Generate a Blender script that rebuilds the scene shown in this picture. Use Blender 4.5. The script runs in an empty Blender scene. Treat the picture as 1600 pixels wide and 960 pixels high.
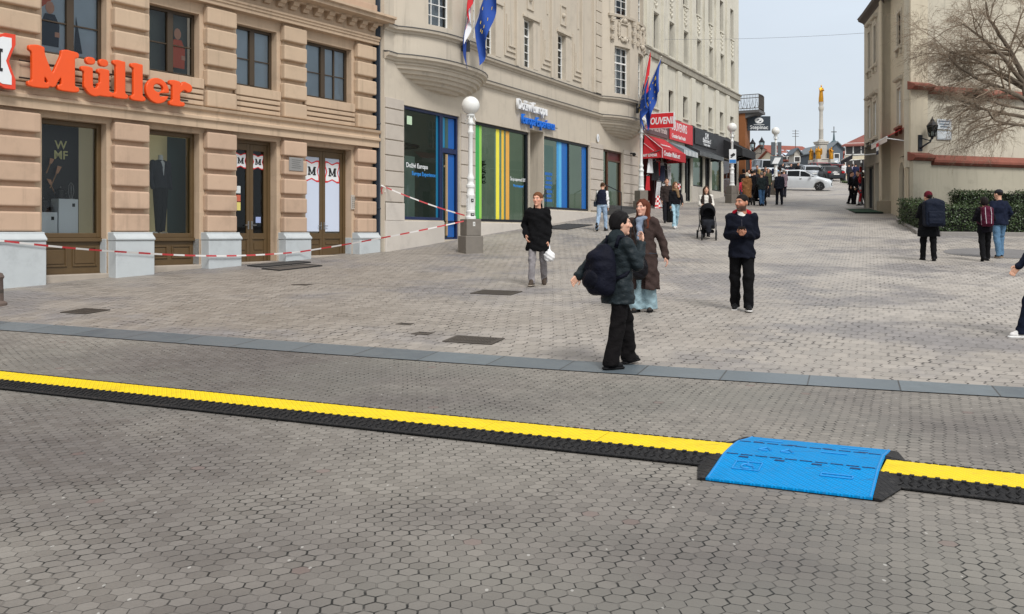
import bpy, bmesh, math, random
import numpy as np
from mathutils import Vector, Matrix
random.seed(7); rng = np.random.default_rng(7)
SC = bpy.context.scene; COL = SC.collection
PI = math.pi; R = math.radians

# ------------------------------------------------------------------ ground profile
FPX, EYE, HOR = 1450.0, 1.5, 366.0
_K = [(-50,0),(6,0),(9.9,.06),(14.2,.31),(18.1,.50),(23,.80),(26,.97),(32.5,1.6),(37.5,2.05),(43,2.6),(52,3.3),(70,4.95),(98,7.4),(117,8.7),(160,10.8),(400,14),(900,14)]
_ky = np.linspace(-50,900,9501)
_kz = np.interp(_ky,[a for a,b in _K],[b for a,b in _K])
_w = np.hanning(41); _w /= _w.sum()
_kz = np.convolve(np.pad(_kz,20,'edge'),_w,'valid')
def gz(y): return float(np.interp(y,_ky,_kz))

# ------------------------------------------------------------------ objects
def empty(name, loc=(0,0,0), rz=0.0, parent=None):
    o = bpy.data.objects.new(name, None); COL.objects.link(o)
    o.empty_display_size = .2
    o.location = loc; o.rotation_euler = (0,0,rz)
    if parent: o.parent = parent
    return o
def tag(o, label=None, cat=None, group=None, kind=None):
    if label: o['label'] = label
    if cat: o['category'] = cat
    if group: o['group'] = group
    if kind: o['kind'] = kind
    return o
def thing(name, label, cat, loc=(0,0,0), rz=0.0, group=None):
    return tag(empty(name, loc, rz), label, cat, group)
def children(o): return list(o.children)
def dup(o, loc=None, rz=None, label=None, parent=None):
    c = o.copy(); COL.objects.link(c)
    if parent is not None: c.parent = parent
    for ch in children(o): dup(ch, parent=c)
    if loc is not None: c.location = loc
    if rz is not None: c.rotation_euler = (0,0,rz)
    if label: c['label'] = label
    return c

class MB:
    """collects faces for one mesh"""
    def __init__(s): s.v=[]; s.f=[]; s.m=[]
    def add(s, vs, fs, m=0):
        b=len(s.v); s.v += [tuple(map(float,p)) for p in vs]
        for f in fs: s.f.append([i+b for i in f]); s.m.append(m)
        return s
    def box(s,x0,x1,y0,y1,z0,z1,m=0):
        if x0>x1:x0,x1=x1,x0
        if y0>y1:y0,y1=y1,y0
        if z0>z1:z0,z1=z1,z0
        return s.add([(x0,y0,z0),(x1,y0,z0),(x1,y1,z0),(x0,y1,z0),(x0,y0,z1),(x1,y0,z1),(x1,y1,z1),(x0,y1,z1)],
              [(0,3,2,1),(4,5,6,7),(0,1,5,4),(1,2,6,5),(2,3,7,6),(3,0,4,7)],m)
    def quad(s,a,b,c,d,m=0): return s.add([a,b,c,d],[(0,1,2,3)],m)
    def prism(s,poly,axis,a,b,m=0):
        """poly: 2d points; extruded along axis ('x','y','z') from a to b"""
        n=len(poly)
        def P(p,t): return {'x':(t,p[0],p[1]),'y':(p[0],t,p[1]),'z':(p[0],p[1],t)}[axis]
        vs=[P(p,a) for p in poly]+[P(p,b) for p in poly]
        fs=[list(range(n))[::-1],list(range(n,2*n))]+[(i,(i+1)%n,n+(i+1)%n,n+i) for i in range(n)]
        return s.add(vs,fs,m)
    def lathe(s,prof,n=16,c=(0,0),m=0):
        vs=[];fs=[]
        for r,z in prof:
            for k in range(n):
                a=2*PI*k/n; vs.append((c[0]+r*math.cos(a),c[1]+r*math.sin(a),z))
        for j in range(len(prof)-1):
            for k in range(n):
                fs.append((j*n+k,j*n+(k+1)%n,(j+1)*n+(k+1)%n,(j+1)*n+k))
        fs.append(list(range(n))[::-1]); fs.append([(len(prof)-1)*n+k for k in range(n)])
        return s.add(vs,fs,m)
    def tube(s,pts,r,n=6,m=0,cap=True):
        pts=[Vector(p) for p in pts]; k=len(pts)
        rs=r if hasattr(r,'__len__') else [r]*k
        vs=[];fs=[]
        ref=None
        for i,p in enumerate(pts):
            t=(pts[min(i+1,k-1)]-pts[max(i-1,0)])
            if t.length<1e-9: t=Vector((0,0,1))
            t.normalize()
            if ref is None:
                ref=Vector((0,0,1)) if abs(t.z)<.9 else Vector((1,0,0))
            u=t.cross(ref)
            if u.length<1e-6: u=t.orthogonal()
            u.normalize(); w=t.cross(u); ref=u.cross(t) if False else ref
            for j in range(n):
                a=2*PI*j/n; vs.append(p+u*math.cos(a)*rs[i]+w*math.sin(a)*rs[i])
        for i in range(k-1):
            for j in range(n): fs.append((i*n+j,i*n+(j+1)%n,(i+1)*n+(j+1)%n,(i+1)*n+j))
        if cap: fs.append(list(range(n))[::-1]); fs.append([(k-1)*n+j for j in range(n)])
        return s.add(vs,fs,m)
    def ball(s,c,r,n=14,m=0,sz=(1,1,1)):
        vs=[];fs=[];h=n//2
        for i in range(h+1):
            t=PI*i/h
            for k in range(n):
                a=2*PI*k/n; vs.append((c[0]+sz[0]*r*math.sin(t)*math.cos(a),c[1]+sz[1]*r*math.sin(t)*math.sin(a),c[2]+sz[2]*r*math.cos(t)))
        for i in range(h):
            for k in range(n): fs.append((i*n+k,(i+1)*n+k,(i+1)*n+(k+1)%n,i*n+(k+1)%n))
        return s.add(vs,fs,m)
    def loft(s,rings,m=0,cap=True):
        n=len(rings[0]); vs=[p for r in rings for p in r]; fs=[]
        for i in range(len(rings)-1):
            for j in range(n): fs.append((i*n+j,i*n+(j+1)%n,(i+1)*n+(j+1)%n,(i+1)*n+j))
        if cap: fs.append(list(range(n))[::-1]); fs.append([(len(rings)-1)*n+j for j in range(n)])
        return s.add(vs,fs,m)
    def mesh(s,name):
        me=bpy.data.meshes.new(name); me.from_pydata(s.v,[],s.f); 
        return me
    def build(s,name,mats,parent=None,smooth=False,bevel=0.0,fix=True,angle=40,seg=2):
        me=s.mesh(name)
        mats=mats if isinstance(mats,(list,tuple)) else [mats]
        for m in mats: me.materials.append(m)
        if len(mats)>1: me.polygons.foreach_set('material_index',s.m)
        if fix:
            bm=bmesh.new(); bm.from_mesh(me)
            bmesh.ops.remove_doubles(bm,verts=bm.verts,dist=1e-5) if smooth else None
            bmesh.ops.recalc_face_normals(bm,faces=bm.faces); bm.to_mesh(me); bm.free()
        if smooth: smoothen(me,angle)
        me.update()
        return link(name,me,parent,bevel,seg)
def smoothen(me,angle=40):
    me.polygons.foreach_set('use_smooth',[True]*len(me.polygons))
    if angle<180: me.set_sharp_from_angle(angle=R(angle))
def link(name,me,parent=None,bevel=0.0,seg=2):
    o=bpy.data.objects.new(name,me); COL.objects.link(o)
    if parent: o.parent=parent
    if bevel:
        b=o.modifiers.new('edge','BEVEL'); b.width=bevel; b.segments=seg; b.limit_method='ANGLE'; b.angle_limit=R(40)
    return o

def text_mesh(body,size,extrude=.004,bold=0.0,shear=0.0,align='LEFT',space=1.0,sx=1.0):
    c=bpy.data.curves.new('lettering','FONT'); c.body=body; c.size=size; c.extrude=extrude
    c.offset=bold*size; c.shear=shear; c.align_x=align; c.space_character=space; c.resolution_u=3
    o=bpy.data.objects.new('lettering',c); COL.objects.link(o)
    dg=bpy.context.evaluated_depsgraph_get(); dg.update()
    me=bpy.data.meshes.new_from_object(o.evaluated_get(dg))
    bpy.data.objects.remove(o); bpy.data.curves.remove(c)
    n=len(me.vertices); co=np.empty(n*3); me.vertices.foreach_get('co',co); co=co.reshape(-1,3)
    co=np.stack([co[:,0]*sx,-co[:,2],co[:,1]],1)
    me.vertices.foreach_set('co',co.ravel()); me.materials.clear(); me.update()
    return me
def text(name,body,size,m,parent,loc=(0,0,0),rz=0,**kw):
    me=text_mesh(body,size,**kw); me.materials.append(m)
    o=link(name,me,parent); o.location=loc; o.rotation_euler=(0,0,rz); return o

# ------------------------------------------------------------------ materials
def lin(c):
    return tuple(((v/255)/12.92 if v/255<=.04045 else ((v/255+.055)/1.055)**2.4) for v in c)
class N:
    def __init__(s,name):
        s.mat=bpy.data.materials.new(name); s.mat.use_nodes=True; s.t=s.mat.node_tree; s.t.nodes.clear()
        s.out=s.new('ShaderNodeOutputMaterial')
    def new(s,t,**kw):
        n=s.t.nodes.new(t)
        for k,v in kw.items(): setattr(n,k,v)
        return n
    def set(s,sock,v):
        if isinstance(v,bpy.types.NodeSocket): s.t.links.new(v,sock)
        elif isinstance(v,(tuple,list)):
            v=tuple(v)
            if sock.type=='RGBA' and len(v)==3: v=v+(1,)
            sock.default_value=v
        else: sock.default_value=v
    def m(s,op,*a,clamp=False):
        n=s.new('ShaderNodeMath',operation=op); n.use_clamp=clamp
        for i,x in enumerate(a): s.set(n.inputs[i],x)
        return n.outputs[0]
    def vm(s,op,*a):
        n=s.new('ShaderNodeVectorMath',operation=op)
        for i,x in enumerate(a): s.set(n.inputs[i],x)
        return n.outputs['Value'] if op in('LENGTH','DOT_PRODUCT','DISTANCE') else n.outputs[0]
    def xyz(s,v):
        n=s.new('ShaderNodeSeparateXYZ'); s.set(n.inputs[0],v); return n.outputs
    def comb(s,x=0,y=0,z=0):
        n=s.new('ShaderNodeCombineXYZ'); s.set(n.inputs[0],x); s.set(n.inputs[1],y); s.set(n.inputs[2],z); return n.outputs[0]
    def mix(s,f,a,b,blend='MIX'):
        n=s.new('ShaderNodeMix',data_type='RGBA',blend_type=blend); s.set(n.inputs[0],f); s.set(n.inputs[6],a); s.set(n.inputs[7],b); return n.outputs[2]
    def noise(s,vec,scale,detail=3,rough=.55):
        n=s.new('ShaderNodeTexNoise'); s.set(n.inputs['Vector'],vec); n.inputs['Scale'].default_value=scale; n.inputs['Detail'].default_value=detail; n.inputs['Roughness'].default_value=rough; return n.outputs[0]
    def white(s,vec):
        n=s.new('ShaderNodeTexWhiteNoise',noise_dimensions='3D'); s.set(n.inputs['Vector'],vec); return n.outputs
    def ramp(s,v,lo,hi,a=0.,b=1.):
        n=s.new('ShaderNodeMapRange'); n.interpolation_type='SMOOTHSTEP'
        s.set(n.inputs[0],v); n.inputs[1].default_value=lo; n.inputs[2].default_value=hi; n.inputs[3].default_value=a; n.inputs[4].default_value=b; return n.outputs[0]
    def pos(s): return s.new('ShaderNodeNewGeometry').outputs['Position']
    def obj(s): return s.new('ShaderNodeTexCoord').outputs['Object']
    def attr(s,name): return s.new('ShaderNodeAttribute',attribute_name=name).outputs['Color']
    def bump(s,h,strength=.3,dist=.01,normal=None):
        n=s.new('ShaderNodeBump'); s.set(n.inputs['Height'],h); n.inputs['Strength'].default_value=strength; n.inputs['Distance'].default_value=dist
        if normal: s.set(n.inputs['Normal'],normal)
        return n.outputs[0]
    def bsdf(s,color,rough=.6,metal=0.,spec=.5,normal=None,coat=0.,sheen=0.,emit=None,sss=0.,trans=0.):
        b=s.new('ShaderNodeBsdfPrincipled'); s.set(b.inputs['Base Color'],color); s.set(b.inputs['Roughness'],rough); s.set(b.inputs['Metallic'],metal)
        b.inputs['Specular IOR Level'].default_value=spec
        if normal is not None: s.set(b.inputs['Normal'],normal)
        if coat: b.inputs['Coat Weight'].default_value=coat; b.inputs['Coat Roughness'].default_value=.05
        if sheen: b.inputs['Sheen Weight'].default_value=sheen; b.inputs['Sheen Roughness'].default_value=.5
        if emit: s.set(b.inputs['Emission Color'],emit[0]); b.inputs['Emission Strength'].default_value=emit[1]
        if trans: b.inputs['Transmission Weight'].default_value=trans
        return b.outputs[0]
    def done(s,sh): s.t.links.new(sh,s.out.inputs[0]); return s.mat

def simple(name,c,rough=.6,var=.12,scale=6,metal=0.,spec=.5,bump=.0,bscale=60,dirt=0.,streak=0.,coat=0.,sheen=0.,world=True,raw=False,blocks=0.):
    """procedural material: two scales of mottling, optional grime + rain streaks + fine bump"""
    n=N(name); col=c if raw else lin(c); v=n.pos() if world else n.obj()
    a=n.noise(v,scale,4); b=n.noise(v,scale*.13,3)
    k=n.m('ADD',n.m('MULTIPLY',n.m('SUBTRACT',a,.5),var*1.6),n.m('MULTIPLY',n.m('SUBTRACT',b,.5),var*2.0))
    k=n.m('ADD',k,1.0)
    if blocks:
        q=n.xyz(v); bl=n.white(n.comb(n.m('FLOOR',n.m('ADD',n.m('MULTIPLY',q[0],.9),.37)),n.m('FLOOR',n.m('MULTIPLY',n.m('SUBTRACT',q[2],1.51),2.0704)),1.))[0]; k=n.m('ADD',k,n.m('MULTIPLY',n.m('SUBTRACT',bl,.5),blocks))
    colr=n.vm('SCALE',tuple(col)); colr_node=colr.node; n.set(colr_node.inputs['Scale'],k)
    colr=colr_node.outputs[0]
    if streak:
        x=n.xyz(v); sv=n.comb(n.m('MULTIPLY',x[0],5.),n.m('MULTIPLY',x[1],5.),n.m('MULTIPLY',x[2],.35))
        st=n.ramp(n.noise(sv,1.,4,.65),.52,.75)
        colr=n.mix(n.m('MULTIPLY',st,streak),colr,tuple(q*.42 for q in col))
    if dirt:
        d=n.ramp(n.noise(v,1.3,6,.7),.5,.72)
        colr=n.mix(n.m('MULTIPLY',d,dirt),colr,tuple(q*.45 for q in col))
    nm=None
    if bump: nm=n.bump(n.noise(v,bscale,3),bump,.01)
    rr=n.m('ADD',n.m('MULTIPLY',n.m('SUBTRACT',a,.5),.25),rough,clamp=True)
    return n.done(n.bsdf(colr,rr,metal,spec,nm,coat,sheen))
def flat(name,c,rough=.5,**kw): return simple(name,c,rough,var=.05,**kw)

def glass(name,tint=(.75,.8,.78),refl=1.0,rough=.01):
    n=N(name)
    fr=n.new('ShaderNodeFresnel'); fr.inputs[0].default_value=1.5
    g=n.new('ShaderNodeBsdfGlossy'); g.inputs['Roughness'].default_value=rough
    nz=n.bump(n.noise(n.pos(),1.4,2),.02,.02); n.set(g.inputs['Normal'],nz)
    n.set(g.inputs['Color'],(.62*refl,.65*refl,.67*refl))
    t=n.new('ShaderNodeBsdfTransparent'); n.set(t.inputs[0],tint)
    mx=n.new('ShaderNodeMixShader'); n.set(mx.inputs[0],fr.outputs[0]); n.set(mx.inputs[1],t.outputs[0]); n.set(mx.inputs[2],g.outputs[0])
    return n.done(mx.outputs[0])

# ------------------------------------------------------------------ signed distance meshes (bodies, clothes, rounded letters)
def smin(a,b,k):
    h=np.clip(.5+.5*(b-a)/k,0,1); return b*(1-h)+a*h-k*h*(1-h)
def smax(a,b,k): return -smin(-a,-b,k)
def cone(P,a,b,ra,rb):
    a=np.asarray(a,float); b=np.asarray(b,float); ab=b-a; L=max(ab@ab,1e-9)
    t=np.clip(((P-a)@ab)/L,0,1); q=P-a-t[...,None]*ab
    return np.sqrt((q*q).sum(-1))-(ra+(rb-ra)*t)
def ell(P,c,r,M=None):
    q=P-np.asarray(c,float)
    if M is not None: q=q@M
    r=np.asarray(r,float); k=np.sqrt(((q/r)**2).sum(-1)); k2=np.sqrt(((q/(r*r))**2).sum(-1))
    return k*(k-1)/np.maximum(k2,1e-6)
def rbox(P,c,hs,r):
    q=np.abs(P-np.asarray(c,float))-(np.asarray(hs,float)-r)
    return np.sqrt((np.maximum(q,0)**2).sum(-1))+np.minimum(q.max(-1),0)-r
def stack(P,prof):
    """upright body: prof rows (z, cx, cy, halfwidth, halfdepth)"""
    pr=np.array(sorted(prof),float); z=P[...,2]
    cx,cy,w,d=[np.interp(z,pr[:,0],pr[:,i]) for i in (1,2,3,4)]
    qx=(P[...,0]-cx)/w; qy=(P[...,1]-cy)/d
    k=np.sqrt(qx*qx+qy*qy); k2=np.sqrt((qx/w)**2+(qy/d)**2)
    dd=k*(k-1)/np.maximum(k2,1e-6)
    cap=np.maximum(pr[0,0]-z,z-pr[-1,0])
    return np.maximum(dd,cap)
def sdf_mesh(fn,lo,hi,h):
    lo=np.array(lo,float); hi=np.array(hi,float)
    n=np.maximum(((hi-lo)/h).astype(int)+2,3)
    ax=[lo[i]+h*np.arange(n[i]) for i in range(3)]
    P=np.stack(np.meshgrid(*ax,indexing='ij'),-1).astype(np.float32)
    D=fn(P).astype(np.float32)
    D[0]=D[-1]=1; D[:,0]=D[:,-1]=1; D[:,:,0]=D[:,:,-1]=1
    ins=D<0
    def C(A,i,j,k): return A[i:A.shape[0]-1+i,j:A.shape[1]-1+j,k:A.shape[2]-1+k]
    cnt=sum(C(ins,i,j,k).astype(np.int8) for i in(0,1) for j in(0,1) for k in(0,1))
    act=(cnt>0)&(cnt<8)
    idx=-np.ones(act.shape,int); ci=np.argwhere(act); idx[act]=np.arange(len(ci))
    acc=np.zeros((len(ci),3)); num=np.zeros(len(ci))
    corners=[(i,j,k) for i in(0,1) for j in(0,1) for k in(0,1)]
    dv={c:D[ci[:,0]+c[0],ci[:,1]+c[1],ci[:,2]+c[2]] for c in corners}
    for a in corners:
        for ax_ in range(3):
            if a[ax_]==1: continue
            b=list(a); b[ax_]=1; b=tuple(b)
            da,db=dv[a],dv[b]; mk=(da<0)!=(db<0)
            t=np.where(mk,da/np.where(mk,da-db,1),0)
            p=np.tile(np.array(a,float),(len(ci),1)); p[:,ax_]=t
            acc[mk]+=p[mk]; num[mk]+=1
    V=lo+h*(ci+acc/np.maximum(num,1)[:,None])
    F=[]
    for ax_ in range(3):
        u,v=[(1,2),(2,0),(0,1)][ax_]
        sl=[slice(None)]*3; sh=[slice(None)]*3; sl[ax_]=slice(0,-1); sh[ax_]=slice(1,None)
        A=ins[tuple(sl)]; B=ins[tuple(sh)]
        for flip,mk in((False,A&~B),(True,~A&B)):
            e=np.argwhere(mk)
            if not len(e): continue
            ok=(e[:,u]>0)&(e[:,v]>0)&(e[:,u]<act.shape[u])&(e[:,v]<act.shape[v]); e=e[ok]
            du=np.zeros(3,int); du[u]=1; dv_=np.zeros(3,int); dv_[v]=1
            q=[idx[tuple((e-du-dv_).T)],idx[tuple((e-dv_).T)],idx[tuple(e.T)],idx[tuple((e-du).T)]]
            if flip: q=q[::-1]
            F.append(np.stack(q,1))
    F=np.concatenate(F) if F else np.zeros((0,4),int)
    return V,F
def np_mesh(name,V,F,mats,smooth=True,tint=None):
    me=bpy.data.meshes.new(name)
    me.vertices.add(len(V)); me.vertices.foreach_set('co',np.asarray(V,np.float32).ravel())
    k=F.shape[1]
    me.loops.add(F.size); me.loops.foreach_set('vertex_index',F.ravel().astype(np.int32))
    me.polygons.add(len(F)); me.polygons.foreach_set('loop_start',(np.arange(len(F))*k).astype(np.int32))
    try: me.polygons.foreach_set('loop_total',np.full(len(F),k,np.int32))
    except Exception: pass
    me.update(calc_edges=True); me.validate()
    if tint is not None:
        at=me.color_attributes.new('tint','FLOAT_COLOR','POINT')
        at.data.foreach_set('color',np.concatenate([tint,np.ones((len(tint),1))],1).astype(np.float32).ravel())
    for m in (mats if isinstance(mats,(list,tuple)) else [mats]): me.materials.append(m)
    if smooth: me.polygons.foreach_set('use_smooth',[True]*len(me.polygons))
    return me
# ================================================================== world, sun, camera
W=bpy.data.worlds.new("World"); SC.world=W; W.use_nodes=True
t=W.node_tree; t.nodes.clear()
wo=t.nodes.new('ShaderNodeOutputWorld')
sky=t.nodes.new('ShaderNodeTexSky'); sky.sky_type='NISHITA'; sky.sun_disc=False
SUN_EL,SUN_ROT=R(48),R(158)
sky.sun_elevation=SUN_EL; sky.sun_rotation=SUN_ROT; sky.air_density=1.0; sky.dust_density=3.0
b1=t.nodes.new('ShaderNodeBackground'); b1.inputs[1].default_value=.09; t.links.new(sky.outputs[0],b1.inputs[0])
# the overcast layer: brighter towards the zenith, faint cloud mottling
tc=t.nodes.new('ShaderNodeTexCoord'); sx=t.nodes.new('ShaderNodeSeparateXYZ'); t.links.new(tc.outputs['Generated'],sx.inputs[0])
rp=t.nodes.new('ShaderNodeValToRGB'); e=rp.color_ramp; e.interpolation='B_SPLINE'
def stop(p,c):
    x=e.elements.new(p); x.color=c+(1,)
e.elements[0].position=0.0; e.elements[0].color=(.80,.85,.895,1)
e.elements[1].position=1.0; e.elements[1].color=(2.7,2.75,2.85,1)
stop(.10,(.79,.86,.925)); stop(.25,(.765,.86,.975)); stop(.34,(.95,1.03,1.12)); stop(.55,(1.95,2.02,2.12))
t.links.new(sx.outputs[2],rp.inputs[0])
nz=t.nodes.new('ShaderNodeTexNoise'); nz.inputs['Scale'].default_value=3.0; nz.inputs['Detail'].default_value=4
mp=t.nodes.new('ShaderNodeMapping'); mp.inputs['Scale'].default_value=(1,1,3.5); t.links.new(tc.outputs['Generated'],mp.inputs[0]); t.links.new(mp.outputs[0],nz.inputs['Vector'])
mr=t.nodes.new('ShaderNodeMapRange'); mr.inputs[1].default_value=.3; mr.inputs[2].default_value=.7; mr.inputs[3].default_value=.95; mr.inputs[4].default_value=1.04; t.links.new(nz.outputs[0],mr.inputs[0])
b2=t.nodes.new('ShaderNodeBackground'); t.links.new(rp.outputs[0],b2.inputs[0]); t.links.new(mr.outputs[0],b2.inputs[1])
ms=t.nodes.new('ShaderNodeMixShader'); ms.inputs[0].default_value=.88
t.links.new(b1.outputs[0],ms.inputs[1]); t.links.new(b2.outputs[0],ms.inputs[2]); t.links.new(ms.outputs[0],wo.inputs[0])

sl=bpy.data.lights.new('sun','SUN'); sl.energy=2.7; sl.angle=R(17); sl.color=(1,.975,.945)
so=bpy.data.objects.new('sun',sl); COL.objects.link(so)
sd=Vector((math.sin(SUN_ROT)*math.cos(SUN_EL),math.cos(SUN_ROT)*math.cos(SUN_EL),math.sin(SUN_EL)))
so.rotation_euler=sd.to_track_quat('Z','Y').to_euler(); so.location=(0,0,60)

cd=bpy.data.cameras.new('camera'); cam=bpy.data.objects.new('camera',cd); COL.objects.link(cam)
cam.location=(0,0,EYE); cam.rotation_euler=(PI/2,0,0); cd.sensor_width=36; cd.lens=FPX/1600*36; cd.shift_y=-114/1600
cd.clip_end=2000; cd.clip_start=.05
SC.camera=cam
SC.view_settings.view_transform='Standard'; SC.view_settings.look='None'; SC.view_settings.exposure=0
SC.cycles.max_bounces=8; SC.cycles.transparent_max_bounces=12; SC.cycles.use_denoising=True

# ================================================================== ground
def hex_paving():
    n=N('hex pavers'); p=n.xyz(n.pos()); a=R(23.5); P=.0888
    wob=n.noise(n.pos(),.5,2); wob2=n.noise(n.vm('ADD',n.pos(),(31,7,3)),.5,2)
    px=n.m('ADD',p[0],n.m('MULTIPLY',n.m('SUBTRACT',wob,.5),.13)); py=n.m('ADD',p[1],n.m('MULTIPLY',n.m('SUBTRACT',wob2,.5),.13))
    # x axis runs along the zigzag columns
    u=n.m('DIVIDE',n.m('ADD',n.m('MULTIPLY',px,math.sin(a)),n.m('MULTIPLY',py,math.cos(a))),P)
    v=n.m('DIVIDE',n.m('SUBTRACT',n.m('MULTIPLY',px,math.cos(a)),n.m('MULTIPLY',py,math.sin(a))),P)
    u=n.m('ADD',u,400.); v=n.m('ADD',v,400.)
    fine=n.noise(n.pos(),26,2); v=n.m('ADD',v,n.m('MULTIPLY',n.m('SUBTRACT',fine,.5),.10))
    S3=math.sqrt(3)
    def cell(ox,oy):
        gx=n.m('SUBTRACT',n.m('MODULO',n.m('ADD',u,ox),1.0),.5); gy=n.m('SUBTRACT',n.m('MODULO',n.m('ADD',v,oy),S3),S3/2)
        return gx,gy,n.m('ADD',n.m('MULTIPLY',gx,gx),n.m('MULTIPLY',gy,gy))
    a1=cell(0,0); a2=cell(.5,S3/2)
    s=n.m('LESS_THAN',a1[2],a2[2])
    def pick(i): return n.m('ADD',n.m('MULTIPLY',s,a1[i]),n.m('MULTIPLY',n.m('SUBTRACT',1.,s),a2[i]))
    gx,gy=pick(0),pick(1)
    cid=n.comb(n.m('ROUND',n.m('MULTIPLY',n.m('SUBTRACT',u,gx),2.)),n.m('ROUND',n.m('MULTIPLY',n.m('SUBTRACT',v,gy),2/S3)),0.)
    ax=n.m('ABSOLUTE',gx); ay=n.m('ABSOLUTE',gy)
    e1=n.m('SUBTRACT',.5,ax); e2=n.m('SUBTRACT',.5,n.m('ADD',n.m('MULTIPLY',ax,.5),n.m('MULTIPLY',ay,S3/2)))
    # the joints across the columns are nearly closed, the zigzag ones are open and dirty
    e=n.m('MINIMUM',n.m('ADD',n.m('MULTIPLY',e1,1.0),.014),e2)
    wv=n.noise(n.pos(),2.6,3); wj=n.ramp(wv,.35,.68,.026,.068)
    joint=n.m('SUBTRACT',1.0,n.ramp(n.m('DIVIDE',e,wj),.45,1.25))
    rnd=n.white(cid); tilt=rnd[1]
    base=n.mix(n.noise(n.pos(),.55,4),(.190,.174,.153),(.246,.229,.204))
    base=n.mix(n.ramp(n.noise(n.vm('ADD',n.pos(),(9,4,0)),.23,3),.4,.62),base,(.128,.116,.108))
    k=n.m('ADD',.86,n.m('MULTIPLY',rnd[0],.26)); k=n.m('MULTIPLY',k,n.m('ADD',.8,n.m('MULTIPLY',n.noise(n.pos(),70,4,.7),.4)))
    c=n.new('ShaderNodeVectorMath',operation='SCALE'); n.set(c.inputs[0],base); n.set(c.inputs['Scale'],k); c=c.outputs[0]
    green=n.ramp(n.noise(n.vm('ADD',n.pos(),(3,3,8)),.4,3),.5,.68)
    c=n.mix(n.m('MULTIPLY',green,.5),c,(.172,.168,.148))
    red=n.m('GREATER_THAN',n.white(n.vm('ADD',cid,(5,2,0)))[0],.9965); c=n.mix(n.m('MULTIPLY',red,.4),c,(.17,.105,.095))
    stain=n.ramp(n.noise(n.vm('ADD',n.pos(),(20,4,8)),1.1,5,.7),.60,.74); c=n.mix(n.m('MULTIPLY',stain,.35),c,(.06,.055,.052))
    jd=n.ramp(n.noise(n.vm('ADD',n.pos(),(2,40,8)),.9,4),.32,.62,.5,1.0)
    eg=n.ramp(n.noise(n.vm('ADD',n.pos(),(7,1,3)),11,2),.38,.58,.15,1.2); jd=n.m('MULTIPLY',jd,eg,clamp=True)
    c=n.mix(n.m('MULTIPLY',joint,jd),c,(.010,.011,.010))
    fl=n.new('ShaderNodeTexVoronoi'); n.set(fl.inputs['Vector'],n.vm('MULTIPLY',n.pos(),(1.,.55,1.))); fl.inputs['Scale'].default_value=11
    spot=n.m('MULTIPLY',n.m('LESS_THAN',fl.outputs['Distance'],.085),n.m('GREATER_THAN',n.xyz(fl.outputs['Color'])[0],.62))
    c=n.mix(n.m('MULTIPLY',spot,.55),c,(.5,.49,.46))
    h=n.m('SUBTRACT',1.0,joint); h=n.m('ADD',h,n.m('MULTIPLY',rnd[0],.35)); h=n.m('ADD',h,n.m('MULTIPLY',n.noise(n.pos(),90,3),.25))
    h=n.m('ADD',h,n.m('MULTIPLY',n.m('MULTIPLY',gx,n.m('SUBTRACT',n.xyz(tilt)[0],.5)),1.2))
    nm=n.bump(h,.62,.008)
    return n.done(n.bsdf(c,n.m('ADD',.58,n.m('MULTIPLY',rnd[0],.2)),0,.35,nm))
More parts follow.
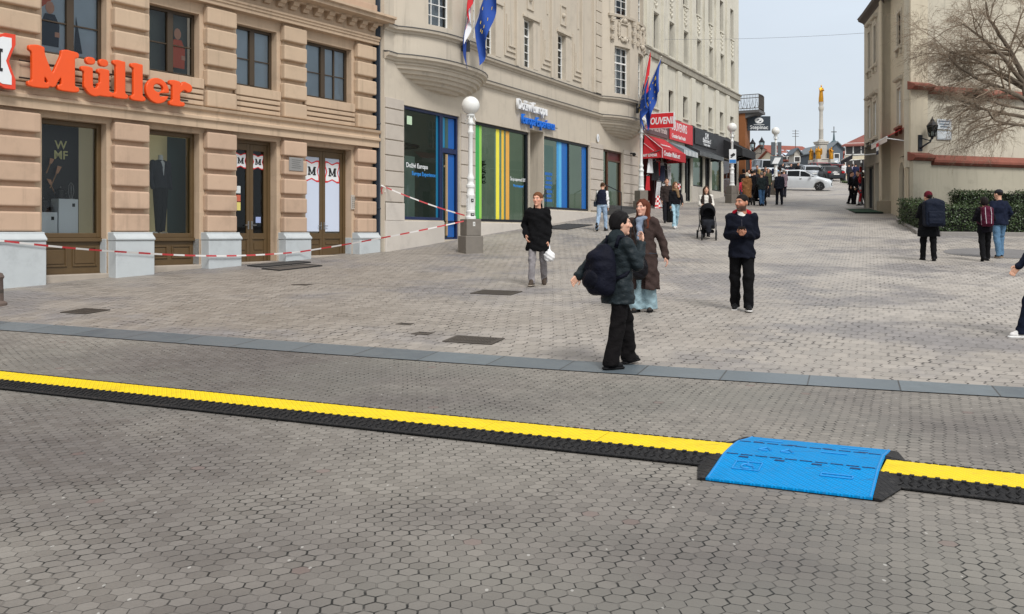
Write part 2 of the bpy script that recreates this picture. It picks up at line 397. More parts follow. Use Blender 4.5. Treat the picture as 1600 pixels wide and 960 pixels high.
def brick_paving():
    n=N('street pavers'); p=n.xyz(n.pos()); a=R(21)
    wob=n.noise(n.pos(),.45,2)
    u=n.m('SUBTRACT',n.m('MULTIPLY',p[0],math.cos(a)),n.m('MULTIPLY',p[1],math.sin(a)))
    v=n.m('ADD',n.m('MULTIPLY',p[0],math.sin(a)),n.m('MULTIPLY',p[1],math.cos(a)))
    u=n.m('ADD',u,100.); v=n.m('ADD',n.m('ADD',v,100.),n.m('MULTIPLY',n.m('SUBTRACT',wob,.5),.35))
    wu,wv=.17,.255
    # wavy long edges of interlocking pavers
    v2=n.m('ADD',v,n.m('MULTIPLY',n.m('SINE',n.m('MULTIPLY',u,2*PI/wu)),.012))
    u2=n.m('ADD',u,n.m('MULTIPLY',n.m('SINE',n.m('MULTIPLY',v,2*PI/wv*2)),.012))
    row=n.m('FLOOR',n.m('DIVIDE',v2,wv)); uu=n.m('ADD',n.m('DIVIDE',u2,wu),n.m('MULTIPLY',n.m('MODULO',row,2.),.5))
    colm=n.m('FLOOR',uu)
    fu=n.m('SUBTRACT',uu,colm); fv=n.m('SUBTRACT',n.m('DIVIDE',v2,wv),row)
    eu=n.m('MULTIPLY',n.m('MINIMUM',fu,n.m('SUBTRACT',1.,fu)),wu); ev=n.m('MULTIPLY',n.m('MINIMUM',fv,n.m('SUBTRACT',1.,fv)),wv)
    cid=n.comb(colm,row,0.); rnd=n.white(cid)
    ev=n.m('ADD',ev,n.m('MULTIPLY',rnd[0],.003))
    e=n.m('MINIMUM',eu,ev)
    wj=n.ramp(n.noise(n.pos(),1.6,3),.35,.7,.0065,.0145)
    joint=n.m('SUBTRACT',1.,n.ramp(n.m('DIVIDE',e,wj),.5,1.2))
    big=n.noise(n.pos(),.16,4)
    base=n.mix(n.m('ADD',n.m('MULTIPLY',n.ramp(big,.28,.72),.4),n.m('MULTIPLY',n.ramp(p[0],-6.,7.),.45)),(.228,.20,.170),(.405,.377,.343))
    base=n.mix(n.ramp(n.noise(n.vm('ADD',n.pos(),(50,1,1)),.35,4,.65),.47,.64),base,(.215,.202,.198))
    k=n.m('ADD',.90,n.m('MULTIPLY',rnd[0],.2)); k=n.m('MULTIPLY',k,n.m('ADD',.85,n.m('MULTIPLY',n.noise(n.pos(),45,4,.7),.3)))
    c=n.new('ShaderNodeVectorMath',operation='SCALE'); n.set(c.inputs[0],base); n.set(c.inputs['Scale'],k); c=c.outputs[0]
    stain=n.ramp(n.noise(n.vm('ADD',n.pos(),(20,44,8)),.7,6,.72),.56,.74); c=n.mix(n.m('MULTIPLY',stain,.2),c,(.12,.105,.095))
    # worn cross bands where drains and trenches were cut
    band=n.m('LESS_THAN',n.m('ABSOLUTE',n.m('SUBTRACT',n.m('MODULO',n.m('ADD',v,3.),7.2),3.6)),.05); c=n.mix(n.m('MULTIPLY',band,.35),c,(.08,.075,.07))
    jd=n.ramp(n.noise(n.vm('ADD',n.pos(),(2,40,8)),.6,4),.32,.62,.5,1.0)
    eg=n.ramp(n.noise(n.vm('ADD',n.pos(),(7,1,3)),5,3),.40,.60,.25,1.15); jd=n.m('MULTIPLY',jd,eg,clamp=True)
    c=n.mix(n.m('MULTIPLY',joint,jd),c,(.026,.022,.02))
    fl=n.new('ShaderNodeTexVoronoi'); n.set(fl.inputs['Vector'],n.pos()); fl.inputs['Scale'].default_value=4.5
    spot=n.m('MULTIPLY',n.m('LESS_THAN',fl.outputs['Distance'],.10),n.m('GREATER_THAN',n.xyz(fl.outputs['Color'])[0],.82))
    c=n.mix(n.m('MULTIPLY',spot,.4),c,(.42,.40,.38))
    h=n.m('ADD',n.m('SUBTRACT',1.,joint),n.m('MULTIPLY',rnd[0],.4)); h=n.m('ADD',h,n.m('MULTIPLY',n.noise(n.pos(),60,3),.3))
    return n.done(n.bsdf(c,n.m('ADD',.5,n.m('MULTIPLY',rnd[0],.2)),0,.4,n.bump(h,.5,.008)))
def strip_stone():
    n=N('blue grey slabs'); p=n.xyz(n.pos()); a=R(20.1)
    u=n.m('ADD',n.m('SUBTRACT',n.m('MULTIPLY',p[0],math.cos(a)),n.m('MULTIPLY',p[1],math.sin(a))),100.)
    q=n.m('DIVIDE',u,.83); i=n.m('FLOOR',q); f=n.m('SUBTRACT',q,i)
    rnd=n.white(n.comb(i,3.,1.))[0]
    j=n.m('LESS_THAN',n.m('MINIMUM',f,n.m('SUBTRACT',1.,f)),.009)
    c=n.mix(rnd,(.085,.105,.122),(.14,.17,.19)); c=n.mix(n.ramp(n.noise(n.pos(),5,5,.7),.35,.7),c,(.115,.14,.155))
    c=n.mix(n.m('MULTIPLY',j,.85),c,(.02,.02,.02))
    return n.done(n.bsdf(c,.45,0,.5,n.bump(n.noise(n.pos(),50,3),.15,.01)))
def soil():
    return simple('ground',(104,98,92),.9,var=.25,scale=1.5)

def grid(us,vs,fn,name,m,kind='structure'):
    V=np.array([[fn(u,v) for u in us] for v in vs]).reshape(-1,3); nu=len(us)
    F=np.array([(j*nu+i,j*nu+i+1,(j+1)*nu+i+1,(j+1)*nu+i) for j in range(len(vs)-1) for i in range(nu-1)])
    o=link(name,np_mesh(name,V,F,m)); o['kind']=kind; return o
grid(np.linspace(-400,500,19),np.concatenate([np.arange(-60,130,2.5),np.arange(130,901,35)]),lambda x,y:(x,y,gz(y)-.06),'ground',soil())
SA=R(20.1); SE=(math.cos(SA),-math.sin(SA)); SN=(math.sin(SA),math.cos(SA)); S0=(0,10.26)
def sxy(s,v): return S0[0]+SE[0]*s+SN[0]*v, S0[1]+SE[1]*s+SN[1]*v
def sp(off):
    def f(s,v):
        x,y=sxy(s,v); return (x,y,gz(y)+off)
    return f
HW=.29
grid(np.arange(-30,31,1.0),np.concatenate([np.arange(-26,-HW,.6),[-HW]]),sp(-.004),'square_paving',hex_paving())
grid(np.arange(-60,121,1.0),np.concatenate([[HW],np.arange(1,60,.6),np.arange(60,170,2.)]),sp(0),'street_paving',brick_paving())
grid(np.arange(-30,31,.5),[-HW,0,HW],sp(.004),'stone_strip',strip_stone())

# ================================================================== metal grates and covers in the paving
IRON=simple('cast iron',(84,78,72),.6,var=.3,scale=12,metal=.5)
DARK=simple('near black',(14,13,13),.8); PIT=simple('silted pit',(46,42,38),.9)
def grate(x,y,w,d,rz,label,bars=14):
    t=thing('drain_grate',label,'drain',(x,y,gz(y)),R(rz))
    slope=(gz(y+.3)-gz(y-.3))/.6
    def zz(px,py): return slope*(py*math.cos(R(rz))+px*math.sin(R(rz)))
    m=MB()
    for x0,x1,y0,y1 in((-w/2,w/2,-d/2,-d/2+.05),(-w/2,w/2,d/2-.05,d/2),(-w/2,-w/2+.05,-d/2+.05,d/2-.05),(w/2-.05,w/2,-d/2+.05,d/2-.05)): m.box(x0,x1,y0,y1,.004,.014)
    m.v=[(a,b,c+zz(a,b)) for a,b,c in m.v]; m.build('frame',IRON,t)
    m=MB()
    for i in range(bars):
        q=-w/2+.05+(w-.1)*(i+.5)/bars; m.box(q-.013,q+.013,-d/2+.05,d/2-.05,.005,.013)
    m.box(-w/2+.05,w/2-.05,-.015,.015,.003,.0115)
    m.v=[(a,b,c+zz(a,b)) for a,b,c in m.v]; m.build('bars',IRON,t)
    m=MB(); m.quad((-w/2+.03,-d/2+.03,.006),(w/2-.03,-d/2+.03,.006),(w/2-.03,d/2-.03,.006),(-w/2+.03,d/2-.03,.006)); m.v=[(a,b,c-.0025+zz(a,b)) for a,b,c in m.v]; m.build('pit',PIT,t)
    return t
grate(-.48,11.66,.66,.46,-20,'large iron drain grate in the paving just beyond the grey stone strip')
grate(-.28,16.8,.78,.62,-20,'dark iron grate in the street left of the standing people',16)
grate(-6.55,12.65+1.6,.5,.5,-20,'small iron grate near the left edge beside the stone bollard',8)
def cover(x,y,w,d,rz,label):
    t=thing('utility_cover',label,'utility cover',(x,y,gz(y)),R(rz))
    m=MB().box(-w/2,w/2,-d/2,d/2,-.02,.008); m.build('lid',IRON,t,bevel=.004)
    m=MB().box(-.05,.05,-.012,.012,.008,.012); m.build('handle',DARK,t); return t
cover(-1.17,12.2,.24,.24,-20,'tiny square iron cover just left of the large drain grate')
cover(-1.5,13.0,.22,.16,-20,'tiny iron cover farther left and behind the large drain grate')
cover(-4.1,18.2,.34,.3,-20,'square iron cover lying in the street below the double shop doors')
def paving_patch(x,y,r,m):
    V=[];F=[];k=40
    for j in range(5):
        for i in range(k):
            a=2*PI*i/k; q=r*j/4; px,py=x+q*math.cos(a),y+q*math.sin(a); V.append((px,py,gz(py)+.006))
    for j in range(4):
        for i in range(k): F.append((j*k+i,j*k+(i+1)%k,(j+1)*k+(i+1)%k,(j+1)*k+i))
    o=link('paving_patch',np_mesh('paving_patch',np.array(V),np.array(F),m)); o['kind']='structure'
paving_patch(13.6,25.6,1.55,simple('smooth asphalt',(112,110,110),.8,var=.15,scale=14,bump=.2))

# ================================================================== cable protectors and the blue wheelchair ramp
def tread(name,c,rough,scale=42,strength=.8,spec=.5,var=.08):
    n=N(name); o=n.xyz(n.obj())
    a=n.m('ADD',o[0],o[1]); b=n.m('SUBTRACT',o[0],o[1])
    k1=n.m('SINE',n.m('MULTIPLY',a,scale*1.2)); k2=n.m('SINE',n.m('MULTIPLY',b,scale*3.4))
    sel=n.m('GREATER_THAN',n.m('SINE',n.m('MULTIPLY',b,scale*1.2)),0.)
    q1=n.m('MULTIPLY',n.ramp(k1,.2,.6),n.ramp(n.m('SINE',n.m('MULTIPLY',b,scale*2.4)),-.2,.3))
    q2=n.m('MULTIPLY',n.ramp(n.m('MULTIPLY',k1,-1.),.2,.6),n.ramp(n.m('SINE',n.m('MULTIPLY',a,scale*2.4)),-.2,.3))
    h=n.m('MAXIMUM',q1,q2)
    dirt=n.noise(n.pos(),9,5,.7); k=n.m('ADD',1-var,n.m('MULTIPLY',dirt,2*var))
    cc=n.new('ShaderNodeVectorMath',operation='SCALE'); cc.inputs[0].default_value=lin(c); n.set(cc.inputs['Scale'],n.m('MULTIPLY',k,n.m('ADD',.8,n.m('MULTIPLY',h,.3))))
    col=n.mix(n.m('MULTIPLY',n.ramp(n.noise(n.pos(),2.2,5,.75),.5,.75),.35),cc.outputs[0],tuple(.5*q for q in lin(c)))
    sc=n.noise(n.vm('MULTIPLY',n.pos(),(3.,14.,3.)),1.6,5,.7); col=n.mix(n.m('MULTIPLY',n.ramp(sc,.58,.72),.45),col,(.05,.048,.045)); dust=n.ramp(n.noise(n.pos(),30,4,.7),.5,.8); col=n.mix(n.m('MULTIPLY',dust,.18),col,(.22,.2,.18))
    return n.done(n.bsdf(col,n.m('ADD',rough-.1,n.m('MULTIPLY',dirt,.25)),0,spec,n.bump(h,strength,.006)))
YEL=tread('yellow plastic lid',(240,208,16),.5,95,.2,.25,.12); BLKR=tread('black rubber tread',(13,13,16),.6,48,.8,.4,.15); BLUE=tread('blue plastic tread',(0,138,206),.55,85,.5,.1,.07)
BLUEL=flat('pale blue embossing',(26,134,200),.5); BLUED=flat('dark blue slot',(5,50,95),.6)
LH,LW,RW=.055,.175,.15
pts=[(-13.6,13.05),(-5.06,9.17),(.97,6.47),(1.88,6.02),(2.995,5.44),(8,2.75)]
def prof_body():
    # cross-section across the run (y), centred on the lid
    return [(-LW-RW,0.002),(-LW-RW,.01),(-LW-.012,LH-.006),(-LW,LH-.004),(LW,LH-.004),(LW+.012,LH-.006),(LW+RW,.01),(LW+RW,.002)]
def protector(L):
    t=empty('cable_protector')
    m=MB().prism(prof_body(),'x',-L/2+.0015,L/2-.0015)
    k=int(L/.07)
    for sgn in(-1,1):                       # hinge knuckles along both sides of the lid
        for i in range(k):
            x=-L/2+.04+i*(L-.08)/(k-1); m.box(x-.013,x+.013,sgn*(LW-.014),sgn*(LW+.02),LH-.008,LH+.0015)
        for i in range(int(L/.05)):         # raised bars on the side slopes
            x=-L/2+.03+i*(L-.06)/(int(L/.05)-1)
            for j,f in enumerate((.25,.5,.75)):
                yy=LW+.01+(RW-.02)*f; zz=LH-(LH-.012)*f; s=.011*(1 if (i+j)%2 else -1)
                m.tube([(x-s,sgn*(yy-.016),zz+.004+.004),(x+s,sgn*(yy+.016),zz-.002)],.0042,4)
    m.build('body',BLKR,t)
    m=MB()
    m.prism([(-LW+.004,LH-.004),(-LW+.006,LH),(LW-.006,LH),(LW-.004,LH-.004)],'x',-L/2+.002,L/2-.002)
    m.build('lid',YEL,t,bevel=.002)
    return t
def place_run(a,b,lab,group,first=None):
    a=Vector(a);b=Vector(b);d=b-a;L=d.length;nn=max(1,round(L/.9)); ml=L/nn
    p0=protector(ml); tag(p0,lab,'cable protector',group)
    rz=math.atan2(d.y,d.x); out=[]
    for i in range(nn):
        c=a+d*((i+.5)/nn); o=p0 if i==0 else dup(p0)
        z0,z1=gz(c.y-d.y/nn/2),gz(c.y+d.y/nn/2)
        o.location=(c.x,c.y,(z0+z1)/2+.002); o.rotation_euler=(0,-math.atan2(z1-z0,ml),rz); out.append(o)
re=Vector((math.cos(R(-26.4)),math.sin(R(-26.4)))); rn=Vector((-re.y,re.x)); RC=Vector((1.885,6.0)); HL=.475
place_run(pts[0],pts[1],'yellow lidded black cable protector section in the run left of the blue ramp','cable protector sections left of the blue ramp')
j1=RC-re*(HL+.004); j2=RC+re*(HL+.004)
place_run(pts[1],j1,'yellow lidded black cable protector section in the run left of the blue ramp','cable protector sections left of the blue ramp')
place_run(j2,pts[5],'yellow lidded black cable protector section right of the blue ramp','cable protector sections right of the blue ramp')
t=thing('wheelchair_ramp','bright blue plastic wheelchair ramp crossing the yellow cable protector','ramp',(RC.x,RC.y,.004),R(-26.4))
HD=.64
def rz_(y):
    a=abs(y); return .078-.004*(a/.2)**2 if a<.2 else .016+(.074-.016)*(1-((a-.2)/(HD-.2)))**1.15
for y0,y1,nm in((-HD,-.196,'ramp_plate'),(-.190,.190,'lid'),(.196,HD,'ramp_plate')):
    ys=np.linspace(y0,y1,9); m=MB()
    m.loft([[(-HL,y,rz_(y)),(HL,y,rz_(y)),(HL,y,max(0.,rz_(y)-.02)),(-HL,y,max(0.,rz_(y)-.02))] for y in ys])
    m.build(nm,BLUE,t,bevel=.003)
m=MB()
for sx_ in(-1,1):                            # pale raised rim down both sides
    ys=np.linspace(-HD,HD,30); m.tube([(sx_*(HL-.012),y,rz_(y)+.0) for y in ys],.005,5)
m.build('rim',BLUEL,t)
for yy in(-.193,.193):
    m=MB()
    for i in range(10):
        x=-HL+.06+i*.092; m.box(x-.036,x+.036,yy-.006,yy+.006,rz_(yy)-.01,rz_(yy)+.0035)
    for i in range(4):
        x=-HL+.14+i*.225; q=yy-.035*(1 if yy<0 else -1); m.box(x-.03,x+.03,q-.013,q+.013,rz_(q)-.01,rz_(q)+.0025)
    m.build('hinge',BLUED,t)
m=MB()                                       # embossed arrows and the wheelchair emblem panel
def onr(x,y): return (x,y,rz_(y)+.0035)
for cx in(-.24,-.1):
    m=MB()
    for a,b in(((cx-.04,-.03),(cx,.05)),((cx,.05),(cx+.04,-.03)),((cx-.02,-.04),(cx+.02,-.04))): m.tube([onr(*a),onr(*b)],.006,4)
    m.build('arrow_mark',BLUEL,t)
m=MB()
for a,b in(((-.36,-.44),(-.2,-.44)),((-.2,-.44),(-.2,-.31)),((-.2,-.31),(-.36,-.31)),((-.36,-.31),(-.36,-.44))): m.tube([onr(*a),onr(*b)],.004,4)
m.tube([onr(-.28+.035*math.cos(q),-.385+.035*math.sin(q)) for q in np.linspace(.2,5.2,16)],.006,4); m.tube([onr(-.285,-.325),onr(-.28,-.37),onr(-.245,-.375),onr(-.23,-.41)],.006,4); m.build('emblem',BLUEL,t)
m=MB()
for a,b in(((.16,-.36),(.34,-.36)),((.16,-.40),(.34,-.40)),((.16,-.36),(.16,-.40)),((.34,-.36),(.34,-.40))): m.tube([onr(*a),onr(*b)],.005,4)
m.build('embossed_panel',BLUEL,t)
for a,b in(((.1,.08),(.26,.08)),((-.36,.4),(-.2,.4)),((.18,.42),(.36,.42))): MB().tube([onr(*a),onr(*b)],.005,4).build('embossed_line',BLUEL,t)
for sgn in(-1,1):
    rows=[]
    for y in np.linspace(-HD,HD,25):
        w=.05+.165*max(0.,1-abs(y)/HD)
        xo=HL+w; zt=rz_(y)-.003 if abs(y)>LW+.01 else .03; ze=.02 if abs(y)<LW+.01 else max(.006,(LH-.01)*(1-(abs(y)-LW)/RW)) if abs(y)<LW+RW else .006
        rows.append([(sgn*(HL+.002),y,0),(sgn*(HL+.002),y,zt),(sgn*(HL+.5*w),y,.5*(zt+ze)+.004),(sgn*xo,y,ze),(sgn*xo,y,0)])
    m=MB().loft(rows); m.build('edge_ramp',BLKR,t,smooth=True,angle=35)


def door_mat(x,y,w,d,rz,c,label):
    t=thing('door_mat',label,'mat',(x,y,gz(y)),rz); V=[]
    k=6
    for j in range(k):
        for i in range(k):
            a,b=-w/2+w*i/(k-1),-d/2+d*j/(k-1); yy=y+a*math.sin(rz)+b*math.cos(rz); V.append((a,b,gz(yy)-gz(y)+.014))
    F=np.array([(j*k+i,j*k+i+1,(j+1)*k+i+1,(j+1)*k+i) for j in range(k-1) for i in range(k-1)])
    link('pile',np_mesh('pile',np.array(V),F,simple('mat pile %d'%len(bpy.data.objects),c,.95,var=.25,scale=14,bump=.4)),t)
    m=MB(); e=[V[0],V[k-1],V[k*k-1],V[k*k-k],V[0]]; m.tube(e,.014,4); m.build('border',simple('mat edge',(30,30,31),.9),t)
# ================================================================== building helpers
def wall(m,u0,u1,z0,z1,y,ops,depth=.3,mi=0,sills=True):
    """front wall at plane y (outside is -y) with real openings and their reveals"""
    us=sorted({u0,u1,*[v for o in ops for v in o[:2]]}); zs=sorted({z0,z1,*[v for o in ops for v in o[2:4]]})
    us=[u for u in us if u0<=u<=u1]; zs=[z for z in zs if z0<=z<=z1]
    for i in range(len(us)-1):
        for j in range(len(zs)-1):
            cu,cz=(us[i]+us[i+1])/2,(zs[j]+zs[j+1])/2
            if any(o[0]<cu<o[1] and o[2]<cz<o[3] for o in ops): continue
            m.quad((us[i],y,zs[j]),(us[i+1],y,zs[j]),(us[i+1],y,zs[j+1]),(us[i],y,zs[j+1]),mi)
    for o in ops:
        a,b,c,d=o[:4]; e=y+(o[4] if len(o)>4 else depth)
        m.quad((a,y,c),(a,e,c),(a,e,d),(a,y,d),mi); m.quad((b,y,c),(b,y,d),(b,e,d),(b,e,c),mi)
        m.quad((a,y,d),(a,e,d),(b,e,d),(b,y,d),mi); m.quad((a,y,c),(b,y,c),(b,e,c),(a,e,c),mi)
def frame_ring(m,a,b,c,d,y0,y1,w,mi=0,bottom=None):
    bt=w if bottom is None else bottom
    m.box(a,a+w,y0,y1,c,d,mi); m.box(b-w,b,y0,y1,c,d,mi); m.box(a+w,b-w,y0,y1,d-w,d,mi); m.box(a+w,b-w,y0,y1,c,c+bt,mi)
def pane(parent,a,b,c,d,y,m,name='pane'):
    o=MB().quad((a,y,c),(b,y,c),(b,y,d),(a,y,d)).build(name,m,parent,fix=False); return o
def panel(parent,name,a,b,c,d,y,m,th=.006):
    return MB().box(a,b,y-th,y,c,d).build(name,m,parent)
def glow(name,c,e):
    'a wall that glows by itself in place of shop lamps, none are built'
    n=N(name); g=n.noise(n.pos(),.9,3); col=n.mix(g,tuple(.7*q for q in lin(c)),lin(c)); return n.done(n.bsdf(col,.8,0,.3,emit=(col,e)))  # emission added to the wall colour to brighten it behind the glass
def room(parent,a,b,c,d,y0,y1,m,name='interior'):
    mb=MB(); mb.quad((a,y1,c),(b,y1,c),(b,y1,d),(a,y1,d)); mb.quad((a,y0,c),(a,y1,c),(a,y1,d),(a,y0,d)); mb.quad((b,y0,c),(b,y0,d),(b,y1,d),(b,y1,c))
    mb.quad((a,y0,c),(b,y0,c),(b,y1,c),(a,y1,c)); mb.quad((a,y0,d),(a,y1,d),(b,y1,d),(b,y0,d))
    return mb.build(name,m,parent,fix=False)
def mglyph(m,cx,cz,w,h,y,mi=0,th=.004,s=.2):
    """bold slab serif M"""
    a=w*s; x0,x1=cx-w/2,cx+w/2; z0,z1=cz-h/2,cz+h/2; sh=h*.14
    def P(p): m.prism(p,'y',y-th,y,mi)
    P([(x0+a*.3,z0),(x0+a*1.2,z0),(x0+a*1.2,z1),(x0+a*.3,z1)]); P([(x1-a*1.3,z0),(x1-a*.1,z0),(x1-a*.1,z1),(x1-a*1.3,z1)])
    y-=.0012
    P([(x0+a*.1,z1),(x0+a*1.3,z1),(cx+a*.3,z0+h*.12),(cx-a*.4,z0+h*.12)]); y-=.0012
    P([(x1-a*1.3,z1),(x1-a*.3,z1),(cx+a*.4,z0+h*.12),(cx-a*.2,z0+h*.12)]); y-=.0012
    P([(x0-a*.1,z0),(x0+a*1.7,z0),(x0+a*1.7,z0+sh),(x0-a*.1,z0+sh)]); P([(x1-a*1.8,z0),(x1+a*.2,z0),(x1+a*.2,z0+sh),(x1-a*1.8,z0+sh)])
    P([(x0-a*.1,z1-sh),(x0+a*.8,z1-sh),(x0+a*.8,z1),(x0-a*.1,z1)]); P([(x1-a*.8,z1-sh),(x1+a*.2,z1-sh),(x1+a*.2,z1),(x1-a*.8,z1)])
def butterfly(cx,cz,r,notch=.24,rz=1.0,n=17):
    p=[]
    for q in range(4):
        for i in range(n):
            s=-1+2*i/(n-1) if i<n-1 else None
            if s is None: continue
            k=1-notch*max(0.,1-abs(s)/.62)**.9
            pt={0:(s,k*1.0),1:(k,-s),2:(-s,-k),3:(-k,s)}[q]
            p.append((cx+pt[0]*r,cz+pt[1]*r*rz))
    return p
RED=flat('sign red',(214,46,48),.45); WHITE=flat('white film',(225,228,230),.5); BLACK=flat('black paint',(20,20,22),.5); ORANGE=flat('orange acrylic',(232,84,24),.38,bump=.0)
def logo(name,parent,cx,cz,r,y,cat=None,label=None):
    t=empty(name,(0,0,0),0,parent)
    MB().prism(butterfly(cx,cz,r),'y',y-.003,y).build('border',RED,t)
    MB().prism(butterfly(cx,cz,r*.84),'y',y-.0065,y-.0035).build('plate',WHITE,t)
    m=MB(); mglyph(m,cx,cz,r*.95,r*.78,y-.007); m.build('letter',BLACK,t,fix=True); return t

# ================================================================== peach shop building (left)
PEACH=simple('peach plaster',(190,167,142),blocks=.14,rough=.85,var=.09,scale=3,bump=.16,streak=.42,dirt=.24)
PEACHD=simple('peach plaster low',(188,161,138),blocks=.16,rough=.85,var=.09,scale=3,bump=.16,streak=.3,dirt=.26)
PLINTH=simple('pale painted stone plinth',(184,190,192),.7,var=.09,scale=5,bump=.15,dirt=.3)
WOODB=simple('olive brown joinery',(88,69,42),.5,var=.18,scale=7,bump=.1)
FRB=simple('dark brown window frame',(66,53,37),.5,var=.15,scale=8)
GLASS=glass('shop glass',(.93,.96,.94)); GLASSD=glass('tinted glass',(.8,.86,.84)); GLASSU=glass('upper glass',(.82,.86,.88),1.1)
STEP=simple('worn stone step',(168,158,146),.8,var=.18,scale=4,bump=.2,dirt=.4)
BEIGE=glow('beige display wall',(206,194,152),.16); DARKROOM=simple('dark room',(40,38,35),.9); PASS_=0; GREYROOM=simple('grey green room',(92,96,88),.9,var=.3,scale=1.0); BLUECURT=simple('pale blind',(186,196,204),.85,var=.2,scale=2)  # BEIGE gives off its own light to brighten the display
GREYBOX=flat('pale grey display box',(214,220,228),.6); METAL=flat('brushed metal',(150,150,150),.35,metal=.9)
MP=(-6.24-.56*5.5,22.6-.8285*5.5); MRZ=R(90-34.05)
MD=(math.cos(MRZ),math.sin(MRZ)); 
def mw(u,out,z=0): return Vector((MP[0]+MD[0]*u+MD[1]*out,MP[1]+MD[1]*u-MD[0]*out,z))
mb_=thing('shop_building','peach rusticated corner shop building with orange lettering over its ground floor','building',(MP[0],MP[1],0),MRZ)
PIERS=[(-3.4,-2.55),(-.75,.18),(1.76,2.59),(4.10,4.95),(6.43,7.2),(9.09,9.84)]
BAYS=[(-2.45,-.85),(.28,1.67),(2.69,4.0),(5.05,6.32),(7.3,9.0)]
LOWT=3.82
m=MB()
ops=[(a,b,gz(mw((a+b)/2,0).y)-.3,LOWT,.5) for a,b in BAYS]+[(a,b,5.1,6.58,.3) for a,b in BAYS]
wall(m,-4,9.84,.0,7.05,.18,ops); m.quad((-4,8,0),(-4,.18,0),(-4,.18,12),(-4,8,12)); m.quad((9.84,.18,0),(9.84,6,0),(9.84,6,12),(9.84,.18,12)); m.quad((-4,.06,7.05),(9.84,.06,7.05),(9.84,.06,12),(-4,.06,12)); m.quad((-4,.06,12),(9.84,.06,12),(9.84,6,12),(-4,8,12))
m.build('wall',PEACH,mb_)
def rust(m,a,b,z0,n,pitch,y0,y1,gap=.10):
    m.box(a+.05,b-.05,y0+.125,y1,z0-.02,z0+n*pitch)
    for i in range(n): m.box(a,b,y0,y1-.01,z0+i*pitch,z0+(i+1)*pitch-gap)
for i,(a,b) in enumerate(PIERS):
    m=MB(); rust(m,a,b,1.55,5,.483,0,.2); m.build('pilaster',PEACHD,mb_,bevel=.04,seg=3)
    m=MB(); rust(m,a,b,4.45,5,.483,.0,.2); m.build('pilaster',PEACH,mb_,bevel=.04,seg=3)
    g=gz(mw((a+b)/2,0).y)
    m=MB(); m.box(a-.05,b+.04,-.1,.25,g-.4,1.36); m.prism([(.25,1.36),(-.1,1.36),(-.13,1.375),(-.13,1.41),(-.03,1.50),(-.03,1.54),(.25,1.54)],'x',a-.06,b+.05)
    m.box(a-.10,a-.05,.18,.5,g-.4,1.40); m.build('plinth',PLINTH,mb_,bevel=.015)
m=MB(); m.prism([(.2,3.94),(-.03,3.94),(-.03,4.1),(-.09,4.13),(-.09,4.19),(-.03,4.22),(-.03,4.31),(-.1,4.35),(-.12,4.41),(.2,4.44)],'x',-4,9.9); m.build('cornice',PEACH,mb_)
m=MB(); m.prism([(.2,6.84),(-.03,6.84),(-.03,6.92),(-.06,6.93),(-.06,6.985),(-.09,7.0),(-.09,7.05),(.2,7.06)],'x',-4,9.9); m.build('string_course',PEACH,mb_)
m=MB(); m.prism([(.1,7.38),(-.12,7.38),(-.14,7.42),(-.42,7.44),(-.42,7.52),(-.5,7.55),(-.5,7.61),(.1,7.66)],'x',-4,10.12)
u=-3.9
while u<9.9:
    m.prism([(.07,7.2),(-.02,7.2),(-.06,7.27),(-.12,7.29),(-.16,7.379),(.07,7.379)],'x',u,u+.2); u+=.42
m.build('cornice',PEACH,mb_)
m=MB(); m.box(-4,9.84,-.02,.05,7.67,7.95); m.build('parapet_band',PEACHD,mb_,bevel=.02)
for a,b in BAYS:
    m=MB(); m.box(a-.09,b+.09,.11,.17,4.86,5.09)
    for k in range(3): m.box(a-.06,b+.06,.1,.175,4.47+.13*k,4.565+.13*k)
    m.build('sill_panel',PEACH,mb_,bevel=.012)
# upper windows
POSTO=flat('orange clothing print',(205,90,50),.7); POSTS=flat('skin tone print',(206,150,120),.7); POSTN=flat('navy print',(35,45,60),.7)
for i,(a,b) in enumerate(BAYS):
    w=empty('window',(0,0,0),0,mb_)
    m=MB(); frame_ring(m,a+.004,b-.004,5.104,6.576,.36,.44,.07); c=a+(b-a)*(.5 if i!=4 else .46); m.box(c-.075,c+.075,.345,.43,5.17,6.51)
    if i==4: m.box(c+.42,c+.46,.37,.42,5.17,6.51)
    m.box(a+.07,b-.07,.375,.395,5.78,5.81); m.build('frame',FRB,w,bevel=.006)
    pane(w,a+.07,c-.07,5.17,6.51,.40,GLASSU); pane(w,c+.07,b-.07,5.17,6.51,.40,GLASSU)
    panel(w,'blind',a+.02,b-.02,5.12,6.56,.432 if i!=2 else .6,BLUECURT if i!=2 else GREYROOM)
    if i in(1,2):
        x0=c+.24 if i==2 else a+.3
        m=MB(); m.prism([(x0-.17,5.3),(x0+.18,5.3),(x0+.2,5.75),(x0+.1,5.95),(x0-.1,5.95),(x0-.2,5.7)],'y',.412,.416); m.build('poster',POSTO if i==2 else POSTN,w)
        m=MB(); m.ball((x0,.415,6.08),.12,10,sz=(.8,.04,1.1)); m.box(x0+.1,x0+.2,.408,.411,5.5,5.6); m.build('poster_face',POSTS,w)
        if i==1:
            m=MB(); m.prism([(c+.12,5.25),(c+.3,5.25),(c+.16,6.0)],'y',.412,.416); m.build('poster',POSTN,w)
            m=MB(); m.prism([(a+.12,6.05),(a+.35,6.25),(a+.3,6.35),(a+.12,6.2)],'y',.417,.42); m.build('poster',POSTO,w)
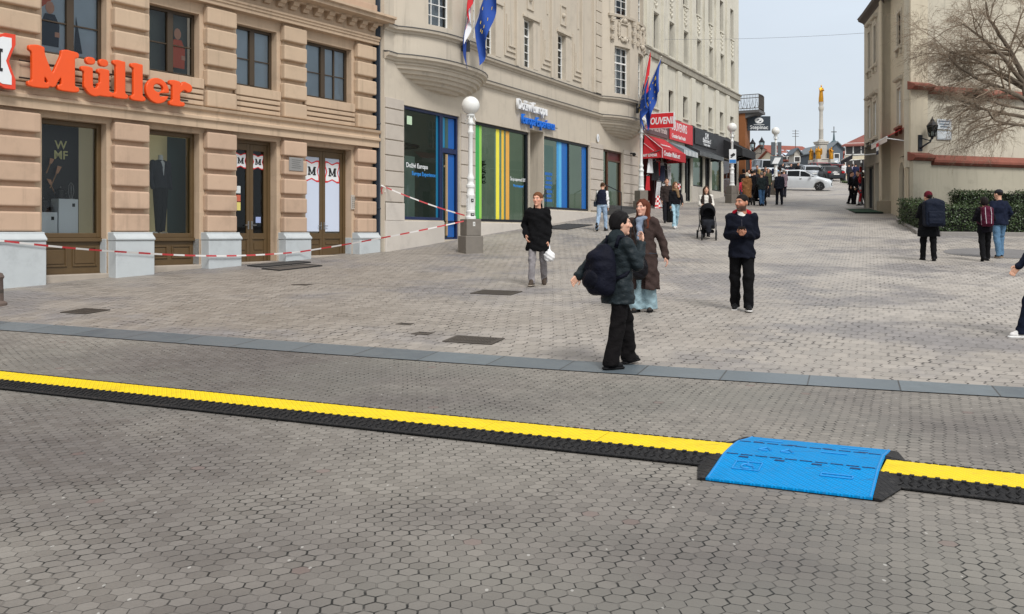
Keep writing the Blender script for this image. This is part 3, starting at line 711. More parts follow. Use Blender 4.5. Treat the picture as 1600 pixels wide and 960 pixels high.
# ground floor bays: two display windows and two doors
for i,(a,b) in enumerate(BAYS[:3]):
    g=gz(mw((a+b)/2,0).y)
    w=empty('display_window',(0,0,0),0,mb_)
    m=MB(); frame_ring(m,a+.003,b-.003,1.42,LOWT-.003,.36,.46,.1); m.build('frame',WOODB,w,bevel=.012)
    m=MB(); m.box(a+.003,b-.003,.40,.5,g-.1,1.38); m.box(a+.003,b-.003,.33,.41,1.34,1.42); m.box(a+.003,b-.003,.37,.41,g,g+.14)
    k=(b-a)/2
    for q in(0,1):
        x0=a+.1+q*k*.95; x1=x0+k*.78; frame_ring(m,x0,x1,g+.28,1.24,.375,.405,.035); m.box(x0+.06,x1-.06,.385,.405,g+.34,1.18)
    m.build('stall_riser',WOODB,w,bevel=.01)
    pane(w,a+.1,b-.1,1.52,LOWT-.1,.41,GLASS)
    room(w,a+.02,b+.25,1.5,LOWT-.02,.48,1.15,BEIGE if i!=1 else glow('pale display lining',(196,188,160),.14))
    m=MB(); m.box(a-.06,b+.06,.16,.46,g-.3,g+.13); m.build('step',STEP,w,bevel=.02)
    if i==1:
        panel(w,'backdrop_or_reflection',a+.03,a+1.2,1.51,LOWT-.05,.9,flat('black backdrop',(16,15,18),.6))
        l=text('lettering','W',.25,flat('pale gold lettering',(190,185,130),.5),w,(a+.8,.885,3.28),bold=.01,align='CENTER')
        text('lettering','MF',.25,l.data.materials[0],w,(a+.8,.885,3.07),bold=.012,align='CENTER')
    if i==2:
        panel(w,'backdrop_or_reflection',a+1.0,b+.2,1.51,LOWT-.05,.95,simple('dark teal reflection',(44,66,66),.6,var=.2,scale=2))  # dark reflection in the right half, put in as a coloured panel
def local(o,u,y,z,rz=0):   # place a top-level thing by shop front coordinates
    p=mw(u,-y,z); o.location=p; o.rotation_euler=(0,0,MRZ+rz)
a,b=BAYS[1]
def plinth_box(w,d,h,label):
    t=thing('display_box',label,'display box'); m=MB().box(-w/2,w/2,-d/2,d/2,0,h); m.build('box',GREYBOX,t,bevel=.006)
    m=MB().box(w/2-.13,w/2-.07,-d/2-.003,-d/2,h-.16,h-.09); m.build('label_mark',BLACK,t); return t
o=plinth_box(.42,.3,.72,'taller pale grey display box in the kitchenware shop window'); local(o,a+.75,.66,1.505)
o=plinth_box(.42,.3,.44,'lower pale grey display box at the left of the kitchenware window'); local(o,a+.30,.66,1.505)
def pot(r,h,label):
    t=thing('cooking_pot',label,'pot'); m=MB().lathe([(r*.9,0),(r,.02),(r,h),(r*1.04,h+.008),(r*1.02,h+.02),(r*.5,h+.05),(.02,h+.06)],18); m.build('body',flat('dark enamel',(22,22,26),.3),t,smooth=True)
    m=MB().ball((0,0,h+.075),.02,8); m.tube([(-r*1.3,0,h*.7),(-r*.98,0,h*.75)],.012,6); m.tube([(r*.98,0,h*.75),(r*1.3,0,h*.7)],.012,6); m.build('handle',METAL,t,smooth=True); return t
o=pot(.15,.2,'dark cooking pot on the lower display box'); local(o,a+.3,.66,1.95)
o=pot(.1,.16,'small dark cooking pot on the taller display box'); local(o,a+.66,.66,2.23)
t=thing('wire_utensil_stand','chrome wire utensil stand on the taller display box','kitchenware')
m=MB()
for k in range(6):
    q=k*PI/3; m.tube([(.02*math.cos(q),.02*math.sin(q),0),(.06*math.cos(q),.06*math.sin(q),.15),(.05*math.cos(q),.05*math.sin(q),.28),(0,0,.36)],.006,5)
m.build('wires',METAL,t,smooth=True); m=MB().lathe([(.07,0),(.07,.012),(.02,.02)],14); m.build('base',METAL,t); local(t,a+.88,.64,2.226)
for k,(x,z0,z1,dx) in enumerate([(.3,2.45,2.9,.2),(.22,2.75,3.05,.12),(.42,2.3,2.62,-.15)]):
    t=thing('hanging_spatula',['long pale spatula hanging in the kitchenware window','short pale spatula hanging highest in the kitchenware window','pale spatula hanging lowest in the kitchenware window'][k],'spatula')
    m=MB().tube([(0,0,0),(dx*.7,0,(z1-z0)*.7)],.012,6); m.build('handle',flat('wood handle',(150,110,75),.5),t)
    m=MB().prism([(dx*.7-.02,(z1-z0)*.68),(dx*.7+.03,(z1-z0)*.68),(dx+.05,z1-z0),(dx-.04,z1-z0+.02)],'y',-.006,.006); m.build('blade',flat('copper tone',(170,120,85),.4),t); local(t,a+x+.22,.8,z0)
# tailor's dummy in the next window
SUIT=simple('dark suit cloth',(44,48,56),.85,var=.15,scale=12); SHIRT=flat('pale shirt',(190,195,200),.8); TROU=flat('black trousers',(22,26,30),.85)
t=thing('mannequin','headless mannequin in a dark suit and pale shirt in the shop window','mannequin')
def f(P):
    d=stack(P,[(.92,0,0,.19,.12),(1.05,0,0,.185,.12),(1.22,0,0,.18,.115),(1.38,0,0,.21,.12),(1.46,0,0,.19,.09),(1.5,0,0,.08,.07)])
    for s in(-1,1):
        d=smin(d,cone(P,(s*.2,0,1.43),(s*.25,.02,1.16),.065,.052),.03); d=smin(d,cone(P,(s*.25,.02,1.16),(s*.24,-.04,.93),.052,.043),.02)
    v=np.maximum(np.abs(P[...,0])-(P[...,2]-1.12)*.16,-(P[...,2]-1.12)); v=np.maximum(v,P[...,1]+.06)
    return np.maximum(d,-v)
V,F=sdf_mesh(f,(-.36,-.2,.88),(.36,.2,1.55),.014); link('jacket',np_mesh('jacket',V,F,SUIT),t)
V,F=sdf_mesh(lambda P:stack(P,[(1.1,0,0,.13,.1),(1.44,0,0,.12,.08),(1.5,0,0,.055,.055),(1.6,0,0,.05,.05)]),(-.2,-.15,1.05),(.2,.15,1.65),.014); link('shirt',np_mesh('shirt',V,F,SHIRT),t)
V,F=sdf_mesh(lambda P:np.minimum(cone(P,(-.08,0,.93),(-.08,-.02,.06),.1,.055),cone(P,(.08,0,.93),(.07,.02,.06),.1,.055)),(-.25,-.2,0),(.25,.2,1.05),.016); link('trousers',np_mesh('trousers',V,F,TROU),t)
m=MB().lathe([(.15,0),(.15,.02),(.03,.03)],16); m.build('stand',METAL,t)
local(t,BAYS[2][0]+.62,.66,1.51,.1); t.scale=(1.08,1.08,1.12)
for k,(x,c,lab) in enumerate([(.15,(120,150,165),'pale blue folded shirt on the window floor'),(.36,(225,225,225),'white folded shirt on the window floor'),(.62,(205,190,165),'beige folded shirt on the window floor')]):
    t=thing('folded_shirt',lab,'shirt'); m=MB().box(-.1,.1,-.1,.1,0,.045); m.build('cloth',flat('folded cloth',c,.8),t,bevel=.015); m=MB().box(-.03,.03,-.09,-.05,.045,.06); m.build('collar',flat('collar cloth',c,.8),t,bevel=.008); local(t,BAYS[2][0]+x,.62,1.503)
# double glazed shop door
def double_door(a,b,top,g,film):
    w=empty('double_door',(0,0,0),0,mb_); c=(a+b)/2
    m=MB(); frame_ring(m,a+.003,b-.003,g-.02,top-.003,.40,.5,.09,bottom=.04); m.build('frame',WOODB,w,bevel=.01)
    if not film: room(w,a-.02,b+.3,g,top-.02,.56,2.2,DARKROOM)
    for k,(x0,x1) in enumerate(((a+.095,c-.004),(c+.004,b-.095))):
        d=empty('door_leaf',(0,0,0),0,w); m=MB()
        zt=top-.095; zr=1.52
        m.box(x0,x0+.1,.43,.49,g+.02,zt); m.box(x1-.1,x1,.43,.49,g+.02,zt); m.box(x0+.1,x1-.1,.43,.49,zt-.16,zt); m.box(x0+.1,x1-.1,.43,.49,zr-.14,zr); m.box(x0+.1,x1-.1,.45,.48,g+.02,zr-.14)
        m.box(x0+.13,x1-.13,.432,.452,g+.32,zr-.24); m.box(x0+.06,x1-.06,.42,.432,zr-.15,zr-.11)
        m.build('frame',WOODB,d,bevel=.01); pane(d,x0+.1,x1-.1,zr,zt-.16,.462,GLASS)
        if film:
            panel(d,'window_film',x0+.1,x1-.1,zr+.05,zt-.17,.4605,simple('white film',(198,208,226),.6,var=.04,scale=1.2))
            logo('logo_sticker',d,(x0+x1)/2,zt-.54,.29,.452)
        else:
            logo('logo_sticker',d,(x0+x1)/2,zt-.42,.19,.459)
        m=MB(); hx=x1-.05 if k==0 else x0+.05; m.box(hx-.02,hx+.02,.418,.43,1.62,1.82); m.tube([(hx,.40,1.72),(hx-.12*(1 if k==0 else -1),.40,1.72)],.012,6); m.build('handle',METAL,d)
        if not film and k==0:
            for z0,z1,cc in((2.5,2.68,(210,215,215)),(2.3,2.46,(190,95,70)),(2.08,2.28,(220,205,120))): panel(d,'sticker',x0+.11,x0+.27,z0,z1,.459,flat('sticker paper',cc,.6),.003)
        if not film and k==1:
            panel(d,'opening_hours_sign',x0+.2,x0+.36,1.78,1.93,.459,flat('blue white notice',(150,165,205),.6),.003)
    m=MB(); m.box(a-.03,b+.03,.14,.5,g-.3,g+.03); m.build('threshold',STEP,w,bevel=.015)
double_door(*BAYS[3],LOWT,gz(mw(5.7,0).y),False); double_door(*BAYS[4],LOWT,gz(mw(8.1,0).y),True)
t=thing('wall_plaque','small grey metal plaque screwed to the rusticated pier between the two double doors','plaque'); m=MB().box(-.24,.24,-.02,0,-.17,.17); m.build('plate',flat('grey plaque',(150,148,145),.45,metal=.4),t,bevel=.006)
m=MB()
for k in range(5): m.box(-.16+.02*(k%2),.16-.03*(k%3),-.0225,-.0202,.1-.05*k,.112-.05*k)
m.build('lettering',flat('engraved lines',(85,84,82),.6),t); local(t,6.8,.0,3.28)
t=thing('intercom_panel','pale intercom keypad beside the white film doors','intercom'); m=MB().box(-.07,.07,-.035,0,-.2,.2); m.build('panel',flat('pale steel',(196,190,180),.4,metal=.3),t,bevel=.006)
m=MB()
for k in range(6):
    for q in(-.03,.03): m.box(q-.018,q+.018,-.04,-.0355,-.15+.05*k,-.12+.05*k)
m.build('buttons',flat('button grey',(120,118,112),.5),t); local(t,9.045,.18,2.38)
t=thing('downpipe','dark slate rain downpipe in the gap between the peach and the grey buildings','downpipe'); m=MB(); m.box(-.085,.085,-.06,.2,.9,12)
for z in(2.2,4.6,7.0,9.4): m.box(-.1,.1,-.075,.2,z,z+.05)
m.build('pipe',simple('slate paint',(52,62,74),.5,var=.15),t,bevel=.02); local(t,9.99,.02,0)

# orange rounded slab serif letters
def letter_mesh(fn2,w,h,depth=.09,vox=.0125):
    def fn(P):
        d=fn2(P[...,0],P[...,2]); return smax(d,np.abs(P[...,1])-depth/2,.012)
    return sdf_mesh(fn,(-.08,-depth,-.1),(w+.08,depth,h+.12),vox)
def seg(x,z,a,b,ra,rb=None):
    rb=ra if rb is None else rb
    ax,az=a;bx,bz=b; dx,dz=bx-ax,bz-az; L=max(dx*dx+dz*dz,1e-9); t=np.clip(((x-ax)*dx+(z-az)*dz)/L,0,1)
    return np.hypot(x-ax-t*dx,z-az-t*dz)-(ra+(rb-ra)*t)
def bar(x,z,x0,x1,z0,z1,r=.03):
    qx=np.abs(x-(x0+x1)/2)-((x1-x0)/2-r); qz=np.abs(z-(z0+z1)/2)-((z1-z0)/2-r)
    return np.hypot(np.maximum(qx,0),np.maximum(qz,0))+np.minimum(np.maximum(qx,qz),0)-r
U=lambda *d: __import__('functools').reduce(lambda a,b:smin(a,b,.035),d)
def L_M(x,z):
    q=z/.8; lo=np.clip(.5-q,0,1)*.02
    return U(bar(x,z,.09,.34,.0,.8),seg(x,z,(.2,.70),(.50,.12),.115,.075),seg(x,z,(.80,.70),(.50,.12),.115,.075),bar(x,z,.68,.97,.0,.8),bar(x,z,.0,.44,.0,.11,.05),bar(x,z,.60,1.06,.0,.11,.05),bar(x,z,.02,.3,.68,.8,.05),bar(x,z,.78,1.05,.68,.8,.05))
def L_u(x,z):
    return U(bar(x,z,.07,.26,.12,.55),np.abs(np.hypot((x-.31),(z-.20)*1.0)-.145)-.085+np.maximum(0,(z-.24))*3,bar(x,z,.42,.63,.0,.55),bar(x,z,.0,.2,.45,.55,.045),bar(x,z,.36,.6,.45,.55,.045),bar(x,z,.45,.72,.0,.1,.045),seg(x,z,(.18,.68),(.24,.68),.075),seg(x,z,(.47,.68),(.53,.68),.075))
def L_l(x,z): return U(bar(x,z,.07,.29,.0,.78),bar(x,z,.0,.2,.68,.78,.045),bar(x,z,.0,.36,.0,.1,.045))
def L_e(x,z):
    r=np.hypot((x-.29)/1.0,(z-.27)/.95); ring=np.maximum(r-.29,.115-np.hypot((x-.31)/1.05,(z-.33)/.75)*1.0)
    cut=np.maximum(np.maximum(.34-x,np.abs(z-.185-(x-.34)*.15)-.035),-1)
    return np.maximum(ring,-cut)
def L_r(x,z): return U(bar(x,z,.08,.28,.0,.55),bar(x,z,.0,.2,.44,.55,.045),bar(x,z,.0,.4,.0,.1,.045),seg(x,z,(.26,.34),(.40,.47),.05,.075),seg(x,z,(.40,.47),(.50,.43),.085,.1))
t=thing('shop_lettering','big bright orange raised lettering across the peach facade','sign'); local(t,0,-.2,0)
for fn2,w,h,u in((L_M,1.06,.8,-.23),(L_u,.72,.78,.85),(L_l,.36,.8,1.55),(L_l,.36,.8,1.96),(L_e,.6,.6,2.32),(L_r,.62,.6,2.9)):
    V,F=letter_mesh(fn2,w,h); V=V*np.array([.99,1,1.0])+np.array([u,0,4.33]); o=link('letter',np_mesh('letter',V,F,ORANGE,smooth=True),t); smoothen(o.data,50)
m=MB(); m.tube([(-.3,.13,4.5),(3.5,.13,4.5)],.018,6); m.tube([(-.3,.13,4.83),(3.5,.13,4.83)],.018,6)
for u in(0,1.1,2.2,3.3): m.tube([(u,.13,4.5),(u,.24,4.5)],.015,6); m.tube([(u,.13,4.83),(u,.24,4.83)],.015,6)
m.build('rail',flat('dark rail',(70,62,55),.5,metal=.4),t)
t=thing('logo_sign','red and white four lobed logo sign left of the orange lettering','sign'); local(t,-.98,-.2,0)
MB().prism(butterfly(0,4.745,.52),'y',-.05,.06).build('border',simple('sign orange red',(222,66,38),.4,var=.05),t,bevel=.006)
MB().prism(butterfly(0,4.745,.44),'y',-.058,-.051).build('plate',WHITE,t)
m=MB(); mglyph(m,0,4.745,.5,.42,-.06); m.build('letter',BLACK,t)
m=MB(); m.tube([(-.3,.1,4.5),(.42,.1,4.5)],.018,6); m.tube([(-.3,.1,4.95),(.42,.1,4.95)],.018,6); m.tube([(.2,.06,4.5),(.2,.4,4.5)],.015,6); m.build('rail',IRON,t)

# ================================================================== grey stone building with two oriels
B2P=(-3.55,26.3); B2RZ=R(62); BD=(math.cos(B2RZ),math.sin(B2RZ))
def bw(u,out,z=0): return Vector((B2P[0]+BD[0]*u+BD[1]*out,B2P[1]+BD[1]*u-BD[0]*out,z))
def onb(o,u,y,z=0,rz=0): o.location=bw(u,-y,z); o.rotation_euler=(0,0,B2RZ+rz)
TAUPE=simple('taupe render',(192,182,166),.85,var=.08,scale=2.5,bump=.14,streak=.36,dirt=.2)
TAUPES=simple('taupe stone blocks',(188,179,168),.8,var=.12,scale=4,bump=.2,dirt=.25)
PLIN2=simple('pale plinth render',(198,191,182),.8,var=.08,scale=2.5,bump=.1,dirt=.22)
FLASH=simple('grey zinc flashing',(88,88,88),.5,var=.2,metal=.3)
NAVY=simple('navy window frame',(22,38,78),.4,var=.08); WFR=flat('white window paint',(224,224,220),.5); BLKFR=flat('black window frame',(18,22,30),.45)
b2=thing('grey_building','taupe stone building with curved oriels and tall blue framed shop windows','building',(B2P[0],B2P[1],0),B2RZ)
ORI=[(.35,5.35),(15.55,20.55)]
def oriel_pt(k,t,scale=1.0,bul=.78):
    a,b=ORI[k]; c=(a+b)/2; h=(b-a)/2*scale
    u=c+h*t; return u,-bul*scale*(1-abs(t)**2.6)
SHOPS=[(.85,3.98,1.92,5.27),(4.97,8.95,1.92,5.24),(8.98,10.1,1.2,5.36),(10.15,14.55,2.46,5.24),(16.0,18.4,2.3,5.22)]
# ---- walls
m=MB()
ops=[(3.02,3.98,1.2,1.95,.3)]+[s+((.3,) if i!=2 else (1.2,)) for i,s in enumerate(SHOPS)]
UPW=[(5.75,6.5),(8.45,9.2),(11.4,12.15),(14.1-.0,14.75)]
UPW=[(5.6,6.35),(8.5,9.25),(11.4,12.15)]
upo=[(a,b,7.62,9.4,.35) for a,b in UPW]+[(a,b,11.2,12.9,.35) for a,b in UPW]
ops[0]=(3.02,3.98,1.33,1.9205,.3)
wall(m,-.12,20.62,.4,6.6,.0,ops); wall(m,-.12,20.62,6.6,15,.0,upo)
m.quad((-.12,0,0),(-.12,0,15),(-.12,8,15),(-.12,8,0)); m.quad((20.62,0,0),(20.62,8,0),(20.62,8,15),(20.62,0,15)); m.quad((-.12,0,15),(20.62,0,15),(20.62,8,15),(-.12,8,15))
m.build('wall',TAUPE,b2)
def stones(a,b,z0,z1,pitch=.445,y=-.045):
    m=MB(); z=z0
    while z<z1-.1:
        m.box(a,b,y,.03,z,min(z+pitch-.03,z1)); z+=pitch
    return m
for a,b,z0 in((-.1,.80,2.42),(4.03,4.92,2.42),(14.62,15.95,2.5),(18.45,20.3,2.5)):
    stones(a,b,z0,5.38).build('quoin',TAUPES,b2,bevel=.01)
for a,b in((-.1,3.0),(4.0,8.95),(10.12,15.95),(18.45,20.55)):
    m=MB(); m.box(a,b,-.05,.03,.5,1.88 if a<9 else 2.42)
    if a<1 or a>15: m.box(a,min(b,a+.92),-.052,-.03,1.885 if a<9 else 2.42,2.39 if a<9 else 2.48)
    m.build('plinth',PLIN2,b2,bevel=.012)
# ---- cornices following the bows
def bow_path(bul=.78,n=14):
    p=[(-.12,0.0)]
    for k in(0,1):
        p+= [oriel_pt(k,t,1.0,bul) for t in np.linspace(-1,1,n)]
    p+=[(20.62,0.)]; return p
def sweep(path,prof,name,mat_):
    rings=[]
    for i,(u,y) in enumerate(path):
        a=path[max(i-1,0)];b=path[min(i+1,len(path)-1)]; d=Vector((b[0]-a[0],b[1]-a[1])); d.normalize(); nx,ny=d.y,-d.x
        rings.append([(u+nx*o,y+ny*o,z) for o,z in prof])
    return MB().loft(rings).build(name,mat_,b2,smooth=True,angle=30)
path=bow_path()
sweep(path,[(-.05,7.28),(.04,7.28),(.06,7.33),(.15,7.36),(.17,7.43),(-.05,7.43)],'cornice',TAUPE)
sweep(path,[(-.05,7.434),(.185,7.434),(.185,7.455),(-.05,7.50)],'flashing',FLASH)
sweep(path,[(-.05,6.47),(.05,6.47),(.07,6.52),(.16,6.56),(.18,6.64),(-.05,6.64)],'cornice',TAUPE)
sweep(path,[(-.05,6.644),(.195,6.644),(.195,6.665),(-.05,6.71)],'flashing',FLASH)
# ---- oriels: bowed shafts with windows
def oriel(k,wins,wtop,zt=13.5):
    o=empty('oriel',(0,0,0),0,b2); N_=48
    ts=sorted(set(list(np.linspace(-1,1,N_+1))+[x for w in wins for x in w]))
    m=MB(); zs=[6.45,7.65,wtop,10.9,12.7,zt]
    def solid(t,j): 
        return not(any(a<t<b for a,b in wins) and j in(1,3))
    for i in range(len(ts)-1):
        tm=(ts[i]+ts[i+1])/2
        p,q=oriel_pt(k,ts[i]),oriel_pt(k,ts[i+1])
        for j in range(len(zs)-1):
            if solid(tm,j): m.quad((p[0],p[1],zs[j]),(q[0],q[1],zs[j]),(q[0],q[1],zs[j+1]),(p[0],p[1],zs[j+1]))
    for a,b in wins:                        # reveals
        for tt in(a,b):
            p=oriel_pt(k,tt); q=oriel_pt(k,tt,1.,.78); 
            for z0,z1 in((zs[1],zs[2]),(zs[3],zs[4])): m.quad((p[0],p[1],z0),(p[0],p[1]+.25,z0),(p[0],p[1]+.25,z1),(p[0],p[1],z1))
        for z in(zs[1],zs[2],zs[3],zs[4]):
            tl=[x for x in ts if a<=x<=b]
            for i in range(len(tl)-1):
                p,q=oriel_pt(k,tl[i]),oriel_pt(k,tl[i+1]); m.quad((p[0],p[1],z),(q[0],q[1],z),(q[0],q[1]+.25,z),(p[0],p[1]+.25,z))
    m.build('shaft',TAUPE,o,smooth=True,angle=30,fix=False)
    # stepped corbel under the bow
    rings=[]; prof=[(1.0,6.47),(1.0,6.40),(.965,6.385),(.95,6.29),(.89,6.27),(.87,6.18),(.79,6.16),(.76,6.07),(.65,6.05),(.61,5.97),(.46,5.95),(.40,5.88),(.22,5.86)]
    for s,z in prof: rings.append([(lambda uv:(uv[0],uv[1],z))(oriel_pt(k,t,s*.995,.765*s**.6)) for t in np.linspace(-1,1,25)]+[(oriel_pt(k,1,s*.995)[0],.1,z),(oriel_pt(k,-1,s*.995)[0],.1,z)])
    MB().loft(rings).build('corbel',TAUPE,o,smooth=True,angle=25)
    for a,b in wins:
        for z0,z1 in((zs[1],zs[2]),(zs[3],zs[4])):
            p=oriel_pt(k,a);q=oriel_pt(k,b); tall_window(o,(p[0],p[1]+.2),(q[0],q[1]+.2),z0,z1,3 if (b-a)>.3 else 2)
    return o
CURT=simple('net curtain',(196,200,202),.9,var=.2,scale=4); DARKW=simple('dark window back',(52,54,56),.8,var=.3,scale=1.5)
def tall_window(parent,p,q,z0,z1,nx,nz_=6):
    p=Vector(p);q=Vector(q); L=(q-p).length
    w=empty('window',(p.x,p.y,0),math.atan2(q.y-p.y,q.x-p.x),parent)
    m=MB(); frame_ring(m,.003,L-.003,z0+.003,z1-.003,-.02,.04,.05)
    for i in range(1,nx): x=L*i/nx; m.box(x-.014,x+.014,-.012,.03,z0+.05,z1-.05)
    for j in range(1,nz_): z=z0+(z1-z0)*j/nz_; r=.03 if j==nz_//2+1 else .012; m.box(.05,L-.05,-.015-(.01 if r>.02 else 0),.028,z-r,z+r)
    m.build('frame',WFR,w); pane(w,.04,L-.04,z0+.04,z1-.04,.012,GLASSU)
    MB().quad((0,.16,z0),(L,.16,z0),(L,.16,z1),(0,.16,z1)).build('blind',CURT if random.random()<.35 else DARKW,w,fix=False)
oriel(0,[(-.62,-.22),(.28,.52),(.72,.9)],9.7); oriel(1,[(-.72,-.28),(.1,.52),(.72,.9)],9.72)
for a,b in UPW:
    tall_window(b2,(a,.2),(b,.2),7.62,9.4,2); tall_window(b2,(a,.2),(b,.2),11.2,12.9,2)
# ---- stepped frames, lintels and square boss panels of the first floor
for a,b in UPW:
    m=MB(); m.box(a-.12,b+.5,-.07,.05,9.42,9.50); m.box(a-.05,b+.3,-.04,.05,9.50,9.55)
    m.box(b+.02,b+.38,-.012,.03,7.62,9.41)
    c=(a+b)/2+.1; frame_ring(m,c-.27,c+.27,9.75,10.55,-.05,.02,.05); m.ball((c,-.02,10.15),.1,12)
    x0=b+.62                                   # nested L shaped fillets between the windows
    m.build('window_surround',TAUPE,b2,bevel=.008); m=MB()
    for i in range(3):
        xx=x0+.16*i; zz=7.75+.19*i
        m.box(xx,xx+.05,-.05,.02,zz,9.6-.35*i); m.box(xx+.05,x0+1.02,-.05,.02,zz,zz+.05)
    m.build('stepped_moulding',TAUPE,b2,bevel=.008); MB().box(x0+.5,x0+.62,-.03,.02,9.9,11.0).build('fillet',TAUPE,b2,bevel=.008)
for u in(5.45,7.85,10.75,13.65,14.9): MB().box(u-.09,u+.09,-.11,.02,7.5,15).build('pilaster',TAUPE,b2,bevel=.02)
m=stones(15.0,15.6,7.52,14,.5,-.14); m.build('quoin',TAUPE,b2,bevel=.012)
# carved cartouches on the right oriel
def cartouche(t,w,z0,z1):
    u,y=oriel_pt(1,t); p,q=oriel_pt(1,t-.05),oriel_pt(1,t+.05); a=math.atan2(q[1]-p[1],q[0]-p[0])
    o=empty('carved_relief',(u,y,0),a,b2); m=MB(); h=z1-z0; c=(z0+z1)/2
    frame_ring(m,-w*.5,w*.5,z0+h*.2,z1-h*.2,-.06,.03,.05)
    for s in(-1,1):
        for zc,sg in((z0+h*.1,-1),(z1-h*.1,1)):
            m.tube([(s*w*(.05+.08*i),-.03-.02*math.sin(i),zc+sg*.08*math.sin(i*.9)) for i in range(8)],[.05,.06,.05,.06,.05,.05,.04,.03],6)
        m.tube([(s*w*.62,-.03,z0+h*.2+i*h*.1) for i in range(7)],[.03,.06,.03,.06,.03,.06,.03],6)
        for zc in(z0+h*.12,c,z1-h*.12):
            if w>.4: frame_ring(m,s*w*1.25-.1,s*w*1.25+.1,zc-.1,zc+.1,-.05,.03,.05); m.ball((s*w*1.25,-.03,zc),.05,8)
    m.ball((0,-.04,z0+h*.1),.12,10); m.ball((0,-.04,z1-h*.08),.12,10)
    m.build('carving',TAUPE,o,smooth=True,angle=35)
cartouche(-.5,.62,9.95,10.95); cartouche(.3,.5,9.95,10.95); cartouche(.78,.35,9.95,10.95)
sweep([oriel_pt(1,t) for t in np.linspace(-.85,-.12,8)],[(-.02,10.98),(.1,10.98),(.12,11.08),(-.02,11.1)],'sill',TAUPE)
sweep([oriel_pt(1,t) for t in np.linspace(.05,.62,8)],[(-.02,10.98),(.1,10.98),(.12,11.08),(-.02,11.1)],'sill',TAUPE)

# ---- ground floor glazing
def stripe(parent,a,b,c,d,y,rgb): return panel(parent,'colour_stripe',a,b,c,d,y,flat('vinyl %d %d %d'%rgb,rgb,.45),.003)
INT=glow('self lit interior',(126,140,122),.5); INTD=glow('self lit dark interior',(84,94,86),.26); FLOORI=flat('interior floor',(140,136,128),.6)  # INT and INTD glow on their own, standing in for indoor lighting
def glazing(a,b,c,d,y=.12,fr=NAVY,mull=(),lightpanel=None,deep=1.8,name='shop_window',im=None):
    w=empty(name,(0,0,0),0,b2); m=MB(); frame_ring(m,a+.003,b-.003,c+.003,d-.003,y-.05,y+.08,.09)
    for x in mull: m.box(x-.035,x+.035,y-.04,y+.07,c+.09,d-.09)
    m.build('frame',fr,w,bevel=.008); pane(w,a+.08,b-.08,c+.08,d-.08,y+.02,GLASSD)
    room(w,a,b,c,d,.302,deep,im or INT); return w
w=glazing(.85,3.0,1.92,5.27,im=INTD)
for x,ww,rgb in((2.78,.12,(20,112,150)),): stripe(w,x,x+ww,2.01,5.18,.135,rgb)
text('lettering','Doživi Europu',.2,WHITE,w,(1.15,.128,3.48),extrude=.002,bold=.012); text('lettering','Europa Experience',.17,flat('bright blue lettering',(40,140,225),.5),w,(1.45,.128,3.26),extrude=.002,bold=.01)
panel(w,'notice',1.2,1.46,4.75,5.0,.135,flat('pale green notice',(190,215,185),.6),.003)
m=MB(); m.lathe([(.09,2.0),(.09,4.1),(.62,4.15),(.66,4.22),(.4,4.28),(.09,4.35),(.09,5.2)],16,(2.0,1.0)); m.build('counter_lamp',simple('dark interior stand',(50,54,54),.4),w,smooth=True)
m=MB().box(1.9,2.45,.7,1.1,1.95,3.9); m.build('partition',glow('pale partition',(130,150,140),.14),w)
# entrance door with a fanlight
d=empty('door',(0,0,0),0,b2); m=MB(); frame_ring(m,3.003,3.977,1.33,5.267,.07,.2,.08,bottom=.05); m.box(3.08,3.9,.07,.2,4.05,4.2); m.build('frame',NAVY,d,bevel=.008)
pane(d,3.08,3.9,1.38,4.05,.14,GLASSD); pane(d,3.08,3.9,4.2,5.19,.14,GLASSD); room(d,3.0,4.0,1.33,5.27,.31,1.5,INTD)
for x0,x1,rgb in((3.1,3.2,(20,112,150)),(3.45,3.86,(20,90,168))): stripe(d,x0,x1,1.4,4.03,.138,rgb)
for x0,x1,rgb in((3.1,3.3,(24,120,160)),(3.32,3.5,(60,90,85)),(3.5,3.86,(20,90,168))): stripe(d,x0,x1,4.22,5.17,.138,rgb)
m=MB().box(3.2,3.27,.0,.06,1.45,4.0); m.box(3.215,3.255,.06,.13,1.7,1.76); m.box(3.215,3.255,.06,.13,3.6,3.66); m.build('handle',flat('pale wood handle',(176,150,112),.5),d,bevel=.01)
w=glazing(4.97,8.95,1.92,5.24,fr=BLKFR)
for x0,x1,rgb in((5.08,5.46,(58,168,82)),(5.46,5.62,(150,205,90)),(6.62,6.86,(238,228,70)),(7.02,7.2,(232,190,60)),(7.34,7.6,(226,168,72))): stripe(w,x0,x1,2.01,5.15,.135,rgb)
text('lettering','Što je supermoć EU?',.17,WHITE,w,(7.68,.128,3.42),extrude=.002,bold=.012,sx=.8); text('lettering','What is the superpower?',.14,flat('bright blue lettering',(40,140,225),.5),w,(7.9,.128,3.2),extrude=.002,bold=.01,sx=.55)
panel(w,'partition',7.9,8.7,2.0,5.2,.9,glow('pale green partition',(160,196,180),.3))
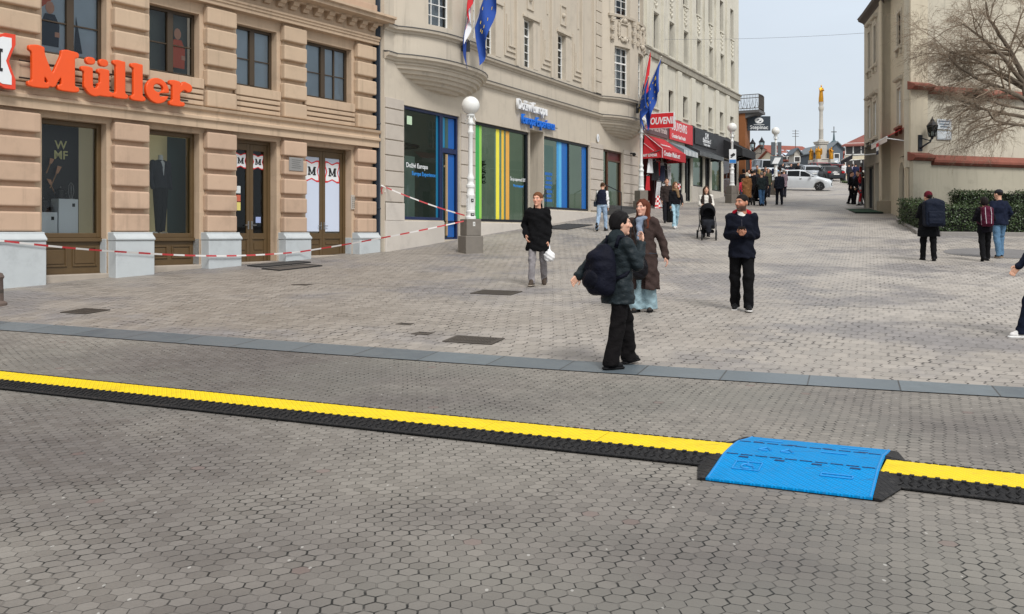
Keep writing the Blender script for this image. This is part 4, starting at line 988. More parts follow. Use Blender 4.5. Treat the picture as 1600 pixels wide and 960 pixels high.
def shrub(name,label,cat,x,y,z,h,r,n=420,pot=True):
    t=thing(name,label,cat); onb(t,x,y,z)
    m=MB()
    for i in range(n):
        a=random.uniform(0,2*PI); q=random.random()**.5*r; zz=random.uniform(.35,1)*h; s=random.uniform(.05,.11)
        c=Vector((q*math.cos(a),q*math.sin(a),zz)); d1=Vector((random.gauss(0,1),random.gauss(0,1),random.gauss(0,.6))).normalized()*s; d2=d1.orthogonal().normalized()*s*.45
        m.quad(c-d1,c+d2,c+d1,c-d2)
    m.build('foliage',simple('pot plant leaf',(46,66,40),.5,var=.4,scale=9),t,fix=False)
    m=MB()
    for i in range(6): a=i*1.1; m.tube([(0,0,.1),(.3*r*math.cos(a),.3*r*math.sin(a),h*.45),(.6*r*math.cos(a),.6*r*math.sin(a),h*.8)],.012,5)
    m.build('stem',flat('stem',(70,58,42),.8),t)
    if pot: m=MB().lathe([(r*.6,-.75),(r*.75,-.1),(r*.8,0),(r*.7,0)],18); m.build('pot',flat('pale planter',(196,196,190),.6),t,smooth=True)
shrub('potted_plant','leafy potted plant inside the green and yellow striped shop window','plant',6.2,.8,2.76,1.3,.45)
w=glazing(10.15,14.55,2.46,5.24,fr=BLKFR,mull=(12.62,))
for x0,x1,rgb in((11.55,11.75,(60,150,210)),(11.75,12.0,(90,180,225)),(12.0,12.55,(20,100,178)),(14.0,14.44,(20,100,178))): stripe(w,x0,x1,2.55,5.15,.135,rgb)
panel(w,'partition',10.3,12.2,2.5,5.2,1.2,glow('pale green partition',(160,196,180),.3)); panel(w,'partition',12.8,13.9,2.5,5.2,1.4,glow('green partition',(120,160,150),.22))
MBP=MB()
for i in range(7): MBP.box(10.5+.06*(i%3),11.15-.08*(i%2),.13,.135,2.75+.17*i,2.86+.17*i)
MBP.build('poster',flat('blue poster print',(40,100,170),.6),w)
# recessed entry between the windows
e=empty('entrance',(0,0,0),0,b2)
m=MB(); m.quad((8.98,1.2,1.2),(10.1,1.2,1.2),(10.1,1.2,5.36),(8.98,1.2,5.36)); m.build('back_wall',TAUPE,e,fix=False)
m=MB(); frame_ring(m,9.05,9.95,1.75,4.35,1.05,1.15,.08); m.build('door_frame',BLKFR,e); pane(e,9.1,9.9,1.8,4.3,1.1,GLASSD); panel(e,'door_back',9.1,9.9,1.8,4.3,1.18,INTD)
m=MB().box(9.12,9.2,.9,.96,2.0,4.2); m.build('handle',flat('pale wood handle',(176,150,112),.5),e)
m=MB(); g=gz(bw(9.5,0).y); m.box(8.99,10.09,-.35,1.2,g-.3,g+.14); m.build('step',simple('dark stone step',(80,78,76),.7),e,bevel=.015)
t=thing('handrail','black metal handrail beside the recessed entrance','handrail'); onb(t,0,0); m=MB(); g=gz(bw(8.4,.7).y)
m.tube([(8.35,-.75,g-.05),(8.35,-.75,g+.98),(9.2,-.55,g+1.42)],.028,8); m.tube([(9.2,-.55,g),(9.2,-.55,g+1.42)],.02,6); m.build('rail',BLKFR,t)
# shop at the corner under the right oriel
w=empty('shop_front',(0,0,0),0,b2); BRN=simple('brown shop frame',(84,52,34),.5)
m=MB(); frame_ring(m,16.003,18.397,2.303,5.217,.1,.22,.07); m.box(16.75,16.85,.1,.22,2.4,5.15); m.box(16.85,18.33,.1,.22,4.75,4.82); m.build('frame',BRN,w,bevel=.01)
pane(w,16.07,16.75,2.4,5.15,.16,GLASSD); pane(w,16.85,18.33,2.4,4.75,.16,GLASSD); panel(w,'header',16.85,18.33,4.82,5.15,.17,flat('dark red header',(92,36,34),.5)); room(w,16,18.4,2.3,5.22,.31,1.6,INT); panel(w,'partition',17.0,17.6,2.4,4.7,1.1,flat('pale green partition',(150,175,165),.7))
m=MB(); g=gz(bw(17,0).y); m.box(15.9,18.6,-.9,.1,g-.3,g+.16); m.box(15.95,18.5,-.5,.1,g+.16,g+.32); m.build('step',simple('dark stone step',(70,70,70),.7),w,bevel=.015)
t=thing('handrail','thin dark handrail on the steps of the corner shop','handrail'); onb(t,0,0); m=MB(); m.tube([(15.75,-.95,g-.05),(15.75,-.95,g+.85),(15.75,-.1,g+1.25)],.022,6); m.tube([(15.75,-.1,g),(15.75,-.1,g+1.25)],.018,6); m.build('rail',BLKFR,t)
t=thing('house_number_plate','small oval white house number plate beside the corner shop','number plate'); onb(t,15.3,-.05,5.62); m=MB().lathe([(.13,0),(.13,.02)],16); m.v=[(a,-c,b*1.35) for a,b,c in m.v]; m.build('plate',WHITE,t); text('number','1',.2,BLACK,t,(0,-.022,-.08),extrude=.002,bold=.02,align='CENTER')
t=thing('security_camera','small dark dome camera on the wall above the corner shop','camera'); onb(t,19.2,-.1,5.2); m=MB().tube([(0,.1,.05),(0,-.12,.05)],.03,8); m.ball((0,-.14,0),.09,10); m.build('body',BLACK,t,smooth=True)
# raised lettering
t=thing('shop_lettering','raised white and blue two line lettering above the striped shop windows','sign'); onb(t,0,-.03)
text('lettering','Doživi Europu',.52,flat('white raised letters',(226,228,230),.45),t,(7.72,-.09,5.98),extrude=.045,bold=.012,sx=.80)
text('lettering','Europa Experience',.48,flat('blue raised letters',(20,110,215),.45),t,(8.1,-.09,5.5),extrude=.045,bold=.012,sx=.74)
m=MB(); m.box(7.75,10.3,-.045,-.03,6.08,6.11); m.box(8.2,11.2,-.045,-.03,5.6,5.63); m.build('rail',FLASH,t)

p_=mw(5.7,.62); door_mat(p_.x,p_.y,1.5,.55,MRZ,(62,60,58),'dark doormat right in front of the glazed double door')
p_=mw(5.3,1.5); door_mat(p_.x,p_.y,1.3,.6,MRZ,(84,78,72),'worn grey mat lying in the street before the glazed double door')
p_=bw(9.7,1.15); door_mat(p_.x,p_.y,2.3,1.1,B2RZ,(52,52,54),'black mat in front of the recessed entrance between the striped windows')
# ================================================================== long pale building with shops, farther up the left side
CONC=simple('weathered pale render',(204,200,186),.85,var=.09,scale=2.0,bump=.15,streak=.55,dirt=.22)
CONCD=simple('stained string course',(160,155,142),.85,var=.2,scale=3,streak=.6,dirt=.4)
WINB=simple('dark window wood',(44,32,28),.6); CURTR=simple('brown red curtain',(92,52,44),.9,var=.2); DKGL=glass('dark upper glass',(.35,.36,.38),.8)
FASC=simple('dark shop fascia',(44,44,47),.6,var=.15); CHAR=flat('charcoal frame',(38,40,42),.5)
U0=20.65
def ux(u): return u-U0
b3=thing('long_building','pale stained stone building with tall narrow windows above a row of small shops','building',tuple(bw(U0,0,0)),B2RZ)
B3E=39.3-U0
W3=[(1.85+2.45*i,2.65+2.45*i) for i in range(7)]
m=MB()
SH3=[(ux(20.85),ux(24.55),2.6,6.3),(ux(24.9),ux(27.3),3.75,6.0),(ux(27.7),ux(28.8),3.3,6.0),(ux(29.2),ux(31.2),4.2,6.0),(ux(31.6),ux(32.6),3.6,6.0),(ux(33),ux(35.2),4.1,6.0),(ux(35.6),ux(38.9),3.7,6.2)]
ops=[s+(.25,) for s in SH3]+[(a,b,7.85,9.02,.35) for a,b in W3]+[(a,b,10.72,12.55,.35) for a,b in W3]+[(a,b,14.0,15.9,.35) for a,b in W3]
wall(m,.0,B3E,1.5,20,.0,ops); m.quad((B3E,0,1.5),(B3E,9,1.5),(B3E,9,20),(B3E,0,20)); m.quad((0,0,15),(0,0,20),(0,9,20),(0,9,15)); m.quad((0,0,20),(B3E,0,20),(B3E,9,20),(0,9,20)); m.build('wall',CONC,b3)
m=MB(); m.prism([(.02,10.22),(-.12,10.25),(-.14,10.5),(-.2,10.56),(-.2,10.62),(.02,10.68)],'x',0,B3E); m.build('string_course',CONCD,b3)
for i in range(8):
    m=MB(); c=1.02+2.45*i
    if c+.5>B3E: continue
    m.box(c-.34,c+.34,-.1,.02,7.55,10.2); m.box(c-.42,c-.36,-.05,.02,7.55,10.2); m.box(c+.36,c+.42,-.05,.02,7.55,10.2)
    for d in(-.36,0.02): m.box(c+d,c+d+.34,-.13,.02,10.69,20)
    m.build('pilaster',CONC,b3,bevel=.012)
for a,b in W3:
    m=MB(); c=(a+b)/2; frame_ring(m,a-.12,b+.12,10.69,12.7,-.05,.03,.1)
    for z in(12.95,13.2,13.45,13.7): m.ball((c,-.02,z),.1,8); m.ball((c-.18,-.02,z+.1),.07,6); m.ball((c+.18,-.02,z+.1),.07,6)
    m.box(a-.05,b+.05,-.08,.03,13.9,13.98); m.box(a-.05,b+.05,-.09,.03,7.74,7.82)
    m.build('window_surround',CONC,b3,smooth=True,angle=30)
for i,(a,b) in enumerate(W3):
    for z0,z1 in((7.85,9.02),(10.72,12.55),(14.0,15.9)):
        w=empty('window',(0,0,0),0,b3); m=MB(); frame_ring(m,a+.003,b-.003,z0+.003,z1-.003,.2,.26,.06); m.box((a+b)/2-.03,(a+b)/2+.03,.2,.25,z0+.06,z1-.06); m.box(a+.06,b-.06,.205,.245,z0+(z1-z0)*.7,z0+(z1-z0)*.7+.05); m.build('frame',WINB,w)
        pane(w,a+.05,b-.05,z0+.05,z1-.05,.23,DKGL); panel(w,'curtain',a+.02,b-.02,z0+.02,z1-.02,.36,CURTR if (i*3+int(z0))%5<2 else DARKROOM)
# shop fronts
def front(u0,u1,z0,z1,kind,frm=CHAR):
    a,b=ux(u0),ux(u1); w=empty('shop_front',(0,0,0),0,b3); m=MB(); frame_ring(m,a+.003,b-.003,z0,z1-.003,.05,.16,.08)
    if kind=='door': m.box((a+b)/2-.04,(a+b)/2+.04,.05,.15,z0+.08,z1-.08)
    m.build('frame',frm,w); pane(w,a+.07,b-.07,z0+.07,z1-.07,.1,GLASSD); room(w,a,b,z0,z1,.26,1.6,{'warm':simple('painted warm light',(214,120,60),.8,var=.4,scale=1.5),'door':DARKROOM}.get(kind,INT)); return w  # 'warm': orange shop light put into the wall colour, nothing emits
front(24.9,27.3,3.75,6.0,'win'); front(27.7,28.8,3.3,6.0,'door'); front(29.2,31.2,4.2,6.0,'win'); front(31.6,32.6,3.6,6.0,'door'); front(33,35.2,4.1,6.0,'win'); front(35.6,38.9,3.7,6.2,'warm')
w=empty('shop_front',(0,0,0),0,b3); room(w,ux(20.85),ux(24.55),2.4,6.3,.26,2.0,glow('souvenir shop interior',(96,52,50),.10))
MAR=simple('dark maroon boards',(62,26,30),.6)
m=MB(); m.box(ux(20.7),ux(20.95),-.03,.1,2.5,6.3); m.box(ux(24.4),ux(24.6),-.03,.1,2.5,6.3); m.box(ux(22.7),ux(22.78),.0,.1,2.5,6.3); m.build('frame',MAR,w)
PLB=simple('pale shop plinth',(188,182,172),.8,dirt=.3)
for a,b,z in((24.62,27.66,3.74),(28.84,31.56,4.18),(32.64,35.5,4.08)): MB().box(ux(a),ux(b),-.06,.03,1.8,z).build('plinth',PLB,b3)
m=MB(); m.box(ux(28.8),ux(38.9),-.12,.02,6.25,7.5); m.build('fascia',FASC,b3,bevel=.01)
m=MB(); m.box(ux(20.7),ux(24.7),-.08,.02,6.42,7.15); m.build('fascia',simple('grey red fascia',(96,74,76),.6),b3)
text('lettering','Hrvatske Ručne Izrade',.44,flat('pale fascia letters',(196,180,176),.5),b3,(ux(20.85),-.09,6.62),extrude=.006,bold=.01,sx=.86)
SRED=simple('souvenir red',(206,36,44),.5,var=.06); SREDD=simple('awning red cloth',(176,28,38),.75,var=.1,scale=5)
t=thing('shop_sign','wide red panel with white lettering above the souvenir awning','sign',tuple(bw(U0,0,0)),B2RZ)
MB().box(ux(24.75),ux(28.7),-.14,-.09,6.42,7.5).build('board',SRED,t,bevel=.01)
text('lettering','SOUVENIRS',.62,WHITE,t,(ux(25.0),-.145,6.95),extrude=.004,bold=.008,sx=.82); text('lettering','Croatian hand made',.3,WHITE,t,(ux(25.0),-.145,6.55),extrude=.004,bold=.015,shear=.3,sx=.95)
t=thing('projecting_sign','red projecting sign with bold white lettering hanging over the souvenir shop','sign',tuple(bw(21.3,0,0)),B2RZ-PI/2)
MB().box(-1.5,-.12,-.04,.04,6.6,7.32).rot if False else None
PS=empty('sign_body',(0,0,0),PI,t)
MB().box(.08,1.5,-.05,.05,6.58,7.34).build('frame',WHITE,PS,bevel=.01); MB().box(.11,1.47,-.056,-.051,6.61,7.31).build('board',SRED,PS)
text('lettering','SOUVENIR',.46,WHITE,PS,(.15,-.06,6.8),extrude=.004,bold=.025,shear=.18,sx=.66); m=MB(); m.box(0,.08,-.03,.03,6.8,6.86); m.box(0,.08,-.03,.03,7.1,7.16); m.build('bracket',BLKFR,PS)
t.rotation_euler=(0,0,B2RZ+PI/2)
t=thing('shop_sign','black panel with white script lettering over the shop next to the souvenir shop','sign',tuple(bw(U0,0,0)),B2RZ)
MB().box(ux(29.0),ux(33.4),-.18,-.125,6.55,7.42).build('board',BLACK,t,bevel=.01)
text('lettering','S.M.',.46,WHITE,t,(ux(31.3),-.185,7.02),extrude=.004,bold=.02,shear=.3,align='CENTER'); text('lettering','Bakačeva 5',.36,WHITE,t,(ux(31.3),-.185,6.78),extrude=.004,bold=.015,shear=.3,align='CENTER'); text('lettering','Factory outlet',.22,WHITE,t,(ux(31.3),-.185,6.6),extrude=.004,bold=.02,align='CENTER')
def awning(name,label,u0,u1,out,zt,zf,zv,cloth,valance=None,side=True,inset=0.):
    t=thing(name,label,'awning',tuple(bw(u0,0,0)),B2RZ); L=u1-u0; n=14
    m=MB(); k=max(2,int(L/.1))
    rows=[]
    for j in range(n+1):
        s=j/n; y=-.02-out*s; z=zt+(zf-zt)*s-.03*math.sin(PI*s); q=inset*(1-s); rows.append([(q,y,z),(L-q,y,z),(L-q,y+.004,z-.02),(q,y+.004,z-.02)])
    m.loft(rows); m.build('canopy',cloth,t,smooth=True,angle=30)
    m=MB(); kk=int(L/.12)
    for i in range(kk):
        a,b=L*i/kk,L*(i+1)/kk; sc=.03*math.sin(PI*.5)*(1 if i%2 else .4); m.quad((a,-.022-out,zf),(b,-.022-out,zf),(b,-.022-out,zv-(sc if i%2 else 0)),(a,-.022-out,zv-(0 if i%2 else sc)),i%2)
    m.build('valance',[cloth,valance or cloth],t,fix=False)
    if side:
        for x,q in((0,inset),(L,-inset)): MB().add([(x+q,-.02,zt),(x,-.02-out,zf),(x,-.02-out,zv),(x,-.02,zv-.02)],[(0,1,2,3)]).build('side',cloth,t,fix=False)
    m=MB()
    for x in(.05,L-.05): m.tube([(x,0,zv+.1),(x,-out,zf-.03)],.02,6)
    m.build('arm',METAL,t); return t
t=awning('awning','red souvenir shop awning with white lettering and closed sides',20.9,24.6,1.0,6.34,5.58,5.15,SREDD,inset=.35)
text('lettering','Croatian Made art',.34,WHITE,t,(.2,-1.03,5.28),extrude=.003,bold=.015,shear=.25,sx=.98)
sd=empty('side_lettering',(-.012,-.04,5.2),-PI/2,t); text('lettering','ART SUVENIR',.19,WHITE,sd,(.02,0,.02),extrude=.002,bold=.015,sx=.62); sd.parent=t
m=MB()
for x,y0 in((.35,0),(0.35,0),): pass
m.tube([(.345,-.03,6.35),(-.004,-1.03,5.585),(-.004,-1.03,5.15)],.012,5); m.tube([(.2,-.025,5.9),(-.006,-.6,5.5)],.01,5); m.build('piping',WHITE,t)
text('lettering','souvenir shop',.26,WHITE,t,(.5,-.86,5.78),extrude=.003,bold=.01,sx=.9).rotation_euler=(R(-52),0,0)
awning('awning','grey and white striped awning next to the red souvenir awning',24.9,27.4,.8,6.3,5.88,5.62,simple('grey awning cloth',(120,132,138),.8,var=.12),WHITE)
awning('awning','dark grey awning under the black script sign',27.7,32.6,.8,6.42,6.02,5.8,simple('dark awning cloth',(46,50,54),.8,var=.15),flat('pale stripe',(120,124,126),.8))
awning('awning','big black rounded awning at the far end of the shop row',35.2,38.6,1.25,7.4,6.75,6.3,simple('black awning cloth',(26,27,30),.8,var=.2),None)
# souvenirs hanging outside
CHK=N('red white checker cloth'); tcx=CHK.new('ShaderNodeTexChecker'); CHK.set(tcx.inputs['Vector'],CHK.obj()); tcx.inputs['Scale'].default_value=9; CHK.set(tcx.inputs['Color1'],lin((200,30,40))); CHK.set(tcx.inputs['Color2'],lin((228,226,222))); CHK=CHK.done(CHK.bsdf(tcx.outputs[0],.8))
def garment(u,out,z,w,h,m_,label,cat='garment',name='hanging_garment'):
    t=thing(name,label,cat); o=bw(u,out,z); t.location=o; t.rotation_euler=(0,0,B2RZ-.5)
    V=[];n=9
    for j in range(8):
        for i in range(n):
            s=i/(n-1)-.5; q=j/7; V.append((s*w*(.75+.25*q),.03*math.sin(s*14+q*2),-h*q-.05*abs(s)*(1-q)))
    F=np.array([(j*n+i,j*n+i+1,(j+1)*n+i+1,(j+1)*n+i) for j in range(7) for i in range(n-1)])
    link('cloth',np_mesh('cloth',np.array(V),F,m_),t); m=MB(); m.tube([(-w*.38,0,.0),(0,0,.06),(w*.38,0,0)],.01,5); m.tube([(0,0,.06),(0,0,.14),(.03,0,.16)],.006,4); m.build('hanger',METAL,t)
GREYC=simple('pale grey knit',(186,186,188),.9,var=.3,scale=20); BLKC=simple('black cloth',(26,26,30),.9); REDC=simple('red cloth',(180,34,42),.9,var=.25,scale=9); NAVC=simple('navy cloth',(34,40,62),.9)
GS=[(21.5,.5,5.0,.5,.9,BLKC,'black shirt hanging highest under the red awning'),(21.6,.62,4.05,.42,.8,GREYC,'pale grey scarf set hanging at the left under the red awning'),(21.55,.72,3.32,.42,.62,CHK,'red and white checkered cloth hanging nearest the ground on the left'),(22.0,.72,3.95,.3,.75,GREYC,'narrow pale grey scarf hanging in the middle of the souvenir display'),(22.05,.8,3.3,.34,.6,CHK,'red and white checkered cloth hanging second from the left'),(22.5,.5,4.9,.4,.8,NAVC,'navy shirt hanging in the middle under the red awning'),(23.0,.45,4.7,.4,.9,BLKC,'black shirt hanging right of the middle under the red awning'),(23.2,.6,3.5,.35,.65,REDC,'red cloth hanging low on the right of the souvenir display'),(23.7,.5,3.75,.4,.8,CHK,'checkered cloth hanging low on the far right of the souvenir display'),(23.6,.45,4.75,.35,.85,GREYC,'pale grey shirt hanging at the right under the red awning'),(20.95,.3,4.3,.3,.7,REDC,'red cloth hanging on the far left edge of the souvenir shop'),(24.2,.5,3.7,.4,.75,GREYC,'pale grey cloth at the right end of the souvenir shop')]
for i in range(9):
    GS.append((21.0+.4*i,.78+.05*(i%2),3.35+.09*i+.0,.36,.62,[CHK,GREYC,REDC,CHK][i%4],'%s hanging %s along the low rail of the souvenir shop'%(['red and white checkered bag','pale grey bag','red bag','checkered bag'][i%4],['first','second','third','fourth','fifth','sixth','seventh','eighth','last'][i])))
for i in range(6):
    GS.append((21.15+.55*i,.35,5.15-.03*i,.4,.7,[WHITE,NAVC,REDC,GREYC,BLKC,WHITE][i],'%s shirt hanging in the back row of the souvenir shop'%['white','navy','red','grey','black','second white'][i]))
for g in GS: garment(*g)
t=thing('souvenir_rack','low rack packed with small bright souvenirs in front of the souvenir shop','rack'); o=bw(22.9,.75); t.location=(o.x,o.y,gz(o.y)); t.rotation_euler=(0,0,B2RZ)
m=MB()
for z in(.25,.6): m.box(-1.1,1.1,-.2,.2,z,z+.03)
for x in(-1.1,1.07):
    for y in(-.2,.17): m.box(x,x+.03,y,y+.03,0,.95)
m.build('frame',METAL,t); cols=[REDC,GREYC,CHK,NAVC,WHITE,SRED]
m=MB()
for z in(.28,.63):
    for i in range(26): x=-1.05+i*.083; h=random.uniform(.08,.24); m.box(x,x+.06,random.uniform(-.19,-.1),.15,z,z+h,random.randrange(6))
m.build('goods',cols,t)

# ================================================================== small brown annexe with roof terrace, hanging sign, wall lanterns
BROWN=simple('orange brown boarding',(134,84,48),.8,var=.15,streak=.3)
b4=thing('annexe_building','narrow orange brown annexe with a railed roof terrace at the end of the shop row','building',tuple(bw(39.35,0,0)),B2RZ)
m=MB(); m.box(0,1.3,-.42,6,3,9.42); m.build('wall',BROWN,b4,bevel=.01)
m=MB(); m.box(-.1,1.6,-1.35,6,9.424,9.6); m.prism([(-.42,9.1),(-1.3,9.40),(-1.3,9.42),(-.42,9.42)],'x',0,1.3); m.build('terrace',simple('dark terrace slab',(92,92,94),.8),b4)
m=MB()
for z in(9.72,10.62): m.tube([(-.05,0,z),(-.05,-1.3,z),(.7,-1.36,z),(1.5,-1.3,z),(1.5,3,z)],.025,6)
for i in range(14): y=-1.3+i*.1; m.tube([(-.05,y,9.6),(-.05,y,10.62)],.012,5)
for i in range(16): x=-.05+i*.1; m.tube([(x,-1.31,9.6),(x,-1.31,10.62)],.012,5)
for i in range(5): m.tube([(-.05,-1.3+.26*i,9.7),(-.05,-1.17+.26*i,10.3),(-.05,-1.04+.26*i,9.7)],.014,5)
m.build('railing',IRON,b4); m=MB(); frame_ring(m,.2,1.1,4.0,6.6,-.46,-.4,.08); m.build('door_frame',CHAR,b4); panel(b4,'door',.28,1.02,4.05,6.52,-.425,DARKROOM)
t=thing('hanging_sign','dark slate hanging sign with a white oval emblem and white lettering below the roof terrace','sign',tuple(bw(39.75,.42,0)),B2RZ-PI/2)
t.rotation_euler=(0,0,0)
MB().box(.05,1.55,-.04,.04,8.32,9.27).build('board',simple('slate sign board',(40,52,64),.5,var=.05),t,bevel=.01)
m=MB(); m.lathe([(.23,0),(.23,.006)],24); m.v=[(a*1.25+.8,-.041-c,b*.85+8.98) for a,b,c in m.v]; m.build('emblem',WHITE,t)
m=MB(); m.prism([(.62,8.95),(.7,9.06),(.84,9.08),(.78,9.0),(.7,8.98)],'y',-.052,-.048); m.prism([(.98,9.0),(.92,8.88),(.76,8.87),(.84,8.94),(.92,8.96)],'y',-.052,-.048); m.build('emblem_mark',t.children[0].data.materials[0],t)
text('lettering','Stepinac',.36,WHITE,t,(.8,-.045,8.42),extrude=.003,bold=.012,align='CENTER'); m=MB().box(.45,1.15,-.045,-.041,8.69,8.72); m.build('rule',WHITE,t)
m=MB(); m.box(-.0,.06,-.03,.03,8.5,8.56); m.box(-.0,.06,-.03,.03,9.0,9.06); m.build('bracket',BLKFR,t)
GLOBE=N('opal globe'); GLOBE=GLOBE.done(GLOBE.bsdf(lin((226,226,222)),.25,0,.5,coat=.2)); LGL=glass('lantern glass',(.7,.75,.74),1.0)
def lantern_body(t,x,y,z,s=1.0):
    o=empty('lantern',(x,y,z),0,t); m=MB()
    a,b=.13*s,.2*s; h=.42*s
    for i in range(4):
        q=PI/4+i*PI/2; p=PI/4+(i+1)*PI/2
        m.tube([(a*math.cos(q),a*math.sin(q),0),(b*math.cos(q),b*math.sin(q),h)],.016*s,4); m.tube([(b*math.cos(q),b*math.sin(q),h),(b*math.cos(p),b*math.sin(p),h)],.016*s,4); m.tube([(a*math.cos(q),a*math.sin(q),0),(a*math.cos(p),a*math.sin(p),0)],.016*s,4)
    m.lathe([(b*1.1,h),(b*.9,h+.05*s),(.07*s,h+.2*s),(.08*s,h+.22*s),(.03*s,h+.27*s),(.012*s,h+.36*s)],8); m.lathe([(.03*s,-.12*s),(.05*s,-.05*s),(a*.9,0)],8); m.build('cage',BLKFR,o)
    m=MB()
    for i in range(4):
        q=PI/4+i*PI/2; p=PI/4+(i+1)*PI/2; m.quad((a*.96*math.cos(q),a*.96*math.sin(q),.01),(a*.96*math.cos(p),a*.96*math.sin(p),.01),(b*.96*math.cos(p),b*.96*math.sin(p),h-.01),(b*.96*math.cos(q),b*.96*math.sin(q),h-.01))
    m.build('pane',LGL,o,fix=False); m=MB().lathe([(.03*s,.02),(.05*s,.12*s),(.03*s,.2*s)],8); m.build('bulb',GLOBE,o); return o
t=thing('wall_lantern','pair of black iron lanterns on a curled wall bracket below the hanging sign','lantern',tuple(bw(39.8,.45,0)),0)
lantern_body(t,.35,0,7.05); lantern_body(t,.95,0,7.15); m=MB(); m.tube([(0,0,6.9),(.2,0,6.75),(.5,0,6.7),(.65,0,6.85),(.9,0,6.8),(.95,0,7.02)],.025,6); m.tube([(.35,0,6.93),(.4,0,6.75)],.02,6); m.build('bracket',BLKFR,t)

# ================================================================== right hand building, garden wall
CREAM=simple('cream plaster',(196,186,165),.85,var=.08,scale=2.5,bump=.12,streak=.22,dirt=.2); CREAM2=simple('grey cream plaster',(186,178,162),.85,var=.1,scale=2.5,bump=.12,streak=.25,dirt=.25)
GARD=simple('warm garden wall plaster',(192,185,168),.85,var=.12,scale=1.2,bump=.15,streak=.42,dirt=.34); GARDL=simple('lower garden wall plaster',(174,168,150),.85,var=.1,scale=1.2,bump=.15,streak=.25,dirt=.3); TILE=simple('red clay coping',(132,78,64),.9,var=.35,scale=5,dirt=.7,bump=.4,bscale=22); STONEB=simple('stone base',(146,136,118),.9,var=.2,scale=5,bump=.3,dirt=.4)
RP=(16.03,37.5); RRZ=R(78.3); RD=(math.cos(RRZ),math.sin(RRZ))
def rw(x,out,z=0): return Vector((RP[0]+RD[0]*x-RD[1]*out,RP[1]+RD[1]*x+RD[0]*out,z))
rb=thing('corner_house','cream plastered corner house with a dark overhanging eave on the right of the street','building',(RP[0],RP[1],0),RRZ)
def wallr(m,x0,x1,z0,z1,y,ops,depth=.25):  # outside is +y
    k=MB(); wall(k,-x1,-x0,z0,z1,-y,[(-o[1],-o[0])+tuple(o[2:4])+((o[4],) if len(o)>4 else ()) for o in ops],depth); m.add([(-a,-b,c) for a,b,c in k.v],k.f)
ETOP=11.95
m=MB(); OA=[(1.35,2.15,9.4,10.85),(1.35,2.15,6.05,7.65),(.55,1.75,1.9,4.75,.35)]
wallr(m,0,3.7,.8,ETOP,0,OA); m.quad((3.7,0,.8),(3.7,.36,.8),(3.7,.36,ETOP),(3.7,0,ETOP))
m.build('wall',CREAM,rb)
m=MB(); OB=[(5.0,5.6,9.3,11.1),(6.5,7.1,9.3,11.1),(4.9,5.7,5.95,7.6),(6.4,7.2,5.95,7.6),(4.4,5.4,2.2,4.75,.4),(5.8,7.9,2.4,4.75,.4)]
wallr(m,4.15,8.4,.8,ETOP,.36,OB); m.quad((8.4,.36,.8),(8.4,-9,.8),(8.4,-9,ETOP),(8.4,.36,ETOP)); m.build('wall',CREAM2,rb)
m=MB(); m.box(3.7,4.145,-.02,.42,2.98,ETOP); m.build('corner_pilaster',CREAM,rb,bevel=.01)
m=MB(); m.box(3.66,4.4,.0,.47,1.0,2.97); m.build('base',STONEB,rb,bevel=.02)
m=MB(); m.prism([(.3,11.75),(.42,11.9),(.62,12.0),(.66,12.12),(.3,12.15)],'x',3.6,8.5); m.prism([(-.1,11.75),(.08,11.9),(.30,12.0),(.34,12.12),(-.1,12.15)],'x',-.1,3.6)
m.build('eave',simple('dark eave board',(74,64,58),.7),rb); m=MB(); m.add([(-.3,.5,12.13),(8.6,.68,12.13),(8.8,-4.5,15.5),(-.3,-4.5,15.5)],[(0,1,2,3)]); m.add([(8.6,.68,12.13),(9,-9,12.12),(8.8,-4.5,15.5)],[(0,1,2)]); m.build('roof',TILE,rb,fix=False)
def rwin(a,b,z0,z1,y,arch=False,hood=True,sill=None):
    w=empty('window',(0,0,0),0,rb); m=MB(); frame_ring(m,a+.003,b-.003,z0+.003,z1-.003,y-.1,y-.04,.06); c=(a+b)/2; m.box(c-.03,c+.03,y-.1,y-.04,z0+.06,z1-.06); m.box(a+.06,b-.06,y-.1,y-.045,z0+(z1-z0)*.66,z0+(z1-z0)*.66+.05); m.build('frame',WFR if z0<9 else FRB,w)
    o=MB().quad((a+.05,y-.07,z0+.05),(b-.05,y-.07,z0+.05),(b-.05,y-.07,z1-.05),(a+.05,y-.07,z1-.05)).build('pane',GLASSU,w,fix=False)
    MB().quad((a,y-.12,z0),(b,y-.12,z0),(b,y-.12,z1),(a,y-.12,z1)).build('blind',DARKW,w,fix=False)
    m=MB(); m.box(a-.12,b+.12,y-.02,y+.16,z0-.12,z0-.02)
    for x in(a-.05,b-.02): m.box(x,x+.08,y-.02,y+.1,z0-.36,z0-.13)
    m.build('sill',sill or CREAM2,w,bevel=.01)
    m=MB(); frame_ring(m,a-.1,b+.1,z0-.005,z1+.12,y-.02,y+.05,.1)
    if hood: m.prism([(y-.02,z1+.3),(y+.16,z1+.34),(y+.2,z1+.42),(y-.02,z1+.52)],'x',a-.2,b+.2); m.box(a,b,y-.02,y+.06,z1+.13,z1+.29)
    m.build('surround',CREAM2,w,bevel=.006)
for i,o in enumerate(OA[:2]): rwin(*o,0.0,hood=i==1,sill=None if i==0 else simple('brown sill',(120,70,52),.7))
for o in OB[:4]: rwin(*o,.36)
